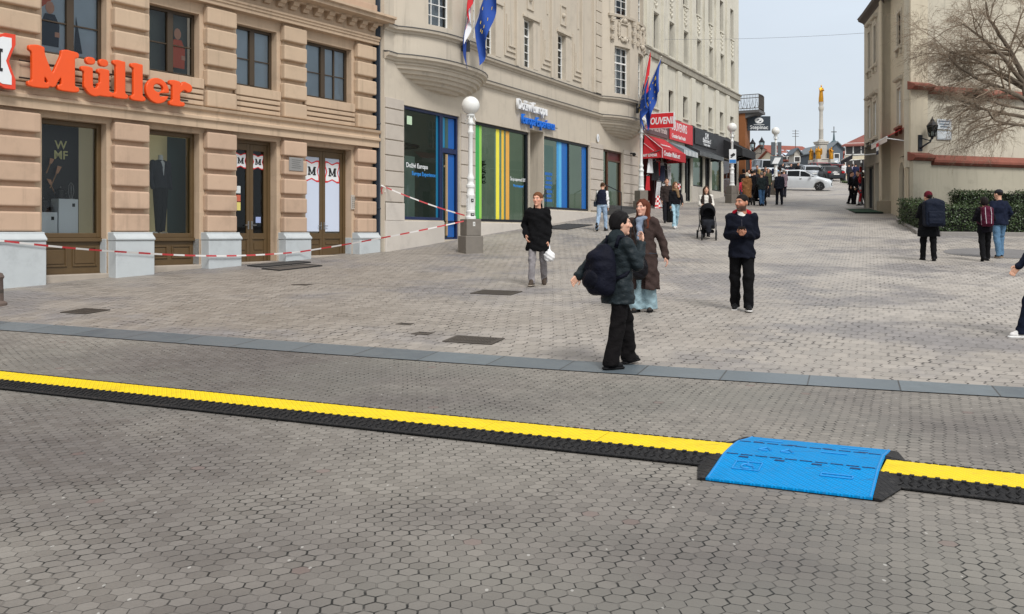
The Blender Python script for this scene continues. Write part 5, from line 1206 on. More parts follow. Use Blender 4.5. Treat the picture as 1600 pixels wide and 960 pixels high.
# arched passage door, shop doors
d=empty('arched_door',(0,0,0),0,rb); m=MB(); c=1.15
m.box(.58,1.72,-.3,-.24,1.9,3.9); m.prism([(c+.57*math.cos(q),3.9+.62*math.sin(q)) for q in np.linspace(0,PI,15)],'y',-.3,-.24); m.build('leaf',simple('pale grey door',(176,178,184),.6),d)
m=MB(); m.box(.4,.6,-.1,.05,1.9,3.85); m.box(1.7,1.9,-.1,.05,1.9,3.85)
pr=[(c+.75*math.cos(q),3.85+.85*math.sin(q)) for q in np.linspace(0,PI,17)]+[(c+.55*math.cos(q),3.85+.65*math.sin(q)) for q in np.linspace(PI,0,17)]
for i in range(16): m.prism([pr[i],pr[i+1],pr[32-i],pr[33-i]],'y',-.1,.05)
m.build('surround',CREAM,d); m=MB().box(1.2,1.62,-.24,-.2,2.0,3.8); m.build('open_gap',DARK,d)
for a,b,z0,z1 in((4.4,5.4,2.2,4.75),(5.8,7.9,2.4,4.75)):
    w=empty('shop_front',(0,0,0),0,rb); m=MB(); frame_ring(m,a,b,z0,z1,.12,.2,.08); m.box((a+b)/2-.03,(a+b)/2+.03,.12,.2,z0,z1); m.build('frame',CHAR,w); MB().quad((a,.15,z0),(b,.15,z0),(b,.15,z1),(a,.15,z1)).build('pane',GLASSD,w,fix=False)
    MB().quad((a,-.03,z0),(b,-.03,z0),(b,-.03,z1),(a,-.03,z1)).build('back',DARKROOM,w,fix=False)
def awnr(label,x0,x1,y,out,zt,zf,cloth,under=None):
    t=thing('awning',label,'awning',(RP[0],RP[1],0),RRZ); m=MB(); rows=[]
    for j in range(9):
        s=j/8; rows.append([(x0,y+out*s,zt+(zf-zt)*s),(x1,y+out*s,zt+(zf-zt)*s),(x1,y+out*s,zt+(zf-zt)*s-.03),(x0,y+out*s,zt+(zf-zt)*s-.03)])
    m.loft(rows).build('canopy',cloth,t); m=MB(); m.box(x0,x1,y+out,y+out+.012,zf-.22,zf-.031); m.build('valance',under or cloth,t)
    m=MB()
    for x in(x0+.05,x1-.05): m.tube([(x,y,zt-.6),(x,y+out,zf-.08)],.022,6)
    m.tube([(x0,y+out,zf-.02),(x1,y+out,zf-.02)],.03,6); m.build('arm',WHITE,t); return t
awnr('dark blue awning on the far half of the corner house',4.6,8.2,.37,1.1,5.75,5.15,simple('dark blue awning',(40,42,58),.8,var=.15))
t=awnr('half open red awning with white arms over the arched door of the corner house',.3,3.9,.02,.75,5.9,5.5,simple('red awning cloth',(168,34,38),.8,var=.12),flat('pale awning underside',(214,206,200),.8))
t=thing('hanging_flag_cloth','small red white and blue cloth hanging from the red awning','cloth'); t.location=rw(2.0,.85,5.05); t.rotation_euler=(0,0,RRZ)
m=MB(); 
for i,q in enumerate((0,1,2)): m.box(-.25,.25,-.006,.006,.32-.16*q-.16,.32-.16*q,q)
m.build('cloth',[REDC,WHITE,NAVC],t)
t=thing('green_mat','green entrance mat in front of the corner house shop door','mat'); o=rw(5.4,.95); t.location=(o.x,o.y,gz(o.y)); t.rotation_euler=(R(3.8),0,RRZ-PI/2+R(-12)*0); m=MB().box(-.55,.55,-2.0,1.4,-.05,.03); m.build('pile',simple('green mat',(34,66,46),.95,var=.25,scale=20,bump=.4),t,bevel=.01)
m=MB().box(-.59,.59,-2.04,1.44,-.055,.012); m.build('border',simple('dark rubber',(24,34,28),.9),t)
# goods on the wall by the shop door
t=thing('postcard_rack','tall narrow rack of souvenirs on the corner house wall beside the shop door','rack'); t.location=rw(8.2,.55,gz(45.5)); t.rotation_euler=(0,0,RRZ)
m=MB(); m.box(-.3,.3,-.04,.0,.1,2.2); m.build('frame',CHAR,t); m=MB()
for i in range(30): x=random.uniform(-.28,.2); z=random.uniform(.2,2.0); m.box(x,x+.1,.0,random.uniform(.03,.1),z,z+.14,random.randrange(6))
m.build('goods',cols,t)
# garden wall and gable (faces the square)
WP=Vector((16.03,37.42)); WQ=Vector((29,42.2)); wd=(WQ-WP).normalized(); WRZ=math.atan2(wd.y,wd.x)
gw=thing('gable_wall','blank cream gable wall with a red tiled ledge behind the hedge','wall',(WP.x,WP.y,0),WRZ)
m=MB(); m.box(.0,14,.0,.3,4.2,16); m.build('upper_wall',GARD,gw)
m=MB(); m.box(.95,14,-.14,.0,.5,4.3); m.box(-.02,.9,-.22,-.0,.5,4.45); m.build('lower_wall',GARDL,gw,bevel=.01)
m=MB(); m.box(-.02,.86,-.08,.0,4.75,16); m.build('edge_pilaster',CREAM,gw)
m=MB(); m.prism([(.0,4.3),(-.2,4.3),(-.34,4.4),(-.34,4.5),(.0,4.74)],'x',.96,14); m.prism([(.0,4.46),(-.3,4.46),(-.44,4.56),(-.44,4.66),(.0,4.82)],'x',-.12,.95)
m.prism([(.0,7.2),(-.2,7.2),(-.32,7.28),(-.32,7.36),(.0,7.56)],'x',.96,14); m.prism([(.0,7.32),(-.28,7.32),(-.42,7.42),(-.42,7.5),(.0,7.66)],'x',-.12,.95)
m.build('coping',TILE,gw,bevel=.01)
def onw(o,x,out,z,rz=0): p=WP+wd*x; n_=Vector((wd.y,-wd.x)); p=p+n_*out; o.location=(p.x,p.y,z); o.rotation_euler=(0,0,WRZ+rz)
t=thing('wall_lantern','single black iron lantern on a bracket at the corner of the cream gable wall','lantern'); onw(t,.45,.1,0); lantern_body(t,.28,-.35,5.42,1.02)
m=MB(); m.box(-.1,.1,-.02,.04,4.85,5.5); m.tube([(0,0,4.95),(0,-.2,5.05),(.2,-.32,5.2),(.28,-.35,5.42)],.035,8); m.tube([(0,0,5.4),(.1,-.2,5.3),(.22,-.33,5.25)],.025,6); m.build('bracket',BLKFR,t)
for k,(z0,z1,lab) in enumerate(((5.78,6.2,'upper white street name plate on the gable wall'),(5.36,5.72,'lower plain white plate under the street name plate on the gable wall'))):
    t=thing('street_name_plate',lab,'sign'); onw(t,1.75,.03,0); MB().box(-.38,.38,-.03,.0,z0,z1).build('plate',flat('white enamel',(206,212,216),.4),t,bevel=.006)
    m=MB()
    if k==0:
        for q in range(3): m.box(-.32+.05*q,.30-.04*q,-.034,-.031,z1-.12-.11*q,z1-.07-.11*q)
    else: frame_ring(m,-.36,.36,z0+.02,z1-.02,-.034,-.031,.012)
    m.build('lettering',flat('grey blue lettering',(90,110,130),.5),t)
t=thing('red_white_marker','small red and white marker board at the foot of the gable wall','marker'); t.location=(15.75,36.2,gz(36.2)); t.rotation_euler=(0,0,R(12)); MB().box(-.22,.22,-.03,.03,0,.34).build('board',REDC,t,bevel=.01); m=MB(); m.prism([(-.2,.03),(.2,.03),(-.2,.2)],'y',-.036,-.031); m.build('stripe',WHITE,t)

# ================================================================== kerb, bed, hedges, bare tree
KERB=simple('granite kerb',(132,128,124),.8,var=.15,scale=8,dirt=.3)
kp=[(15.35,36.9),(14.6,34.2),(13.75,31.35),(14.3,30.95),(16.3,30.75),(19,30.5),(26,30.0)]
m=MB(); rings=[]
for i,(x,y) in enumerate(kp):
    a=Vector(kp[max(i-1,0)]);b=Vector(kp[min(i+1,len(kp)-1)]); d=(b-a).normalized(); nn=Vector((-d.y,d.x)); z=gz(y)
    rings.append([(x-nn.x*.09,y-nn.y*.09,z-.1),(x-nn.x*.09,y-nn.y*.09,z+.13),(x+nn.x*.09,y+nn.y*.09,z+.13),(x+nn.x*.09,y+nn.y*.09,z-.1)])
m.loft(rings); o=m.build('kerb',KERB,None,bevel=.02); o['kind']='structure'
V=[(x,y,gz(y)+.07) for x,y in kp]+[(26,40,gz(38)+.2),(16,37.2,gz(37)+.1)]
me=bpy.data.meshes.new('planting_bed'); me.from_pydata(V,[],[list(range(len(V)))]); me.materials.append(simple('bed soil',(62,52,42),.95,var=.3,scale=6,bump=.4)); o=link('planting_bed',me); o['kind']='structure'
def leafmat(name,a,b):
    n=N(name); r=n.new('ShaderNodeObjectInfo').outputs['Random']; g=n.noise(n.pos(),5,4); w=n.white(n.vm('SCALE',n.pos()))[0]
    sc=n.new('ShaderNodeVectorMath',operation='SCALE'); n.set(sc.inputs[0],n.pos()); sc.inputs['Scale'].default_value=18; fl=n.vm('FLOOR',sc.outputs[0]); w=n.white(fl)[0]
    c=n.mix(n.m('ADD',n.m('MULTIPLY',g,.5),n.m('MULTIPLY',w,.5)),a,b); return n.done(n.bsdf(c,.42,0,.5))
HL1=leafmat('hedge leaf',(.010,.023,.007),(.058,.10,.024)); 
def hedge(name,label,path,w,h,dens,size=.035):
    a0=path[0]; t=thing(name,label,'hedge',(a0[0],a0[1],gz(a0[1])))
    V=[];F=[]
    tot=0; inner=MB()
    for (x0,y0),(x1,y1) in zip(path,path[1:]):
        d=Vector((x1-x0,y1-y0)); L=d.length; d.normalize(); nn=Vector((-d.y,d.x)); k=int(L*(2*h+w)*dens)
        for i in range(k):
            s=rng.uniform(0,L); q=rng.uniform(0,2*h+w); hh=h+.05*math.sin(s*2.3)+.04*math.sin(s*5.1+1)
            if q<h: off,z,no=-w/2,q,(-nn.x,-nn.y,0.2)
            elif q<h+w: off,z,no=q-h-w/2,hh,(0,0,1)
            else: off,z,no=w/2,q-h-w,(nn.x,nn.y,.2)
            j=rng.normal(0,.035,3)-np.array(no)*abs(rng.normal(0,.05)); px,py=x0+d.x*s+nn.x*off,y0+d.y*s+nn.y*off
            c=np.array([px-a0[0],py-a0[1],gz(py)-gz(a0[1])+z*hh/h if q<h or q>h+w else gz(py)-gz(a0[1])+hh])+j
            nrm=np.array(no)+rng.normal(0,.55,3); nrm/=np.linalg.norm(nrm); u=np.cross(nrm,rng.normal(0,1,3)); u/=np.linalg.norm(u); v=np.cross(nrm,u); sz=size*rng.uniform(.6,1.4)
            b=len(V); V+= [c-u*sz,c+v*sz*.5,c+u*sz,c-v*sz*.5]; F.append((b,b+1,b+2,b+3))
        for (ex,ey,sg) in ((x0,y0,-1),(x1,y1,1)):
            for i in range(int(w*h*dens)):
                off=rng.uniform(-w/2,w/2); z=rng.uniform(0,h); c=np.array([ex-a0[0]-nn.x*off,ey-a0[1]-nn.y*off,gz(ey)-gz(a0[1])+z])+rng.normal(0,.04,3); nrm=np.array([d.x*sg,d.y*sg,.1])+rng.normal(0,.55,3); nrm/=np.linalg.norm(nrm); u=np.cross(nrm,rng.normal(0,1,3)); u/=np.linalg.norm(u); v=np.cross(nrm,u); sz=size*rng.uniform(.6,1.4); b=len(V); V+=[c-u*sz,c+v*sz*.5,c+u*sz,c-v*sz*.5]; F.append((b,b+1,b+2,b+3))
        e=w/2-.1; seg_=[]
        for s in np.linspace(.12,L-.12,max(2,int(L/.4))):
            px,py=x0+d.x*s,y0+d.y*s; z0=gz(py)-gz(a0[1]); seg_.append([(px-nn.x*e-a0[0],py-nn.y*e-a0[1],z0),(px-nn.x*e-a0[0],py-nn.y*e-a0[1],z0+h-.1),(px+nn.x*e-a0[0],py+nn.y*e-a0[1],z0+h-.1),(px+nn.x*e-a0[0],py+nn.y*e-a0[1],z0)])
        inner.loft(seg_)
    link('foliage',np_mesh('foliage',np.array(V),np.array(F),HL1,smooth=False),t); inner.build('branches',simple('hedge inside',(16,20,12),1.0),t); return t
hedge('hedge','low clipped green hedge in front, along the kerb of the planting bed',[(15.2,35.6),(14.45,31.95),(18,31.75),(23.5,31.4)],.75,.95,520)
hedge('hedge','taller clipped green hedge behind, against the cream gable wall',[(16.5,34.6),(24,34.9)],.9,1.28,560)
# bare tree
BARK=simple('grey brown bark',(98,88,76),.9,var=.3,scale=9,bump=.5); TWIG=simple('brown twigs',(134,118,100),.9,var=.2)
tr=thing('bare_tree','leafless spreading tree with arching twigs at the right edge in front of the gable wall','tree',(18.75,33.2,gz(33.2)))
tm=MB(); cm=MB(); rt=random.Random(11); cnt=0
def branch(p,d,L,r,depth,mb):
    global cnt
    n=max(3,int(L/.22)); pts=[p.copy()]; rs=[r]; d=d.normalized()
    for i in range(n):
        s=(i+1)/n
        d=(d+Vector((rt.gauss(0,.10),rt.gauss(0,.10),rt.gauss(0,.08)))+Vector((0,0,-.035*depth if depth>=2 else .02))).normalized()
        p=p+d*(L/n); pts.append(p.copy()); rs.append(r*(1-.62*s))
    mb.tube(pts,rs,6 if depth<2 else (4 if depth<3 else 3),cap=depth<2); cnt+=1
    if depth>=5: return
    kids={0:0,1:8,2:8,3:6,4:4}[depth]
    for k in range(kids):
        s=rt.uniform(.22,1.0) if k else 1.0; i=min(int(s*n),n); 
        base=pts[i]; dd=(pts[i]-pts[max(i-1,0)]).normalized(); side=Vector((rt.gauss(0,1),rt.gauss(0,1),rt.gauss(0.15,.6)))
        side=(side-dd*side.dot(dd)).normalized(); nd=(dd*.75+side*rt.uniform(.45,.95)).normalized()
        branch(base,nd,L*rt.uniform(.46,.72)*(1.05-.25*s),max(.0042,rs[i]*rt.uniform(.45,.65)),depth+1,cm if depth+1>=2 else tm)
base=Vector((0,0,-.05)); top=Vector((-.42,.0,5.4))
tm.tube([base,Vector((.02,.0,.6)),Vector((-.02,.02,2.2)),Vector((-.2,0,4.0)),top],[.28,.2,.17,.15,.13],10)
for dx,dy,dz,L,r,z0 in((-.93,-.1,.42,3.5,.11,4.6),(-.95,.3,.2,3.0,.085,4.0),(-.75,-.2,.75,3.4,.10,5.2),(-.35,.15,1,3.4,.11,5.4),(.35,-.1,1,3.0,.09,5.4),(.9,.2,.5,2.8,.09,5.0),(-.97,-.35,.16,2.9,.07,3.7),(-.7,.5,.55,3.2,.08,5.0),(-.9,-.3,.6,3.3,.08,5.1),(-.96,.1,.12,2.6,.06,4.3)):
    branch(Vector((-.02-.4*max(0,(z0-2.2)/3.2),0,z0)),Vector((dx,dy,dz)),L*.92,r*.85,1,tm)
tm.build('trunk',BARK,tr,smooth=True,angle=180,fix=False); cm.build('crown',TWIG,tr,smooth=True,angle=180,fix=False)
print('tree branches',cnt)

# ================================================================== lamp posts
LWHITE=simple('white cast iron paint',(222,224,222),.42,var=.05,dirt=.12); LSTONE=simple('lamp stone base',(118,112,104),.85,var=.2,scale=7,bump=.3,dirt=.4)
def lamp(label):
    t=empty('street_lamp'); tag(t,label,'street lamp')
    m=MB(); m.box(-.27,.27,-.27,.27,-.25,.47); m.box(-.225,.225,-.225,.225,.472,.94); m.build('base',LSTONE,t,bevel=.02)
    m=MB(); m.lathe([(.15,.94),(.15,1.0),(.125,1.03),(.12,1.1),(.13,1.12),(.13,1.16),(.115,1.18),(.11,1.55),(.12,1.57),(.12,1.62),(.105,1.64),(.10,1.8),(.12,1.82),(.125,1.88),(.09,1.93),(.08,2.0),(.10,2.04),(.105,2.1),(.075,2.16),(.065,2.22),(.065,3.3),(.085,3.33),(.09,3.38),(.065,3.42),(.06,3.55),(.10,3.6),(.10,3.64),(.07,3.68),(.065,3.78),(.12,3.83),(.12,3.87),(.06,3.9)],16)
    for i in range(12): a=2*PI*i/12; m.tube([(.108*math.cos(a),.108*math.sin(a),1.2),(.108*math.cos(a),.108*math.sin(a),1.52)],.012,4)
    for i in range(4): a=PI/4+i*PI/2; m.tube([(.06*math.cos(a),.06*math.sin(a),3.62),(.14*math.cos(a),.14*math.sin(a),3.6),(.15*math.cos(a),.15*math.sin(a),3.72),(.09*math.cos(a),.09*math.sin(a),3.82)],.014,5)
    m.build('post',LWHITE,t,smooth=True,angle=35)
    m=MB(); m.ball((0,0,4.12),.255,28); m.build('globe',GLOBE,t,smooth=True,angle=180); return t
LP=[(-1.16,25.98,'nearest white globe lamp, in front of the green and yellow striped window'),(5.93,42.6,'white globe lamp on a stone base in front of the red souvenir awning'),(12.0,50.6,'white globe lamp with a blue and white camera sign in front of the black awning'),(17.05,60,'farthest white globe lamp with dark boxes on its post, above the crowd')]
l0=None
for x,y,lab in LP:
    o=lamp(lab) if l0 is None else dup(l0,label=lab); l0=l0 or o; o.location=(x,y,gz(y)); o.rotation_euler=(0,0,R(28))
x,y,_=LP[2]
t=thing('camera_notice_sign','white and blue notice board with a black camera pictogram strapped to a lamp post','sign',(x,y,gz(y)),0)
MB().box(-.19,.19,-.14,-.12,2.15,2.92).build('board',WHITE,t); MB().box(-.18,.18,-.145,-.141,2.17,2.36).build('blue_band',flat('notice blue',(40,120,190),.5),t); m=MB(); m.prism([(-.14,2.6),(.06,2.72),(.14,2.66),(.12,2.58),(-.02,2.5)],'y',-.146,-.141); m.box(-.12,-.02,-.146,-.141,2.46,2.52); m.build('pictogram',BLACK,t); m=MB().box(-.1,.1,-.12,.1,2.25,2.28); m.box(-.1,.1,-.12,.1,2.75,2.78); m.build('strap',METAL,t)
x,y,_=LP[3]
t=thing('sign_boxes','stack of dark grey sign boxes fixed on the farthest lamp post','sign',(x,y,gz(y)),0)
m=MB(); m.box(-.33,-.08,-.16,-.1,2.55,3.4); m.box(.08,.33,-.16,-.1,2.55,3.4); m.box(-.38,.42,-.18,-.1,1.95,2.5); m.build('box',simple('grey sign backs',(82,90,96),.5),t,bevel=.01); m=MB(); m.prism([(-.3,2.0),(.1,2.0),(.3,2.4),(-.1,2.4)],'y',-.186,-.181); m.build('pattern',WHITE,t)
# little stickers on the nearest lamp
x,y,_=LP[0]
for k,(z,w_,h_,c,lab) in enumerate(((1.46,.07,.09,(40,40,44),'dark sticker higher on the nearest lamp post'),(1.06,.1,.08,(60,70,60),'round sticker low on the nearest lamp post'),(.8,.07,.12,(200,200,196),'white sticker on the stone base of the nearest lamp'))):
    t=thing('sticker',lab,'sticker',(x,y,gz(y)),R(28)); d=.225 if z<.94 else (.122 if z>1.3 else .135)
    m=MB().box(-w_/2,w_/2,-d-.006,-d+.02,z-h_/2,z+h_/2); m.build('paper',flat('sticker %d'%k,c,.6),t); m=MB().box(-w_/4,w_/4,-d-.008,-d-.0055,z-.01,z+.01); m.build('print',flat('sticker print %d'%k,tuple(255-q for q in c),.6),t)
# stone bollard at the left edge
t=thing('stone_bollard','brown stone bollard cut off by the left edge of the view','bollard',(-8.40,14.95,gz(14.95))); m=MB().lathe([(.24,-.1),(.24,.04),(.19,.08),(.18,.42),(.2,.46),(.17,.52),(.06,.56)],20); m.build('shaft',simple('brown stone',(104,90,82),.85,var=.2,bump=.3),t,smooth=True,angle=35); m=MB().lathe([(.186,.2),(.188,.21),(.188,.25),(.186,.26)],20); m.build('band',IRON,t)

# ================================================================== barrier tape
TR=flat('tape red',(176,52,56),.4); TWH=flat('tape white',(206,203,200),.4)
def tape(label,pts,sag,w=.038):
    P=[Vector(p) for p in pts]; m=MB(); k=0; t0=P[0]
    for a,b in zip(P,P[1:]):
        L=(b-a).length; n=max(2,int(L/.27)); 
        for i in range(n):
            def q(s):
                p=a.lerp(b,s); return p+Vector((0,0,-4*sag*L/6*s*(1-s)))
            p0,p1=q(i/n),q((i+1)/n); tw0,tw1=[.35*math.sin(x*1.3+.8) for x in(k*.2,(k+1)*.2)]; d=(b-a); nn=Vector((-d.y,d.x,0)).normalized()
            u0=Vector((0,0,1))*math.cos(tw0)*w/2+nn*math.sin(tw0)*w/2; u1=Vector((0,0,1))*math.cos(tw1)*w/2+nn*math.sin(tw1)*w/2
            m.quad(p0-u0-t0,p1-u1-t0,p1+u1-t0,p0+u0-t0,k%2); k+=1
    m.v=[tuple(Vector(v)) for v in m.v]; o=m.build('barrier_tape',[TR,TWH],None,fix=False); o.location=t0; return tag(o,label,'tape')
lx,ly=LP[0][0],LP[0][1]; lz=gz(ly)
tape('lower red and white barrier tape sagging along the peach shop front to the lamp post',[mw(-3,.16,1.5),mw(-.62,.15,1.37),mw(2.2,.16,1.10),mw(4.5,.16,.99),mw(6.8,.16,1.05),(lx-.18,ly-.16,lz+.88)],.05)
tape('upper red and white barrier tape slanting from the downpipe to the lamp post',[mw(9.95,.12,2.86),(lx-.16,ly-.14,lz+1.04)],.12)
t=thing('tape_knot','knotted end of barrier tape tied to the downpipe','tape'); t.location=mw(9.95,.13,2.84); m=MB(); m.tube([(-.06,0,.03),(0,0,0),(.07,.01,-.03),(.06,0,-.16)],.03,5); m.build('knot',TWH,t); m=MB(); m.tube([(0,0,.02),(-.05,0,-.07),(-.03,0,-.2)],.02,5); m.build('loose_end',TR,t)

# ================================================================== flags
FLR=simple('flag red',(200,36,44),.75,var=.08); FLW=simple('flag white',(226,228,232),.75,var=.06); FLB=simple('flag blue',(30,64,140),.75,var=.1); EUB=simple('flag deep blue',(26,72,158),.75,var=.1); GOLDST=flat('star yellow',(226,196,60),.6)
def flag(label,base,tip,cloth_w,kind,grp,seed):
    """cloth hanging in folds from the upper part of a slanting pole"""
    base=Vector(base);tip=Vector(tip); t=thing('flag',label,'flag',tuple(base)); d=tip-base; L=d.length; rr=random.Random(seed)
    m=MB(); m.tube([(0,0,0),tuple(d)],.022,8); m.ball(tuple(d),.04,8); m.build('pole',simple('flag pole',(190,186,176),.5),t,smooth=True)
    nh,nf=18,26; h0=.16; ph=rr.uniform(0,6)
    def pos(i,j):
        s=j/(nh-1); f=i/(nf-1); p=d*(1-(1-h0)*s*.92)           # s=0 at the tip
        sq=.45+.55*(1-f)*1.0
        p=p+Vector((0,0,-1))*f*cloth_w
        mid=d*(1-(1-h0)*.46); g=(p-Vector((mid.x,mid.y,p.z))); g.z=0
        p=Vector((mid.x,mid.y,p.z))+g*(1-.25*f**.7)             # folds gather towards the bottom
        fold=.13*(f**.6)*math.sin(s*11+ph+f*1.2)
        nn=Vector((-d.y,d.x,0)).normalized() if Vector((d.x,d.y)).length>.01 else Vector((1,0,0))
        return p+nn*fold+Vector((.05*math.sin(f*4+ph),0,-.12*f*math.sin(s*6+ph)))
    V=[pos(i,j) for j in range(nh) for i in range(nf)]; mb=MB()
    for j in range(nh-1):
        for i in range(nf-1):
            k=min(2,int(3*j/(nh-1)))
            if kind=='eu': k=0
            mi=k
            if kind=='tri' and 5<=j<=11 and 8<=i<=15: mi=[0,1][(i+j)%2]
            q=[V[j*nf+i],V[j*nf+i+1],V[(j+1)*nf+i+1],V[(j+1)*nf+i]]; mb.add(q,[(0,1,2,3)],mi)
    mb.build('cloth',[FLR,FLW,FLB] if kind=='tri' else [EUB,EUB,EUB],t,smooth=True,angle=180,fix=True)
    if kind=='eu':
        for k in range(12):
            m=MB(); a=2*PI*k/12; c=pos(12+int(6*math.cos(a)),8+int(5*math.sin(a))); 
            for sgn in(-1,1):
                nn=Vector((-d.y,d.x,0)).normalized()*.03*sgn; c2=c+nn; u=d.normalized()*.05; v=Vector((0,0,.05)); m.add([c2-u,c2+v,c2+u,c2-v],[(0,1,2,3)])
            m.build('star',GOLDST,t,fix=False)
    m=MB().box(-.06,.06,-.05,.08,-.2,.12); m.build('bracket',BLKFR,t)
def pz(px,py,Y): return Vector(((px-800)/FPX*Y,Y,EYE-(py-HOR)/FPX*Y))
flag('red white and blue flag hanging from the left oriel of the grey building',(-1.52,28.45,7.3),(-1.15,28.0,9.9),1.3,'tri','',3)
flag('deep blue starred flag hanging from the left oriel of the grey building',(-1.35,28.45,7.3),(-.35,27.9,9.9),1.3,'eu','',5)
flag('red white and blue flag with checkered shield hanging from the right oriel',(5.62,41.5,7.2),(6.05,40.9,9.55),1.6,'tri','',8)
flag('deep blue starred flag hanging lower in front at the right oriel',(5.60,41.45,7.1),(5.95,40.4,8.35),1.2,'eu','',9)
flag('deep blue starred flag hanging behind on the longer pole at the right oriel',(5.72,41.6,7.2),(6.62,41.1,9.35),1.5,'eu','',12)
# ================================================================== far end of the street: monument, houses, cars
GOLD=simple('gilding',(190,134,44),.35,var=.15,scale=5,metal=.85,bump=.2,bscale=20); MARB=simple('grey monument stone',(176,172,164),.75,var=.12,scale=4,streak=.4,dirt=.3)
def gold_figure(h,wings=False):
    def f(P):
        d=stack(P,[(0,0,0,.20,.17),(.25,0,0,.19,.16),(.55,0,0,.15,.13),(.68,0,-.01,.15,.12),(.8,0,0,.16,.10),(.86,0,0,.06,.06)])+.012*np.sin(P[...,0]*45+P[...,2]*4)*np.clip(.7-P[...,2],0,1)
        d=smin(d,ell(P,(0,-.02,.93),(.052,.06,.075)),.02)
        d=smin(d,cone(P,(-.15,0,.8),(-.16,-.12,.62),.045,.035),.02); d=smin(d,cone(P,(.15,0,.8),(.17,-.12,.66),.045,.035),.02); d=smin(d,cone(P,(.17,-.12,.66),(.04,-.16,.72),.035,.03),.02); d=smin(d,cone(P,(-.16,-.12,.62),(-.04,-.16,.7),.035,.03),.02)
        if wings:
            for s in(-1,1): d=smin(d,ell(P,(s*.2,.1,.62),(.1,.04,.3)),.03)
        return d
    V,F=sdf_mesh(f,(-.4,-.3,-.02),(.4,.3,1.05),.028); return V*h,F
MOX,MOY=(1283-800)/FPX*122,122.; MZ=gz(MOY)
t=thing('monument_column','tall stone column monument with a gilded figure on top and more round its base','monument',(MOX,MOY,MZ),R(12))
kz=lambda py:EYE+(HOR-py)/FPX*MOY-MZ
m=MB(); m.lathe([(2.2,-.5),(2.2,.25),(1.8,.3),(1.8,.6),(1.5,.65)],8); b=kz(262)
m.box(-.75,.75,-.75,.75,.6,kz(250)); m.box(-.85,.85,-.85,.85,kz(250),kz(248.5)); m.box(-.55,.55,-.55,.55,kz(248.5),kz(226)); m.box(-.68,.68,-.68,.68,kz(226),kz(223.5)); m.box(-.75,.75,-.75,.75,kz(223.5),kz(221.5))
for sx_ in(-1,1):
    for sy_ in(-1,1): m.box(sx_*.92-.3,sx_*.92+.3,sy_*.92-.3,sy_*.92+.3,.6,kz(250))
m.build('pedestal',MARB,t,bevel=.05)
m=MB(); m.lathe([(0.440,kz(221.5)),(0.440,kz(220)),(0.288,kz(218)),(0.280,kz(204)),(0.304,kz(203.5)),(0.304,kz(202)),(0.256,kz(201)),(0.224,kz(176)),(0.240,kz(174)),(0.320,kz(172)),(0.344,kz(168)),(0.264,kz(166)),(0.272,kz(164)),(0.336,kz(161)),(0.344,kz(160)),(0.200,kz(159.5))],20); m.build('column',MARB,t,smooth=True,angle=40)
V,F=gold_figure(kz(133)-kz(160)); V=V*np.array([.72,.72,1])+np.array([0,0,kz(160)]); link('gilded_figure',np_mesh('gilded_figure',V,F,GOLD),t)
V,F=gold_figure((kz(231)-kz(250)),True); me=np_mesh('gilded_angel',V,F,GOLD)
for i,(x,y,r) in enumerate(((-.92,-.92,-45),(.92,-.92,45),(.92,.92,135),(-.92,.92,225))):
    o=link('gilded_angel',me,t); o.location=(x,y,kz(250)); o.rotation_euler=(0,0,R(r))
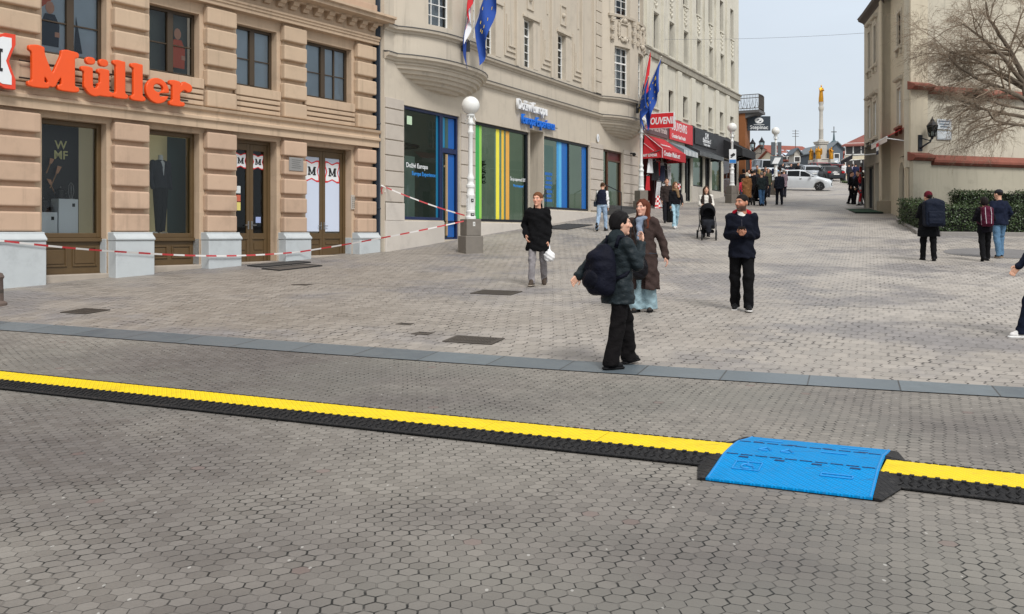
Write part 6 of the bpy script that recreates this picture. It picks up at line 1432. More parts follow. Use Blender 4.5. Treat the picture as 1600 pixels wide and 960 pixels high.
# houses
RT=simple('red roof tiles',(134,74,60),.85,var=.22,scale=1.4,bump=.2,dirt=.25); RTD=simple('brown red roof tiles',(126,76,68),.85,var=.15,scale=1.2,dirt=.3); HW_=simple('pale house render',(206,196,172),.9,var=.08,streak=.25); HWG=simple('grey house render',(168,160,148),.9,var=.1,streak=.3); SLATE=simple('slate cladding',(84,94,104),.7,var=.1); SKYL=flat('skylight glass',(190,205,218),.2); HWIN=flat('house window dark',(54,52,52),.4)
def house(label,px0,px1,Y,z0,ze,zr,depth,rz,wallm,roofm,rows=1,ncol=5,sky=0,name='house',gable=False,wh=1.2):
    x0=(px0-800)/FPX*Y; x1=(px1-800)/FPX*Y; L=(x1-x0)/math.cos(rz); t=thing(name,label,'building',(x0,Y,0),rz)
    m=MB(); m.box(0,L,0,depth,z0-6,ze)
    if gable: m.add([(0,0,ze),(L,0,ze),(L/2,0,zr),(0,depth,ze),(L,depth,ze),(L/2,depth,zr)],[(0,1,2),(5,4,3)])
    else: m.add([(0,0,ze),(0,depth,ze),(0,depth/2,zr),(L,0,ze),(L,depth,ze),(L,depth/2,zr)],[(0,2,1),(3,4,5)])
    m.build('wall',wallm,t); e=.35
    m=MB()
    if gable: a=[(-e,-e,ze-.15),(L/2,-e,zr+.1),(L+e,-e,ze-.15)]; m.loft([a+[(p[0],p[1],p[2]-.15) for p in a[::-1]],[(p[0],depth+e,p[2]) for p in a]+[(p[0],depth+e,p[2]-.15) for p in a[::-1]]])
    else: a=[(-e,-e,ze-.1),(-e,depth/2,zr+.1),(-e,depth+e,ze-.1)]; m.loft([a+[(p[0],p[1],p[2]-.15) for p in a[::-1]],[(L+e,p[1],p[2]) for p in a]+[(L+e,p[1],p[2]-.15) for p in a[::-1]]])
    rf=m.build('roof',roofm,t)
    H=ze-z0
    for r in range(rows):
        for c in range(ncol):
            x=L*(c+.5)/ncol; z=z0+H*(r+.35)/rows; w=empty('window',(0,0,0),0,t); m=MB(); frame_ring(m,x-.42,x+.42,z,z+wh,-.06,.02,.09); m.build('frame',WFR,w); MB().box(x-.34,x+.34,-.03,.01,z+.08,z+wh-.08).build('pane',HWIN,w)
    for i in range(sky):
        s=(i+.5)/sky; x=L*s; y=depth*.22; z=ze+(zr-ze)*.44+.25; m=MB(); k=(zr-ze)/(depth/2); m.add([(x-.4,y-.6,z-.6*k),(x+.4,y-.6,z-.6*k),(x+.4,y+.6,z+.6*k),(x-.4,y+.6,z+.6*k)],[(0,1,2,3)]); m.build('skylight',SKYL,rf,fix=False)
    return t
def house_hip(*a,**k):
    t=house(*a,**k); L=max(v.co.x for v in t.children[0].data.vertices)
    for ch in t.children:
        if ch.name.split('.')[0] in('roof','wall'):
            zt=max(v.co.z for v in ch.data.vertices); dd=max(v.co.y for v in ch.data.vertices)
            for v in ch.data.vertices:
                if v.co.z>zt-.4 and (ch.name.startswith('roof') or abs(v.co.z-zt)<.05):
                    if v.co.x<L*.2: v.co.x+=dd*.55
    return t
def zz(py,Y): return EYE+(HOR-py)/FPX*Y
house('long pale house with a red tiled roof and skylights behind the parked cars',1224,1296,138,zz(262,138),zz(247,138),zz(222,138),12,R(18),HWG,RT,1,7,6)
house('low red roofed house at the left end behind the lamp post',1222,1246,128,zz(262,128),zz(250,128),zz(232,128),8,R(12),HW_,RT,1,3,2)
t=house('small pale dormer house with a pointed stone gable in front of the long red roof',1241,1250,124,zz(262,124),zz(239,124),zz(232,124),2.5,0,MARB,SLATE,1,1,0,gable=True,wh=.8)
house('slate grey building with a pale poster right of the monument',1297,1318,126,zz(265,126),zz(232,126),zz(222,126),10,R(6),SLATE,simple('slate roof',(110,118,124),.7),1,1,0,gable=True)
house('narrow red walled house between the slate building and the cream house',1316,1332,130,zz(265,130),zz(238,130),zz(230,130),8,0,simple('red render',(170,82,62),.9),RTD,1,1)
house_hip('cream house with a steep brown red roof at the end of the right side',1321,1395,96,zz(278,96),zz(226,96),zz(184,96),9,R(-24),HW_,RTD,2,7,0,wh=1.25)
t=thing('poster_board','pale poster board on the slate grey building','poster',pz(1304,256,124.5),R(6)); m=MB().box(-.55,.55,-.05,0,-.3,.75); m.build('board',flat('pale poster',(176,186,196),.6),t); m=MB(); m.prism([(-.4,-.2),(.3,.1),(.45,.5),(-.1,.3)],'y',-.056,-.051); m.build('print',flat('poster print',(226,230,232),.6),t)
t=thing('church_spire','thin green spire with a ball far behind the slate building','spire',pz(1303,236,175)); m=MB().lathe([(.9,-4),(.9,-1),(.5,0),(.25,.3),(.9,.9),(.8,1.5),(.22,2.0),(.12,3.2),(.05,4.2)],12); m.build('spire',simple('copper green',(74,92,98),.7),t,smooth=True,angle=40); m=MB().box(-.5,.5,-.05,.05,3.5,3.65); m.box(-.06,.06,-.05,.05,3.0,4.6); m.build('cross',IRON,t)
t=thing('roof_antenna','thin antenna mast on the long red roofed house','antenna',pz(1243,232,140)); m=MB(); m.tube([(0,0,-1),(0,0,2.8)],.05,5); m.build('mast',IRON,t); m=MB()
for z in(1.8,2.2,2.6): m.tube([(-.5,0,z),(.5,0,z)],.03,4)
m.build('rods',IRON,t)
# planted verge in front of the parked cars
VG=MB(); xs=np.linspace(29.3,36,14)
for a,b in zip(xs,xs[1:]): VG.quad((a,78,gz(78)+.02),(b,78,gz(78)+.02),(b,83,gz(83)+.14),(a,83,gz(83)+.14))
o=VG.build('grass_verge',simple('verge grass',(74,92,52),.95,var=.3,scale=3),None,fix=False); o['kind']='structure'
gb=[]; GF=[]
for i in range(5200):
    x=rng.uniform(29.3,36); y=rng.uniform(77.8,83); z=gz(y)+.02; h=rng.uniform(.08,.3); a=rng.uniform(0,6.28); w=.03; b=len(gb)
    gb+=[(x-w*math.cos(a),y-w*math.sin(a),z),(x+w*math.cos(a),y+w*math.sin(a),z),(x+rng.normal(0,.06),y+rng.normal(0,.06),z+h)]; GF.append((b,b+1,b+2))
o=link('verge_grass',np_mesh('verge_grass',np.array(gb),np.array(GF),leafmat('grass blade',(.03,.05,.015),(.10,.14,.05)),smooth=False)); tag(o,'rough green grass on the verge beside the white hatchback','grass',kind='stuff')

# cars
TYRE=simple('tyre rubber',(26,26,27),.8); RIM=flat('alloy rim',(150,152,156),.3,metal=.8); CARGL=N('car glass'); CARGL=CARGL.done(CARGL.bsdf(lin((16,20,23)),.12,0,.2)); LAMPW=flat('headlamp',(215,222,228),.1); LAMPR=flat('tail lamp',(170,24,30),.15); PLATE=flat('number plate',(226,226,222),.5); CHROME=flat('chrome',(190,192,196),.15,metal=1.); CLAD=flat('black plastic trim',(28,29,31),.6)
CARPROF={
 'hatch':dict(L=4.36,W=1.81,H=1.45,base=[(0,.30),(.03,.55),(.10,.72),(.30,.80),(1.05,.98),(2.2,1.0),(3.5,1.02),(4.2,1.0),(4.33,.72),(4.36,.35)],roof=[(1.02,.97),(1.75,1.38),(2.3,1.45),(3.2,1.42),(3.75,1.32),(4.18,1.0)]),
 'saloon':dict(L=4.6,W=1.8,H=1.42,base=[(0,.30),(.03,.55),(.12,.72),(.3,.80),(1.2,.95),(2.3,.97),(3.6,1.0),(4.45,1.02),(4.58,.8),(4.6,.35)],roof=[(1.2,.95),(2.0,1.36),(2.6,1.42),(3.1,1.38),(3.75,1.02)]),
 'suv':dict(L=4.4,W=1.85,H=1.68,base=[(0,.35),(.03,.65),(.10,.88),(.3,.98),(1.05,1.10),(2.2,1.12),(3.5,1.14),(4.25,1.12),(4.38,.85),(4.4,.4)],roof=[(1.05,1.09),(1.7,1.55),(2.2,1.66),(3.4,1.68),(4.0,1.55),(4.24,1.12)]),
 'van':dict(L=5.0,W=1.95,H=1.98,base=[(0,.35),(.03,.7),(.12,.95),(.3,1.05),(.9,1.18),(2.2,1.2),(3.8,1.2),(4.9,1.2),(4.98,.85),(5.0,.4)],roof=[(.9,1.17),(1.6,1.85),(2.1,1.97),(4.2,1.98),(4.75,1.9),(4.92,1.2)])}
def car(label,kind,paint,x,y,rz,lift=0.,badge=False,roofbars=False):
    """car points along +X local (nose at +X)"""
    q=CARPROF[kind]; L,W=q['L'],q['W']; t=thing('parked_car',label,'car',(x,y,gz(y)+lift),rz)
    X=lambda s:L/2-s
    # lower body
    n=44; ss=np.linspace(0,L,n); m=MB(); rings=[]
    bx=[p[0] for p in q['base']]; bz=[p[1] for p in q['base']]
    for s in ss:
        zt=np.interp(s,bx,bz); e=min(s,L-s); tp=1-.16*math.exp(-e/.22)-.04*math.exp(-e/.8); w=W/2*tp; zb=.2+.14*math.exp(-e/.2)
        for wx in(.82,L-.80):
            dd=abs(s-wx); 
            if dd<.36: zb=max(zb,.31+math.sqrt(max(0,.36**2-dd*dd)))
        zb=min(zb,zt-.05); zm=zb+(zt-zb)*.55
        rings.append([(X(s),-w*.94,zb),(X(s),-w,zm),(X(s),-w*.985,zm+(zt-zm)*.6),(X(s),-w*.90,zt),(X(s),0,zt+.02),(X(s),w*.90,zt),(X(s),w*.985,zm+(zt-zm)*.6),(X(s),w,zm),(X(s),w*.94,zb)])
    m.loft(rings); body=m.build('body',paint,t,smooth=True,angle=50)
    # cabin: roof skin and pillars, with glass set just inside
    rx=[p[0] for p in q['roof']]; rz_=[p[1] for p in q['roof']]; r0,r1=rx[0],rx[-1]; g=MB(); rr=[]; pr=[]
    for s in np.linspace(r0,r1,26):
        zt=np.interp(s,rx,rz_); zb=np.interp(s,bx,bz)-.02; k=(zt-zb)/(q['H']-1.0+.001); wt=W/2*(.90-.20*min(1,k)); wb=W/2*.90
        rr.append([(X(s),-wb,zb),(X(s),-wt,max(zb+.01,zt-.05)),(X(s),-wt*.86,max(zb+.015,zt)),(X(s),wt*.86,max(zb+.015,zt)),(X(s),wt,max(zb+.01,zt-.05)),(X(s),wb,zb)])
    g.loft(rr); g.build('window',CARGL,t,smooth=True,angle=30)
    m=MB(); ri=[i for i in range(26) if rr[i][2][2]>q['H']-.12]
    m.loft([[(p[0],p[1]*1.012,p[2]+.012) for p in rr[i][1:5]]+[(p[0],p[1]*.98,p[2]-.03) for p in rr[i][1:5][::-1]] for i in ri])
    for s in([.36,.66] if kind!='van' else [.24,.5]):
        i=int(25*s); 
        for sg in(0,1):
            A=rr[i][0 if sg==0 else 5]; B=rr[i][1 if sg==0 else 4]; m.tube([(A[0],A[1]*1.005,A[2]),(B[0],B[1]*1.01,B[2])],.035,4)
    for sg in(0,1):
        a,b=(1,4)[sg],(0,5)[sg]
        m.tube([tuple(Vector(rr[i][a])*1.0) for i in range(0,ri[0]+1,2)],.04,5); m.tube([tuple(Vector(rr[i][a])) for i in range(ri[-1],26)],.05,5)
        if kind=='van': 
            for i in range(13,24): m.quad(rr[i][b],rr[i+1][b],rr[i+1][a],rr[i][a])
            m.v=[v for v in m.v]
    m.build('roof',paint,t,smooth=True,angle=45)
    for wx in(.82,L-.80):
        for sg in(-1,1):
            w=empty('wheel',(X(wx),sg*(W/2-.12),.31),0,t); m=MB(); m.lathe([(.2,-.1),(.3,-.1),(.315,-.07),(.315,.07),(.3,.1),(.2,.1)],22); m.v=[(a,c,b) for a,b,c in m.v]; m.build('tyre',TYRE,w,smooth=True,angle=40)
            m=MB(); m.lathe([(.2,-.06),(.205,.085),(.17,.09)],18); m.v=[(a,c*sg,b) for a,b,c in m.v]
            for k in range(5): a=2*PI*k/5; m.prism([(.02*math.cos(a+1.5),.02*math.sin(a+1.5)),(.2*math.cos(a+.14),.2*math.sin(a+.14)),(.2*math.cos(a-.14),.2*math.sin(a-.14)),(.02*math.cos(a-1.5),.02*math.sin(a-1.5))],'y',sg*.075,sg*.1)
            m.build('rim',RIM,w)
    zf=np.interp(.12,bx,bz)
    for sg in(-1,1):
        m=MB(); m.box(X(.02)-.02,X(.05)+.05,sg*.48,sg*.78,zf-.16,zf-.04); m.v=[(a-(abs(b)-.5)*.4,b,c) for a,b,c in m.v]; m.build('headlight',LAMPW,t,bevel=.02)
        zr=bz[-2]; m=MB(); m.box(X(L)-.0,X(L)+.12,sg*.5,sg*.80,zr-.03,zr+.15); m.v=[(a+(abs(b)-.5)*.12,b,c) for a,b,c in m.v]; m.build('tail_light',LAMPR,t,bevel=.02)
        m=MB(); m.box(X(r0+.42),X(r0+.28),sg*(W/2+.0),sg*(W/2+.17),bz[4]+.02,bz[4]+.16); m.build('mirror',paint,t,bevel=.03)
        m=MB()
        for s in(.46*L,.70*L): m.box(X(s),X(s)-.16,sg*(W/2-.01),sg*(W/2+.02),.84,.87)
        m.build('handle',CHROME if kind!='van' else CLAD,t)
    m=MB(); m.box(X(-.005),X(.06),-.55,.55,.36,.52); m.build('grille',CLAD,t,bevel=.01); m=MB(); m.box(X(-.02),X(.02),-.26,.26,.40,.5); m.box(X(L+.02),X(L-.02),-.26,.26,.62,.73); m.build('number_plate',PLATE,t)
    if badge: m=MB(); m.prism([(0,.60),(.07,.70),(0,.80),(-.07,.70)],'x',X(-.015),X(.02)); m.build('badge',CHROME,t)
    if roofbars: m=MB(); m.tube([(X(r0+1),-.55,q['H']+.04),(X(r1-.6),-.55,q['H']+.02)],.02,5); m.tube([(X(r0+1),.55,q['H']+.04),(X(r1-.6),.55,q['H']+.02)],.02,5); m.build('roof_rail',CHROME,t)
    return t
def cp(name,c): 
    n=N(name); return n.done(n.bsdf(n.mix(n.noise(n.obj(),3,2),lin(tuple(.93*v for v in c)),lin(c)),.35,0,.25,coat=.2))
CW=cp('white car paint',(205,210,214)); CS=cp('silver car paint',(160,166,172)); CB=cp('black car paint',(30,33,38)); CR=cp('dark red car paint',(120,24,34)); CRB=cp('bright red car paint',(150,30,44)); CDK=cp('dark blue car paint',(36,42,56))
def at(px,Y): return (px-800)/FPX*Y
SL=math.atan(.10)
x=at(1250,67.0); car('white hatchback waiting side on at the top of the street','hatch',CW,x,67.0,R(-22),badge=True)
car('black saloon parked with its tail to the street beside the grass verge','saloon',CB,at(1294.5,89.5),89.5,R(89))
car('silver hatchback parked behind the white hatchback','hatch',CS,at(1264,92),92,R(84))
car('dark red tall car parked between the silver and the black car','suv',CR,at(1276,97.5),97.5,R(95))
car('black tall car parked farther back behind the black saloon','suv',CB,at(1290,101),101,R(92))
car('bright red car half hidden behind the black saloon','hatch',CRB,at(1307,99),99,R(125))
car('dark car with red tail lamps parked behind the crowd left of the silver hatchback','suv',CDK,at(1226,96),96,R(95))
car('dark hatchback with red tail lamps next to the silver car','hatch',CDK,at(1240,99),99,R(97))
car('white hatchback half hidden behind the crowd on the left','hatch',CW,at(1199,76),76,R(110))
car('pale van far behind the crowd on the left','van',CS,at(1190,98),98,R(95))
for o in [o for o in bpy.data.objects if o.name.startswith('parked_car')]:
    rz=o.rotation_euler[2]; y=o.location.y; s=(gz(y+2)-gz(y-2))/4; o.rotation_euler=(math.atan(s*math.cos(rz)),-math.atan(s*math.sin(rz)),rz)
# orange stall board and overhead wire
t=thing('menu_board','orange framed menu board standing by the black awning','board'); o=pz(1166,262,62); t.location=(o.x,o.y,gz(62)+.0); z=o.z-gz(62)
m=MB(); m.box(-.35,.35,-.05,.05,z-.55,z+.6); m.build('board',simple('orange board',(196,92,44),.6),t,bevel=.02); m=MB(); m.box(-.25,.25,-.06,-.052,z-.4,z+.3); m.build('panel',simple('board print',(120,60,44),.7,var=.4,scale=9),t); m=MB(); m.box(-.3,-.24,-.04,.04,0,z-.5); m.box(.24,.3,-.04,.04,0,z-.5); m.build('leg',CHAR,t)
t=thing('overhead_wire','thin overhead wire strung across the street between the buildings','wire'); a=bw(23.9,.0,11.45); b=rw(8.3,.38,11.4); t.location=a; d=b-a; m=MB(); m.tube([d*s+Vector((0,0,-.1*4*s*(1-s))) for s in np.linspace(0,1,24)],.007,4); m.build('cable',flat('wire grey',(120,124,130),.6),t)
# ================================================================== people
SKN=N('skin'); SKN=SKN.done(SKN.bsdf(SKN.attr('tint'),.5,0,.4,SKN.bump(SKN.noise(SKN.obj(),220,2),.05,.002)))
_fab={}
def fab(c,rough=.88,var=.14,scale=14,sheen=.15):
    k=(c,rough)
    if k not in _fab: 
        n=N('cloth %d %d %d'%c); o=n.obj(); x=n.xyz(o); ds=n.comb(n.m('ADD',n.m('MULTIPLY',x[0],7.),n.m('MULTIPLY',x[2],4.)),n.m('MULTIPLY',x[1],7.),n.m('SUBTRACT',n.m('MULTIPLY',x[2],8.),n.m('MULTIPLY',x[0],5.)))
        f=n.noise(ds,1.3,3,.5); w=n.noise(o,150,2); cl=lin(c); col=n.mix(n.ramp(f,.3,.7),tuple(.82*q for q in cl),tuple(1.12*q for q in cl)); col=n.mix(n.m('MULTIPLY',w,.3),col,tuple(.8*q for q in cl))
        nb=n.bump(f,.5,.05); nb=n.bump(w,.12,.003,nb); _fab[k]=n.done(n.bsdf(col,rough,0,.12,nb))
    return _fab[k]
def hairm(c):
    k=('hair',c)
    if k not in _fab:
        n=N('hair %d %d %d'%c); o=n.xyz(n.obj()); v=n.comb(n.m('MULTIPLY',o[0],90.),n.m('MULTIPLY',o[1],90.),n.m('MULTIPLY',o[2],9.)); g=n.noise(v,1.,3)
        _fab[k]=n.done(n.bsdf(n.mix(g,tuple(.45*q for q in lin(c)),tuple(1.25*q for q in lin(c))),.6,0,.12,n.bump(g,.5,.006)))
    return _fab[k]
ARM={'down':((.05,.02,-.28),(.05,-.07,-.53)),'fwd':((.05,-.09,-.27),(.03,-.26,-.46)),'back':((.07,.13,-.25),(.10,.17,-.50)),'pocket':((.10,.08,-.26),(.05,-.07,-.46)),
     'phone':((.04,.04,-.28),(-.10,-.20,-.25)),'chin':((.07,-.11,-.24),(-.02,-.21,-.03)),'push':((.06,.0,-.28),(.02,-.28,-.33)),'strap':((.08,-.05,-.27),(-.05,-.17,-.10)),'out':((.13,.03,-.27),(.20,.0,-.53)),'swingback':((.05,.20,-.20),(.03,.38,-.36)),'bag':((.04,.0,-.29),(.04,-.04,-.55))}
def hand_base(kind):
    curl={'relax':.55,'grip':1.25,'flat':.2}[kind]
    def f(P):
        d=rbox(P,(0,0,-.055),(.015,.040,.048),.014); d=smin(d,cone(P,(0,0,.06),(0,0,-.02),.024,.025),.02)
        for i,(y,l) in enumerate(((-.030,.070),(-.010,.080),(.011,.074),(.031,.058))):
            a=curl*(.8+.12*i); p=np.array([0,y,-.098]); q=p+np.array([-math.sin(a*.6),(y)*.25,-math.cos(a*.6)])*l*.5; r=q+np.array([-math.sin(a*1.5),0,-math.cos(a*1.5)])*l*.32; e=r+np.array([-math.sin(a*2.1),0,-math.cos(a*2.1)])*l*.25
            d=smin(d,np.minimum(np.minimum(cone(P,p,q,.0095,.009),cone(P,q,r,.009,.008)),cone(P,r,e,.008,.007)),.006)
        d=smin(d,np.minimum(cone(P,(-.003,-.03,-.025),(-.016,-.060,-.058),.014,.0115),cone(P,(-.016,-.060,-.058),(-.03-.02*(kind=='grip'),-.062+.02*(kind=='grip'),-.092),.0105,.008)),.010)
        return d
    return sdf_mesh(f,(-.09,-.09,-.2),(.05,.07,.08),.0055)
HANDS={k:hand_base(k) for k in('relax','grip')}
def shoe_base(kind):
    def f(P):
        up=P.copy(); d=cone(P,(0,.05,-.035),(0,-.11,-.045),.042,.037); d=smin(d,cone(P,(0,-.0,.02),(0,-.06,-.03),.045,.036),.03)
        if kind=='boot': d=smin(d,cone(P,(0,.012,.12),(0,.012,-.02),.052,.05),.03)
        d=smax(d,-(P[...,2]+.062),.006); return d
    A=sdf_mesh(f,(-.08,-.2,-.09),(.08,.13,.2),.010)
    def g(P):
        q=P.copy(); k=np.where(P[...,1]>-.03,1.,1.); w=.040-.006*np.clip((P[...,1]-0)/.1,0,1)
        d=np.hypot(np.maximum(np.abs(P[...,1]+.032)-.088,0)*.9,P[...,0])-(.045+.004*np.sin((P[...,1]+.1)*14))
        return smax(d,np.abs(P[...,2]+.068)-.013,.006)
    return A,sdf_mesh(g,(-.08,-.2,-.1),(.08,.13,-.03),.009)
SHOES={k:shoe_base(k) for k in('shoe','boot')}
def rotm(z): c,s=math.cos(z),math.sin(z); return np.array([[c,-s,0],[s,c,0],[0,0,1]])
def rotx(a): c,s=math.cos(a),math.sin(a); return np.array([[1,0,0],[0,c,-s],[0,s,c]])
def head_fn(female=False,beard=False):
    def f(Q):
        d=ell(Q,(0,.012,.035),(.074,.094,.088)); d=smin(d,ell(Q,(0,-.028,-.040),(.056 if not female else .052,.062,.072)),.045)
        d=smin(d,ell(Q,(0,-.078,.036),(.046,.018,.012)),.02)
        d=smax(d,-ell(Q,(.031,-.097,.016),(.017,.016,.011)),.012); d=smax(d,-ell(Q,(-.031,-.097,.016),(.017,.016,.011)),.012)
        d=smin(d,ell(Q,(.03,-.080,.014),(.012,.010,.009)),.004); d=smin(d,ell(Q,(-.03,-.080,.014),(.012,.010,.009)),.004)
        d=smin(d,cone(Q,(0,-.088,.025),(0,-.112,-.016),.009,.0145),.012); d=smin(d,ell(Q,(0,-.098,-.022),(.019,.014,.009)),.008)
        d=smin(d,ell(Q,(.04,-.06,-.012),(.022,.022,.018)),.02); d=smin(d,ell(Q,(-.04,-.06,-.012),(.022,.022,.018)),.02)
        d=smin(d,ell(Q,(0,-.084,-.050),(.024,.012,.0065)),.006); d=smin(d,ell(Q,(0,-.082,-.063),(.021,.012,.0075)),.006)
        d=smin(d,ell(Q,(0,-.072,-.095),(.024,.022,.018)),.02)
        for s in(-1,1): d=smin(d,ell(Q,(s*.078,.012,.002),(.012,.021,.033)),.008)
        d=smin(d,cone(Q,(0,.03,-.20),(0,.012,-.05),.058 if not female else .05,.052 if not female else .046),.03)
        return d
    return f
def hair_fn(kind):
    def f(Q):
        cap=ell(Q,(0,.018,.046),(.086,.104,.092))
        if kind=='short':
            d=smax(cap,-(rbox(Q,(0,-.13,-.02),(.2,.075,.088),.02)),.012); d=smax(d,-(Q[...,2]+.055),.01); d=smax(d,-rbox(Q,(0,-.055,-.06),(.2,.06,.075),.01),.01); return d+.004*np.sin(Q[...,0]*120+Q[...,2]*40)*np.sin(Q[...,1]*110)
        if kind=='crop':
            d=ell(Q,(0,.018,.043),(.080,.099,.087)); d=smax(d,-(rbox(Q,(0,-.13,-.04),(.2,.07,.095),.02)),.01); d=smax(d,-(Q[...,2]+.045),.01); d=smax(d,-rbox(Q,(0,-.055,-.07),(.2,.055,.07),.01),.01); return d
        if kind=='bob':
            d=smin(cap,ell(Q,(0,.05,-.01),(.092,.078,.105)),.03); d=smax(d,-ell(Q,(0,-.105,-.03),(.064,.085,.095)),.015); d=smax(d,-(Q[...,2]+.095),.02); d=smax(d,-rbox(Q,(0,-.1,-.09),(.2,.09,.06),.02),.01); return d+.005*np.sin(Q[...,0]*90+Q[...,2]*30)*np.sin(Q[...,1]*80+Q[...,2]*20)
        if kind=='full':
            d=smin(ell(Q,(0,.02,.05),(.092,.108,.098)),ell(Q,(0,.055,-.01),(.082,.07,.085)),.03); d=smax(d,-rbox(Q,(0,-.135,-.02),(.2,.085,.092),.02),.014); d=smax(d,-rbox(Q,(0,-.06,-.075),(.2,.075,.075),.02),.012); d=smax(d,-(Q[...,2]+.058),.018); return d+.005*np.sin(Q[...,0]*90+Q[...,2]*30)*np.sin(Q[...,1]*80+Q[...,2]*20)
        if kind=='long':
            d=cap
            for s in(-1,1): d=smin(d,cone(Q,(s*.066,.03,.03),(s*.088,.02,-.17),.036,.034),.03); d=smin(d,cone(Q,(s*.088,.02,-.17),(s*.10,-.04,-.29),.036,.018),.03)
            d=smin(d,cone(Q,(0,.07,0),(0,.075,-.26),.08,.07),.04); d=smax(d,-ell(Q,(0,-.105,-.035),(.066,.10,.115)),.015)
            return d+.009*np.sin(Q[...,0]*70+Q[...,2]*14)*np.sin(Q[...,1]*70+Q[...,2]*9)
        if kind=='bun':
            d=smin(ell(Q,(0,.018,.043),(.081,.1,.088)),ell(Q,(0,.11,.07),(.04,.04,.04)),.015); d=smax(d,-ell(Q,(0,-.105,-.03),(.066,.085,.10)),.01); d=smax(d,-(Q[...,2]+.05),.02); return d
        if kind=='pony':
            d=ell(Q,(0,.018,.043),(.081,.1,.088)); d=smin(d,cone(Q,(0,.11,.04),(0,.135,-.16),.03,.022),.02); d=smax(d,-ell(Q,(0,-.105,-.03),(.066,.085,.10)),.01); d=smax(d,-np.minimum(Q[...,2]+.05,.12-Q[...,1]),.02); return d
        if kind=='beanie':
            d=ell(Q,(0,.015,.062),(.088,.106,.1)); d=smin(d,cone(Q,(-.0,.01,.03),(0,.015,.04),.092,.09),.01); return smax(d,-(Q[...,2]-.012+.25*(Q[...,1])),.01)
        if kind=='cap':
            d=ell(Q,(0,.012,.055),(.086,.105,.078)); d=smax(d,-(Q[...,2]-.04),.008); return smin(d,ell(Q,(0,-.12,.048),(.06,.06,.012)),.01)
    return f
def person(label,x,y,face,h=1.75,leg=((14,6),(-16,12)),arms=('down','down'),hands=('relax','relax'),top=None,trou=(30,30,34),tw=(.098,.078,.066),shoe=(30,30,32),sole=None,shoek='shoe',hair=('short',(50,36,28)),hat=None,skin=(205,158,132),turn=0,nod=0,lean=0.,beard=None,female=False,lod=1,extra=(),group=None,fat=1.0,name='person',lift=0.):
    top=top or {}
    hv={0:.0065,1:.012,2:.018}[lod]; cv={0:.0125,1:.018,2:.026}[lod]
    seed=random.random()*9
    # --- legs
    L=[]
    for s,(a,k) in zip((-1,1),leg):
        a,k=R(a),R(k); hip=np.array([s*.088,0,0.]); kn=hip+.43*np.array([s*.02,-math.sin(a),-math.cos(a)]); an=kn+.42*np.array([0,-math.sin(a-k),-math.cos(a-k)]); L.append([hip,kn,an,a-k])
    low=min(l[2][2] for l in L); hz=.083-low
    for l in L:
        for i in range(3): l[i]=l[i]+np.array([0,0,hz])
    dz=hz-.93                                    # torso rides on the hips
    sh=[np.array([s*.160*fat**.5,.012,1.405+dz]) for s in(-1,1)]
    A=[]
    for s,sp,S in zip((-1,1),arms,sh):
        e,w=ARM[sp] if isinstance(sp,str) else sp
        A.append((S,S+np.array([s*e[0],e[1],e[2]]),S+np.array([s*w[0],w[1],w[2]])))
    HC=np.array([0,-.025,1.615+dz]); HM=rotm(R(turn))@rotx(R(nod))
    def LN(V): V=V.copy(); V[:,1]-=lean*np.maximum(0,V[:,2]-hz); return V
    # --- body (one mesh): head and neck, slim trunk and limbs, five fingered hands
    hf=head_fn(female,beard); q=.15
    V1,F1=sdf_mesh(hf,(-.13,-.16,-.2),(.13,.16,.15),hv); tint=np.tile(np.array(lin(skin)),(len(V1),1))
    X,Y,Z=V1.T
    def blend(mask,c,k): tint[:]=tint*(1-mask[:,None]*k)+np.array(lin(c))*mask[:,None]*k
    blend(np.exp(-((np.abs(X)-.045)/.02)**2-((Z+.018)/.02)**2)*(Y<-.03),(210,120,100),.35)
    blend(np.exp(-(X/.023)**2-((Z+.056)/.010)**2)*(Y<-.07),(158,84,78),.75)
    blend(np.exp(-((np.abs(X)-.031)/.019)**2-((Z-.037)/.006)**2)*(Y<-.05),hair[1],.8)
    blend(np.exp(-((np.abs(X)-.030)/.013)**2-((Z-.016)/.0075)**2)*(Y<-.06),(226,220,214),.6); blend(np.exp(-((np.abs(X)-.030)/.006)**2-((Z-.016)/.007)**2)*(Y<-.06),(30,22,18),.95)
    blend(np.exp(-((np.abs(X)-.030)/.017)**2-((Z-.024)/.004)**2)*(Y<-.06),(40,28,24),.6)
    if beard: blend(np.clip((-.028-Z+.35*np.maximum(0,Y+.02))/.02,0,1)*np.clip((Z+.125)/.02,0,1)*(Y<.03)*(1-np.exp(-(X/.02)**2-((Z+.056)/.007)**2)),beard,.88)
    V1=(V1*1.06)@HM.T+HC
    def bf(P):
        d=stack(P,[(.86+dz,0,0,.12,.08),(1.15+dz,0,0,.11,.08),(1.38+dz,0,0,.13,.08),(1.46+dz,0,.01,.05,.05)])
        for (a,b,c) in A: d=smin(d,np.minimum(cone(P,a,b,.04,.034),cone(P,b,c,.034,.024)),.02)
        for l in L: d=smin(d,np.minimum(cone(P,l[0],l[1],.06,.045),cone(P,l[1],l[2],.042,.03)),.02)
        return d
    allp=np.array([p for a in A for p in a]+[p for l in L for p in l[:3]]+[[0,0,1.5+dz]]); lo,hi=allp.min(0)-.14,allp.max(0)+.14
    V2,F2=sdf_mesh(bf,lo,hi,.024)
    Vs=[V1,V2];Fs=[F1,F2+len(V1)];T=[tint,np.tile(np.array(lin(skin)),(len(V2),1))]; n=len(V1)+len(V2)
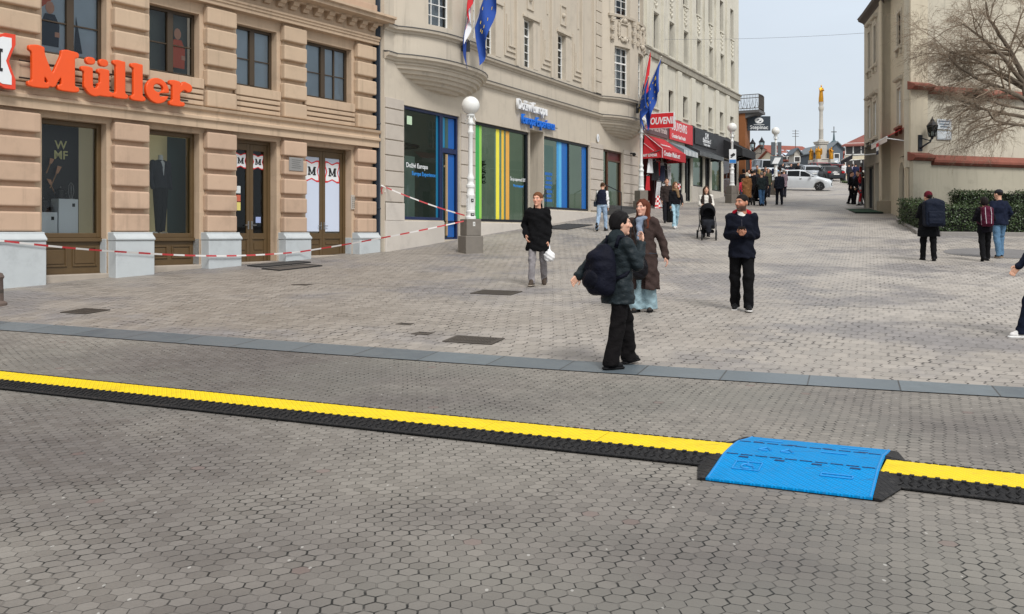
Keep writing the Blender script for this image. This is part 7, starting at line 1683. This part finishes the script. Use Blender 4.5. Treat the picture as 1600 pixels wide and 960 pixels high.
    for s,(a,b,c),hk in zip((-1,1),A,hands):
        hv_,hf_=HANDS[hk]; hv_=hv_.copy(); ff=hf_
        if s<0: hv_[:,0]*=-1; ff=hf_[:,::-1]
        d=Vector(c-b).normalized(); M=np.array(Vector((0,0,-1)).rotation_difference(d).to_matrix())
        Vs.append(hv_@M.T+c); Fs.append(ff+n); n+=len(hv_); T.append(np.tile(np.array(lin(tuple(.94*v for v in skin))),(len(hv_),1)))
    me=np_mesh(name,LN(np.concatenate(Vs)),np.concatenate(Fs),SKN,tint=np.concatenate(T))
    o=link(name,me); tag(o,label,'person',group); g=gz(y)+lift
    o.location=(x,y,g); o.rotation_euler=(0,0,R(face)); o.scale=(h/1.75,)*3
    def part(nm,fn,lo,hi,vox,m): 
        V,F=sdf_mesh(fn,lo,hi,vox); return link(nm,np_mesh(nm,LN(V),F,m),o)
    # --- hair, hat
    for spec,nm in((hair,'hair'),(hat,'hat')):
        if not spec or spec[0]=='none': continue
        V,F=sdf_mesh(hair_fn(spec[0]),(-.17,-.22,-.36),(.17,.2,.19),max(hv,.009)); m=hairm(spec[1]) if nm=='hair' else fab(spec[1]); link(nm,np_mesh(nm,LN((V*1.06)@HM.T+HC),F,m),o)
    # --- trousers
    ty=.5*(L[0][2][1]+L[1][2][1])
    def wr(P,amp):
        X,Y,Z=P[...,0],P[...,1],P[...,2]
        return amp*.8*(np.sin((X*.75+Z)*34+2.6*np.sin(Y*15+Z*6+seed)+seed)+np.sin((Z*.8-X)*27+2.4*np.sin(X*13+Y*9+seed*2))+.7*np.sin((X*.3+Y*.6+Z*.5)*58+2*np.sin(Z*21+seed)))
    def tf(P):
        d=stack(P,[(hz-.06,0,.005,.155*fat,.115*fat),(hz+.03,0,.01,.165*fat,.12*fat),(hz+.10,0,.005,.155*fat,.11*fat)])
        for l in L:
            e=l[2]+(l[2]-l[1])*.10
            d=smin(d,smin(cone(P,l[0]+np.array([0,.01,0]),l[1],tw[0]*fat,tw[1]),cone(P,l[1],e,tw[1],tw[2]),.02),.025)
        kz_=np.exp(-((P[...,2]-L[0][1][2])/.1)**2)+np.exp(-((P[...,2]-.14)/.1)**2)
        d=d+wr(P,.0045)*(.5+kz_)
        return np.maximum(d,.045-P[...,2])
    lp=np.array([p for l in L for p in l[:3]]); part('trousers',tf,(lp[:,0].min()-.17,lp[:,1].min()-.17,.0),(lp[:,0].max()+.17,lp[:,1].max()+.17,hz+.14),cv,fab(trou))
    # --- shoes
    for s,l in zip((-1,1),L):
        (sv,sf),(ov,of)=SHOES[shoek]; pitch=max(-.35,min(.75,-(l[3])*.9 if l[2][2]>.1 or l[3]<0 else -(l[3])*.5)); M=rotm(s*R(8))@rotx(pitch if l[2][2]>.095 else 0)
        sh_=empty('shoe',(0,0,0),0,o); link('upper',np_mesh('upper',sv@M.T+l[2],sf,fab(shoe,.5)),sh_); link('sole',np_mesh('sole',ov@M.T+l[2],of,fab(sole or (24,24,26),.7)),sh_)
    # --- upper garment
    k=top.get('kind','jacket'); hem=top.get('hem',.86); fl=top.get('flare',.0); col=top.get('color',(28,30,36)); b_=top.get('bulk',1.0); puff=top.get('puff',0)
    def torso(P,b_,hem):
        w=[(hem+dz if hem>.6 else hem,0,ty*.3 if hem<.7 else 0,(.170+fl)*b_*fat,(.13+fl*.8)*b_*fat),(.95+dz,0,.0,(.166+fl*.45)*b_*fat,(.125+fl*.35)*b_*fat),(1.10+dz,0,.0,(.156+fl*.2)*b_*fat,.118*b_*fat),(1.28+dz,0,.0,.170*b_*fat,.122*b_*fat),(1.37+dz,0,.005,.158*b_,.108*b_),(1.425+dz,0,.012,.115*b_,.088*b_),(1.475+dz,0,.018,.070,.068)]
        return stack(P,w)
    sl=top.get('sleeve',1.0); sr=top.get('sr',1.0)
    def jf(P):
        d=torso(P,b_,hem)
        for (a,b,c) in A:
            e=c+(c-b)*.02
            d=smin(d,smin(cone(P,a+np.array([0,0,-.012]),b,.068*b_**.5*sr,.056*sr),cone(P,b,e,.056*sr,.047*sr),.015),.035)
        d=d+wr(P,.0075)*(1 if not puff else .6)
        if puff: d=d-.007*np.abs(np.sin(P[...,2]*44+P[...,0]*4+1.5*np.sin(P[...,0]*9+P[...,1]*7)))
        d=smax(d,-cone(P,(0,-.02,1.49+dz),(0,-.03,1.60+dz),.052,.066),.01)
        if top.get('open'):
            ow=top['open']; d=smax(d,-np.maximum(np.abs(P[...,0])-ow*(1+.3*np.sin(P[...,2]*3)),P[...,1]+.075),.01)
        return d
    ap=np.array([p for a in A for p in a]); w=.30*b_*fat+fl
    hm=hem+dz if hem>.6 else hem
    part(k,jf,(min(ap[:,0].min()-.11,-w),min(ap[:,1].min()-.11,-.24-fl),min(hm,ap[:,2].min()-.06)-.03),(max(ap[:,0].max()+.11,w),max(ap[:,1].max()+.11,.24+fl),1.53+dz),cv,fab(col,top.get('rough',.88)))
    if top.get('inner'):
        part('shirt',lambda P:smin(torso(P,b_*.88,.90),cone(P,(0,.0,1.47+dz),(0,.0,1.505+dz),.068,.062),.02),(-.3,-.25,.86+dz),(.3,.25,1.54+dz),cv,fab(top['inner']))
    if top.get('collar'):
        part('collar',lambda P:smax(smin(cone(P,(0,.025,1.44+dz),(0,.02,1.505+dz),.090,.080),cone(P,(0,.05,1.43+dz),(0,.06,1.47+dz),.07,.07),.03),-cone(P,(0,-.03,1.44+dz),(0,-.03,1.62+dz),.052,.07),.008)+wr(P,.004),(-.17,-.15,1.38+dz),(.17,.2,1.6+dz),max(hv,.011),fab(top['collar']))
    if top.get('hood'):
        part('hood',lambda P:smax(smin(ell(P,(0,.10,1.475+dz),(.13,.075,.07)),cone(P,(-.1,.04,1.47+dz),(.1,.04,1.47+dz),.045,.045),.03),-ell(P,(0,.06,1.55+dz),(.09,.075,.075)),.01),(-.2,-.08,1.36+dz),(.2,.24,1.6+dz),max(hv,.012),fab(top['hood']))
    for nm,fn,lo,hi,m in extra: part(nm,lambda P,fn=fn:fn(P,dz,L,A,wr),lo,hi,max(hv,.012),m)
    o['_dz']=dz; o['_hz']=hz
    return o,A,dz
def clean(o):
    for k in('_dz','_hz'):
        if k in o: del o[k]
def worn(name,label,cat,po):
    t=thing(name,label,cat,tuple(po.location),po.rotation_euler[2]); t.scale=po.scale; return t
def sdfpart(nm,fn,lo,hi,vox,m,parent):
    V,F=sdf_mesh(fn,lo,hi,vox); return link(nm,np_mesh(nm,V,F,m),parent)
def backpack(label,po,A,dz,c,size=(.16,.10,.25),zc=1.2,yc=.23,pocket=None,strap=None,lean=0.,xs=0.,tall=False,trim=None,soft=0):
    t=worn('backpack',label,'backpack',po); w,d,h=size
    sh=lambda P:np.stack([P[...,0],P[...,1]+lean*np.maximum(0,P[...,2]-.9),P[...,2]],-1)
    def f(P):
        P=sh(P); e=rbox(P,(xs,yc,zc+dz),(w,d,h),.07) if not soft else smin(rbox(P,(xs,yc,zc-.04+dz),(w*.98,d*.95,h*.85),.11),ell(P,(xs-.02,yc-.03,zc+.15+dz),(w*.85,d*.8,h*.75)),.07)+.012*np.sin(P[...,2]*19+P[...,0]*14)*np.sin(P[...,0]*17-P[...,2]*9+P[...,1]*12); e=smin(e,ell(P,(xs,yc,zc+h*.75+dz),(w*.95,d*1.05,h*.42)),.03)
        return e+.005*np.sin(P[...,2]*34+P[...,0]*20)*np.sin(P[...,0]*28+1)
    sdfpart('bag',f,(xs-w-.06,yc-d-.25,zc-h-.08+dz),(xs+w+.06,yc+d+.14,zc+h*1.3+.12+dz),.014,fab(c,.7),t)
    sdfpart('pocket',lambda P:ell(sh(P),(xs+.02,yc+d*.75,zc-h*.25+dz),(w*.8,d*.55,h*.5))+.006*np.sin(P[...,2]*30+P[...,0]*22) if soft else rbox(sh(P),(xs,yc+d*.92,zc-h*.32+dz),(w*.75,.05,h*.5),.04)+.003*np.sin(P[...,2]*60),(xs-w,yc+d*.5-.2,zc-h-.05+dz),(xs+w,yc+d+.14,zc+h*.4+dz),.013,fab(pocket or c,.65),t)
    for s in(-1,1):
        m=MB(); pts=[(s*.10+xs*.3,.10-lean*.4,1.36+dz),(s*.115,.06-lean*.5,1.475+dz),(s*.12,-.04-lean*.55,1.47+dz),(s*.13,-.135-lean*.45,1.36+dz),(s*.15,-.12-lean*.25,1.2+dz),(s*.19,.02-lean*.2,1.06+dz),(s*.14,.15,1.0+dz)]
        m.tube(pts,.024,6); m.build('strap',fab(strap or c,.7),t,smooth=True,angle=180)
    m=MB(); m.tube([(xs-.04,yc-d*.6-lean*.55,zc+h*1.08+dz),(xs-.03,yc-d*.6-lean*.6,zc+h*1.25+dz),(xs+.03,yc-d*.6-lean*.6,zc+h*1.25+dz),(xs+.04,yc-d*.6-lean*.55,zc+h*1.08+dz)],.012,5); m.build('grab_loop',fab(strap or c,.7),t)
    if trim:
        m=MB()
        for s in(-1,1): m.tube([(xs+s*w*.45,yc+d*.9-lean*.6,zc+h*1.0+dz),(xs+s*w*.5,yc+d*1.3-lean*.4,zc+h*.3+dz),(xs+s*w*.4,yc+d*1.5-lean*.1,zc-h*.7+dz)],.009,5)
        m.tube([(xs+w*.9,yc+d*.3-lean*.4,zc+h*.6+dz),(xs+w*1.05,yc+d*.3-lean*.3,zc+dz),(xs+w*.95,yc+d*.3,zc-h*.8+dz)],.009,5)
        m.build('piping',fab(trim,.6),t)
    return t

# --- the woman with the navy rucksack nearest the camera (seen from behind her right side, walking to the right)
GREENB=(34,42,46)
p,A,dz=person('person with short black hair and glasses in a puffy dark jacket, raising one hand',1.13,9.93,118,1.67,leg=((-8,5),(24,18)),arms=('chin','swingback'),top=dict(kind='jacket',color=GREENB,hem=.74,flare=.02,bulk=1.1,puff=1,collar=(38,46,50),rough=.5,sr=1.12),trou=(19,17,18),tw=(.10,.086,.088),shoe=(20,20,22),hair=('full',(24,22,23)),skin=(216,170,146),turn=-20,lean=.03,female=True,lod=0,fat=1.06)
clean(p); backpack('bulging dark navy rucksack on the back of the person nearest the camera',p,A,dz,(17,19,32),size=(.185,.14,.24),zc=1.07,yc=.26,pocket=(15,17,28),lean=.0,soft=1,xs=-.04)
t=worn('eyeglasses','thin rimmed glasses worn by the person nearest the camera','glasses',p); hz_=1.615+dz+.016; Mh=rotm(R(-20))
m=MB()
for s in(-1,1):
    c=np.array([s*.033,-.135,hz_]); ring=[tuple(c+np.array([.021*math.cos(a),.004*abs(math.cos(a)),.017*math.sin(a)])) for a in np.linspace(0,2*PI,13)]; m.tube(ring,.0022,4); m.tube([(s*.054,-.13,hz_+.004),(s*.08,-.06,hz_+.006),(s*.084,-.005,hz_)],.0022,4)
m.tube([(-.012,-.137,hz_),(.012,-.137,hz_)],.0022,4); m.build('frame',fab((70,60,50),.3),t)
m=MB()
for s in(-1,1): m.add([(s*.033+.02*math.cos(a),-.134,hz_+.016*math.sin(a)) for a in np.linspace(0,2*PI,12,endpoint=False)],[tuple(range(12))])
m.build('lens',LGL,t,fix=False)
# --- woman in the long brown coat
def scarf(P,dz,L,A,wr): return smax(smin(ell(P,(0,-.01,1.455+dz),(.10,.10,.045)),cone(P,(-.035,-.10,1.42+dz),(-.02,-.135,1.15+dz),.05,.05),.04),-cone(P,(0,-.02,1.5+dz),(0,-.03,1.62+dz),.05,.06),.01)+wr(P,.006)
p,A,dz=person('person with long red brown hair in an oversized long brown coat and wide pale jeans',2.0,14.2,-20,1.72,leg=((3,4),(-4,4)),arms=('down','out'),top=dict(kind='coat',color=(62,50,47),hem=.36,flare=.07,bulk=1.12,open=.055,inner=(60,62,70),sr=1.2,collar=(62,50,47)),trou=(140,164,172),tw=(.10,.10,.115),shoe=(60,54,50),hair=('long',(96,52,36)),skin=(214,164,142),turn=-18,female=True,lod=0,extra=[('scarf',scarf,(-.2,-.26,1.1),(.2,.16,1.62),fab((126,138,156)))])
clean(p)
t=worn('handbag','black slouchy handbag hanging at the front of the person in the brown coat','bag',p)
def bagf(P): return smin(ell(P,(.0,-.30,.66),(.15,.085,.15)),rbox(P,(.0,-.30,.74),(.13,.06,.09),.05),.05)+.008*np.sin(P[...,0]*30+P[...,2]*24)*np.sin(P[...,2]*31)
sdfpart('bag',bagf,(-.2,-.45,.45),(.22,-.15,.9),.012,fab((22,22,26),.45),t); m=MB(); m.tube([(-.10,-.29,.8),(-.14,-.24,1.05),(-.15,-.17,1.3),(-.12,-.03,1.46)],.012,6); m.tube([(.09,-.29,.8),(-.04,-.24,1.05),(-.11,-.17,1.3),(-.11,-.03,1.46)],.012,6); m.build('strap',fab((28,26,28),.5),t,smooth=True)
# --- bearded man with the phone
p,A,dz=person('person with a dark beard in a black jacket with red hood, holding a phone',3.54,14.3,-14,1.80,leg=((-10,8),(6,6)),arms=('phone','phone'),hands=('grip','grip'),top=dict(kind='jacket',color=(18,21,32),hem=.80,bulk=1.10,flare=.012,inner=(224,222,216),hood=(178,26,46),sr=1.1),trou=(17,17,19),tw=(.10,.08,.072),shoe=(30,30,32),sole=(214,212,208),hair=('crop',(26,21,19)),beard=(34,26,23),skin=(178,124,98),turn=-38,lod=0,fat=1.0)
m=MB(); m.tube([(0,-.121,1.37+dz),(.002,-.134,1.27+dz)],.0025,5); m.build('zip',fab((90,90,98),.4),p)
clean(p); t=worn('phone','dark phone held in both hands by the bearded person','phone',p); m=MB(); cx=0.0; m.box(-.05,.05,-.275,-.262,1.185+dz,1.265+dz); m.v=[(a,b-(c-1.22-dz)*.9,c) for a,b,c in m.v]; m.build('case',BLACK,t,bevel=.005); m=MB(); m.box(-.045,.045,-.2615,-.2605,1.19+dz,1.26+dz); m.v=[(a,b-(c-1.22-dz)*.9,c) for a,b,c in m.v]; m.build('screen',flat('phone screen',(30,36,44),.1),t)
# --- man in the black wool coat with the white bag
p,A,dz=person('person in a black wool coat and grey trousers carrying a white plastic bag',.50,18.0,-8,1.82,leg=((13,6),(-9,14)),arms=('pocket','bag'),hands=('relax','grip'),top=dict(kind='coat',color=(17,17,19),hem=.66,flare=.03,bulk=1.12,collar=(16,16,18),sr=1.12),trou=(136,132,134),tw=(.09,.068,.058),shoe=(74,64,56),sole=(150,140,128),shoek='boot',hair=('short',(112,72,46)),skin=(212,158,132),turn=-16,lod=0)
clean(p); t=worn('plastic_bag','white plastic carrier bag hanging from the hand of the person in the black wool coat','bag',p); hx,hy,hz2=A[1][2]
sdfpart('bag',lambda P:smin(ell(P,(hx+.02,hy-.01,hz2-.30),(.105,.075,.10)),cone(P,(hx,hy,hz2-.12),(hx+.01,hy,hz2-.26),.02,.075),.05)+.01*np.sin(P[...,0]*60+P[...,2]*35)*np.sin(P[...,2]*50),(hx-.16,hy-.14,hz2-.45),(hx+.18,hy+.14,hz2-.06),.011,fab((226,226,226),.5),t); m=MB(); m.tube([(hx-.02,hy,hz2-.15),(hx-.01,hy,hz2-.075),(hx+.02,hy,hz2-.08),(hx+.03,hy,hz2-.15)],.01,5); m.build('handle',fab((226,226,226),.5),t)
# --- person cut off by the right edge
p,A,dz=person('person in dark navy clothes and a white trainer, cut off by the right edge',6.76,11.75,-95,1.76,leg=((20,6),(-22,14)),arms=('fwd','down'),top=dict(color=(26,32,48),hem=.8,bulk=1.08),trou=(22,28,44),shoe=(224,222,220),sole=(232,232,230),lod=1); clean(p)
# --- three people walking away on the right
p,A,dz=person('person in a maroon knitted hat and black clothes under a huge navy backpack, walking away',10.55,23.5,172,1.74,leg=((-6,4),(14,8)),arms=('strap','strap'),top=dict(color=(18,19,22),hem=.62,bulk=1.22,flare=.03),trou=(17,17,19),shoe=(22,22,24),hair=('short',(40,30,26)),hat=('beanie',(88,26,38)),turn=26,lod=1,fat=1.1,lean=.06); clean(p)
backpack('huge navy backpack on the person in the maroon hat',p,A,dz,(22,28,42),size=(.24,.17,.33),zc=1.20,yc=.30,xs=-.04,lean=.06)
p,A,dz=person('person in black with dark hair carrying a maroon backpack, walking away on the right',11.92,23.4,168,1.62,leg=((12,8),(-12,8)),arms=('strap','strap'),top=dict(color=(22,20,26),hem=.78,bulk=1.15),trou=(18,18,20),shoe=(24,24,26),hair=('bob',(30,24,24)),female=True,lod=1,lean=.06); clean(p)
backpack('maroon backpack with pale piping on the person walking away on the right',p,A,dz,(78,22,44),size=(.15,.11,.26),zc=1.2,yc=.24,trim=(190,184,190),lean=.06,strap=(60,24,40))
p,A,dz=person('person in a dark cap, navy jacket and blue jeans walking away on the right',12.75,24.3,186,1.80,leg=((10,10),(-8,6)),arms=('pocket','pocket'),top=dict(color=(24,30,48),hem=.84,bulk=1.25,flare=.02),trou=(88,120,148),tw=(.10,.08,.07),shoe=(30,28,30),sole=(170,150,130),hair=('crop',(40,34,30)),hat=('cap',(44,44,48)),turn=18,lod=1,fat=1.05); clean(p)
# --- woman in pale jeans by the corner shop (back view)
def vest(P,dz,L,A,wr): return stack(P,[(.96+dz,0,0,.205,.15),(1.1+dz,0,0,.2,.148),(1.28+dz,0,0,.205,.15),(1.42+dz,0,.01,.17,.125),(1.49+dz,0,.015,.08,.08)])-.01*np.abs(np.sin(P[...,2]*50))
p,A,dz=person('person in a navy quilted vest and pale jeans climbing towards the corner shop',3.16,32.6,158,1.72,leg=((14,8),(-14,16)),arms=('down','fwd'),top=dict(color=(222,222,222),hem=.92,bulk=1.02),trou=(150,172,196),tw=(.098,.072,.056),shoe=(40,36,36),shoek='boot',hair=('bun',(88,66,50)),turn=12,nod=10,female=True,lod=1,lean=.1,extra=[('vest',vest,(-.27,-.24,.9),(.27,.24,1.55),fab((28,32,48)))]); clean(p)
t=worn('handbag','small dark handbag on the person in the navy vest','bag',p); sdfpart('bag',lambda P:rbox(P,(.24,0,.98+dz),(.05,.1,.1),.03),(.12,-.15,.8),(.36,.15,1.2),.014,fab((40,46,56),.5),t); m=MB(); m.tube([(.24,-.06,1.06+dz),(.2,0,1.46+dz),(.24,.06,1.06+dz)],.01,5); m.build('strap',fab((40,46,56),.5),t)
# --- woman coming down in front of the souvenir shop and the person behind her
p,A,dz=person('person in a black sweater, tan scarf and pale jeans in front of the souvenir shop',5.93,33.7,8,1.70,leg=((14,4),(-12,16)),arms=('bag','fwd'),hands=('grip','relax'),top=dict(color=(24,24,28),hem=.9,bulk=1.08),trou=(158,190,204),tw=(.09,.078,.075),shoe=(214,212,210),sole=(226,226,224),hair=('long',(112,84,60)),female=True,lod=1,extra=[('scarf',lambda P,dz,L,A,wr:smin(ell(P,(0,-.01,1.45+dz),(.14,.125,.06)),cone(P,(.05,-.1,1.42+dz),(.08,-.13,1.2+dz),.06,.05),.04)+wr(P,.006),(-.2,-.25,1.1),(.22,.18,1.6),fab((128,104,78)))]); clean(p)
hx,hy,hz2=A[0][2]; t=worn('tote_bag','black tote bag in the hand of the person in the tan scarf','bag',p); m=MB(); m.box(hx-.05,hx+.05,hy-.19,hy+.19,hz2-.62,hz2-.2); m.build('bag',fab((24,24,26),.7),t,bevel=.03); m=MB(); m.tube([(hx,hy-.1,hz2-.2),(hx,hy-.04,hz2-.07),(hx,hy+.04,hz2-.07),(hx,hy+.1,hz2-.2)],.012,5); m.build('handle',fab((24,24,26),.7),t)
p,A,dz=person('person in dark clothes half hidden behind the person in the tan scarf',6.05,36.3,0,1.76,top=dict(color=(54,46,44),hem=.8),hair=('short',(70,56,48)),lod=2); clean(p)
# --- woman with the pushchair
p,A,dz=person('person in a white sweater and dark vest pushing a black pushchair down the street',6.36,30.4,-6,1.68,leg=((12,6),(-10,10)),arms=('push','push'),hands=('grip','grip'),top=dict(color=(214,210,202),hem=.88,bulk=1.06,sr=1.1),trou=(40,38,42),shoe=(40,40,42),hair=('long',(74,56,46)),female=True,lod=1,extra=[('vest',lambda P,dz,L,A,wr:smax(vest(P,dz,L,A,wr),-np.maximum(np.abs(P[...,0])-.07,P[...,1]+.05),.01),(-.27,-.24,.9),(.27,.24,1.55),fab((58,50,46)))]); clean(p)
def pushchair(label,x,y,rz,child=None):
    """front faces -Y"""
    t=thing('pushchair',label,'pushchair',(x,y,gz(y)),R(rz)); sl=(gz(y+.3)-gz(y-.3))/.6
    t.rotation_euler=(math.atan(sl)*math.cos(R(rz)),0,R(rz))
    FR=flat('pushchair frame',(44,44,48),.4,metal=.4)
    m=MB()
    for s in(-1,1):
        m.tube([(s*.24,.42,.98),(s*.25,.30,.78),(s*.26,-.02,.45),(s*.22,-.36,.14)],.014,6); m.tube([(s*.26,.05,.5),(s*.29,.30,.14)],.014,6); m.tube([(s*.25,-.2,.3),(s*.28,.25,.22)],.011,5)
    m.tube([(-.24,.42,.98),(-.12,.45,1.0),(.12,.45,1.0),(.24,.42,.98)],.018,6); m.build('frame',FR,t,smooth=True)
    for s in(-1,1):
        for y_,r in((-.37,.10),(.31,.135)):
            w=empty('wheel',(s*(.22 if y_<0 else .30),y_,r),0,t); m=MB(); m.lathe([(r*.72,-.022),(r,-.018),(r,.018),(r*.72,.022)],18); m.v=[(c,a,b) for a,b,c in m.v]; m.build('tyre',TYRE,w,smooth=True,angle=40); m=MB(); m.lathe([(.02,-.02),(r*.74,-.012),(r*.74,.012),(.02,.02)],14); m.v=[(c,a,b) for a,b,c in m.v]; m.build('rim',RIM,w)
    BK=fab((20,20,23),.8)
    sdfpart('hood',lambda P:smax(ell(P,(0,.10,.86),(.25,.27,.30)),np.maximum(-(P[...,2]-.74),-ell(P,(0,-.10,.80),(.19,.22,.20))),.02),(-.3,-.25,.68),(.3,.42,1.2),.018,BK,t)
    sdfpart('seat',lambda P:np.minimum(smin(rbox(P,(0,.06,.52),(.22,.16,.10),.05),rbox(P,(0,.16,.74),(.22,.06,.24),.05),.05),rbox(P,(0,-.17,.42),(.20,.13,.07),.04)),(-.3,-.35,.3),(.3,.3,1.05),.018,BK,t)
    sdfpart('foot_cover',lambda P:smin(rbox(P,(0,-.14,.52),(.2,.14,.12),.06),cone(P,(0,-.2,.5),(0,-.28,.28),.12,.08),.05),(-.28,-.42,.2),(.28,.06,.72),.018,fab((34,36,42),.8),t)
    m=MB().box(-.2,.2,-.1,.25,.2,.3); m.build('basket',BK,t,bevel=.04)
    return t
pushchair('black pushchair with a raised hood rolling towards the camera',6.28,29.78,-6)
# --- people climbing towards the car
p,A,dz=person('person in a long tan coat with pale hair, walking away up the street',12.05,47.6,176,1.70,leg=((10,6),(-10,8)),top=dict(kind='coat',color=(136,96,62),hem=.42,flare=.05,bulk=1.1,collar=(136,96,62)),trou=(44,40,40),hair=('bob',(206,196,178)),female=True,lod=2); clean(p)
p,A,dz=person('person in a dark green jacket and blue jeans pushing a pushchair away up the street',12.72,47.3,184,1.72,leg=((8,6),(-10,10)),arms=('push','push'),top=dict(color=(36,44,46),hem=.84,bulk=1.2),trou=(62,92,126),hair=('crop',(120,114,108)),lod=2); clean(p)
pushchair('pushchair pushed away up the street by the person in the dark green jacket',12.74,48.1,184)
p,A,dz=person('person in a dark suit with grey hair walking away towards the white hatchback',14.0,48.6,178,1.78,leg=((-6,6),(10,6)),top=dict(color=(34,38,48),hem=.80,bulk=1.16),trou=(28,30,38),hair=('crop',(150,146,140)),lod=2,fat=1.08); clean(p)
p,A,dz=person('person in a long dark coat walking down towards the camera with a pale bag',14.35,52.8,4,1.72,leg=((8,4),(-8,8)),arms=('bag','down'),top=dict(kind='coat',color=(30,30,36),hem=.44,flare=.04,bulk=1.1),trou=(26,26,30),hair=('bob',(44,36,34)),female=True,lod=2); clean(p)
hx,hy,hz2=A[0][2]; t=worn('carrier_bag','pale carrier bag held by the person in the long dark coat','bag',p); m=MB(); m.box(hx-.05,hx+.05,hy-.15,hy+.15,hz2-.5,hz2-.16); m.build('bag',fab((206,202,196),.7),t,bevel=.03); m=MB(); m.tube([(hx,hy-.08,hz2-.16),(hx,hy,hz2-.06),(hx,hy+.08,hz2-.16)],.01,5); m.build('handle',fab((206,202,196),.7),t)
CR_=[('person in a red and white jacket at the left of the crowd',1160,50.5,1.35,(196,60,78),(60,64,84),('pony',(120,80,60)),176,1),
 ('person in black with a black hood, left end of the crowd',1162,55.,1.78,(22,22,25),(24,24,28),('bob',(24,22,22)),180,0),
 ('person in a white jacket half hidden in the crowd',1169,58.,1.70,(214,212,210),(50,52,60),('long',(60,46,40)),20,0),
 ('person in a dark jacket behind the tan coat in the crowd',1179,54.,1.74,(34,34,40),(30,30,36),('short',(60,50,46)),185,0),
 ('person in a dark brown jacket with fair hair in the crowd',1190,53.,1.70,(52,42,40),(34,34,40),('bob',(150,120,88)),182,0),
 ('tall person in dark clothes at the back left of the crowd',1183,66.,1.84,(30,34,42),(34,38,50),('crop',(50,44,40)),0,0),
 ('person with a grey coat behind the pushchair people',1196,64.,1.74,(78,76,78),(44,44,50),('short',(90,80,72)),10,0),
 ('person in navy standing in front of the white van',1211,70.,1.80,(28,36,60),(34,38,50),('crop',(40,34,32)),0,0),
 ('person in a pale blue jacket by the white van',1215,68.5,1.66,(120,164,206),(50,60,80),('bob',(60,48,42)),190,0),
 ('person in a mauve jacket behind the person in the dark suit',1225,57.,1.70,(120,104,112),(44,44,52),('short',(150,140,132)),178,0),
 ('person in a black jacket seen above the roof of the white hatchback',1247,86.,1.76,(24,24,28),(30,30,34),('crop',(40,36,34)),30,0),
 ('person in a dark coat in front of the corner house shop, left of its group',1330,49.3,1.74,(20,20,24),(18,18,22),('crop',(70,52,44)),60,0),
 ('person in a black coat in the middle of the group by the corner house shop',1341,48.9,1.80,(22,22,27),(20,20,24),('short',(34,28,26)),-70,0),
 ('person in a black coat closest to the corner house wall',1347.5,47.6,1.72,(24,24,28),(22,22,26),('bob',(30,26,26)),-95,0),
 ('person in a white shirt far up the street on the right',1319,88.,1.74,(216,216,216),(60,62,70),('crop',(60,50,46)),175,0),
 ('person in a dark grey coat far up the street on the right',1326.5,78.,1.80,(44,46,50),(36,38,44),('crop',(60,54,50)),178,0),
 ('person in a lilac jacket far up the street on the right',1332,82.,1.70,(170,162,182),(60,60,76),('bob',(70,56,50)),180,0),
 ('person in navy far up the street beside the corner house goods',1337,80.,1.78,(40,44,70),(44,48,70),('short',(50,44,42)),176,0),
 ('person in a beige jacket in the middle of the crowd',1174,60.,1.66,(150,128,104),(50,50,56),('bob',(60,44,36)),10,0),
 ('person in a dark red jacket at the back of the crowd',1166,66.,1.72,(96,34,40),(34,34,40),('short',(40,32,28)),0,0),
 ('person in a black puffer jacket beside the tan coat',1175,51.5,1.76,(20,20,24),(24,24,28),('short',(30,26,24)),175,0),
 ('person with blonde hair and a dark coat further up in the crowd',1186,60.,1.68,(36,36,44),(30,30,36),('long',(176,150,104)),178,0),
 ('person in an olive jacket right of the crowd',1200,57.,1.78,(70,72,56),(40,42,50),('crop',(50,42,36)),0,0),
 ('person in a black coat just right of the lamp post in the crowd',1219,63.,1.72,(24,24,28),(30,30,36),('bob',(40,34,32)),180,0),
 ('person in a dark jacket left of the silver hatchback',1236,82.,1.74,(30,32,40),(40,42,50),('short',(60,52,44)),10,0),
 ('person in dark clothes far left behind the lamp post',1223,84.,1.76,(40,40,46),(44,44,50),('crop',(50,46,42)),0,0)]
for lab,px,Y,h,c,tc_,hr,f,kid in CR_:
    p,A,dz=person(lab,at(px,Y),Y,f,h,leg=((random.uniform(4,14),6),(-random.uniform(4,12),10)),arms=(random.choice(['down','fwd','pocket']),random.choice(['down','back','pocket'])),top=dict(color=c,hem=random.choice([.8,.72,.66]),bulk=1.12),trou=tc_,hair=hr,lod=2,fat=.9 if kid else 1.); clean(p)
t=thing('handbag','black handbag hanging beside the group at the corner house shop','bag',(at(1335.5,49.1),49.1,gz(49.1))); sdfpart('bag',lambda P:rbox(P,(0,0,.72),(.16,.07,.15),.06),(-.25,-.15,.5),(.25,.15,.95),.018,fab((20,20,22),.5),t); m=MB(); m.tube([(-.1,0,.85),(0,0,1.25),(.1,0,.85)],.012,5); m.build('strap',fab((20,20,22),.5),t)
print('scene built')
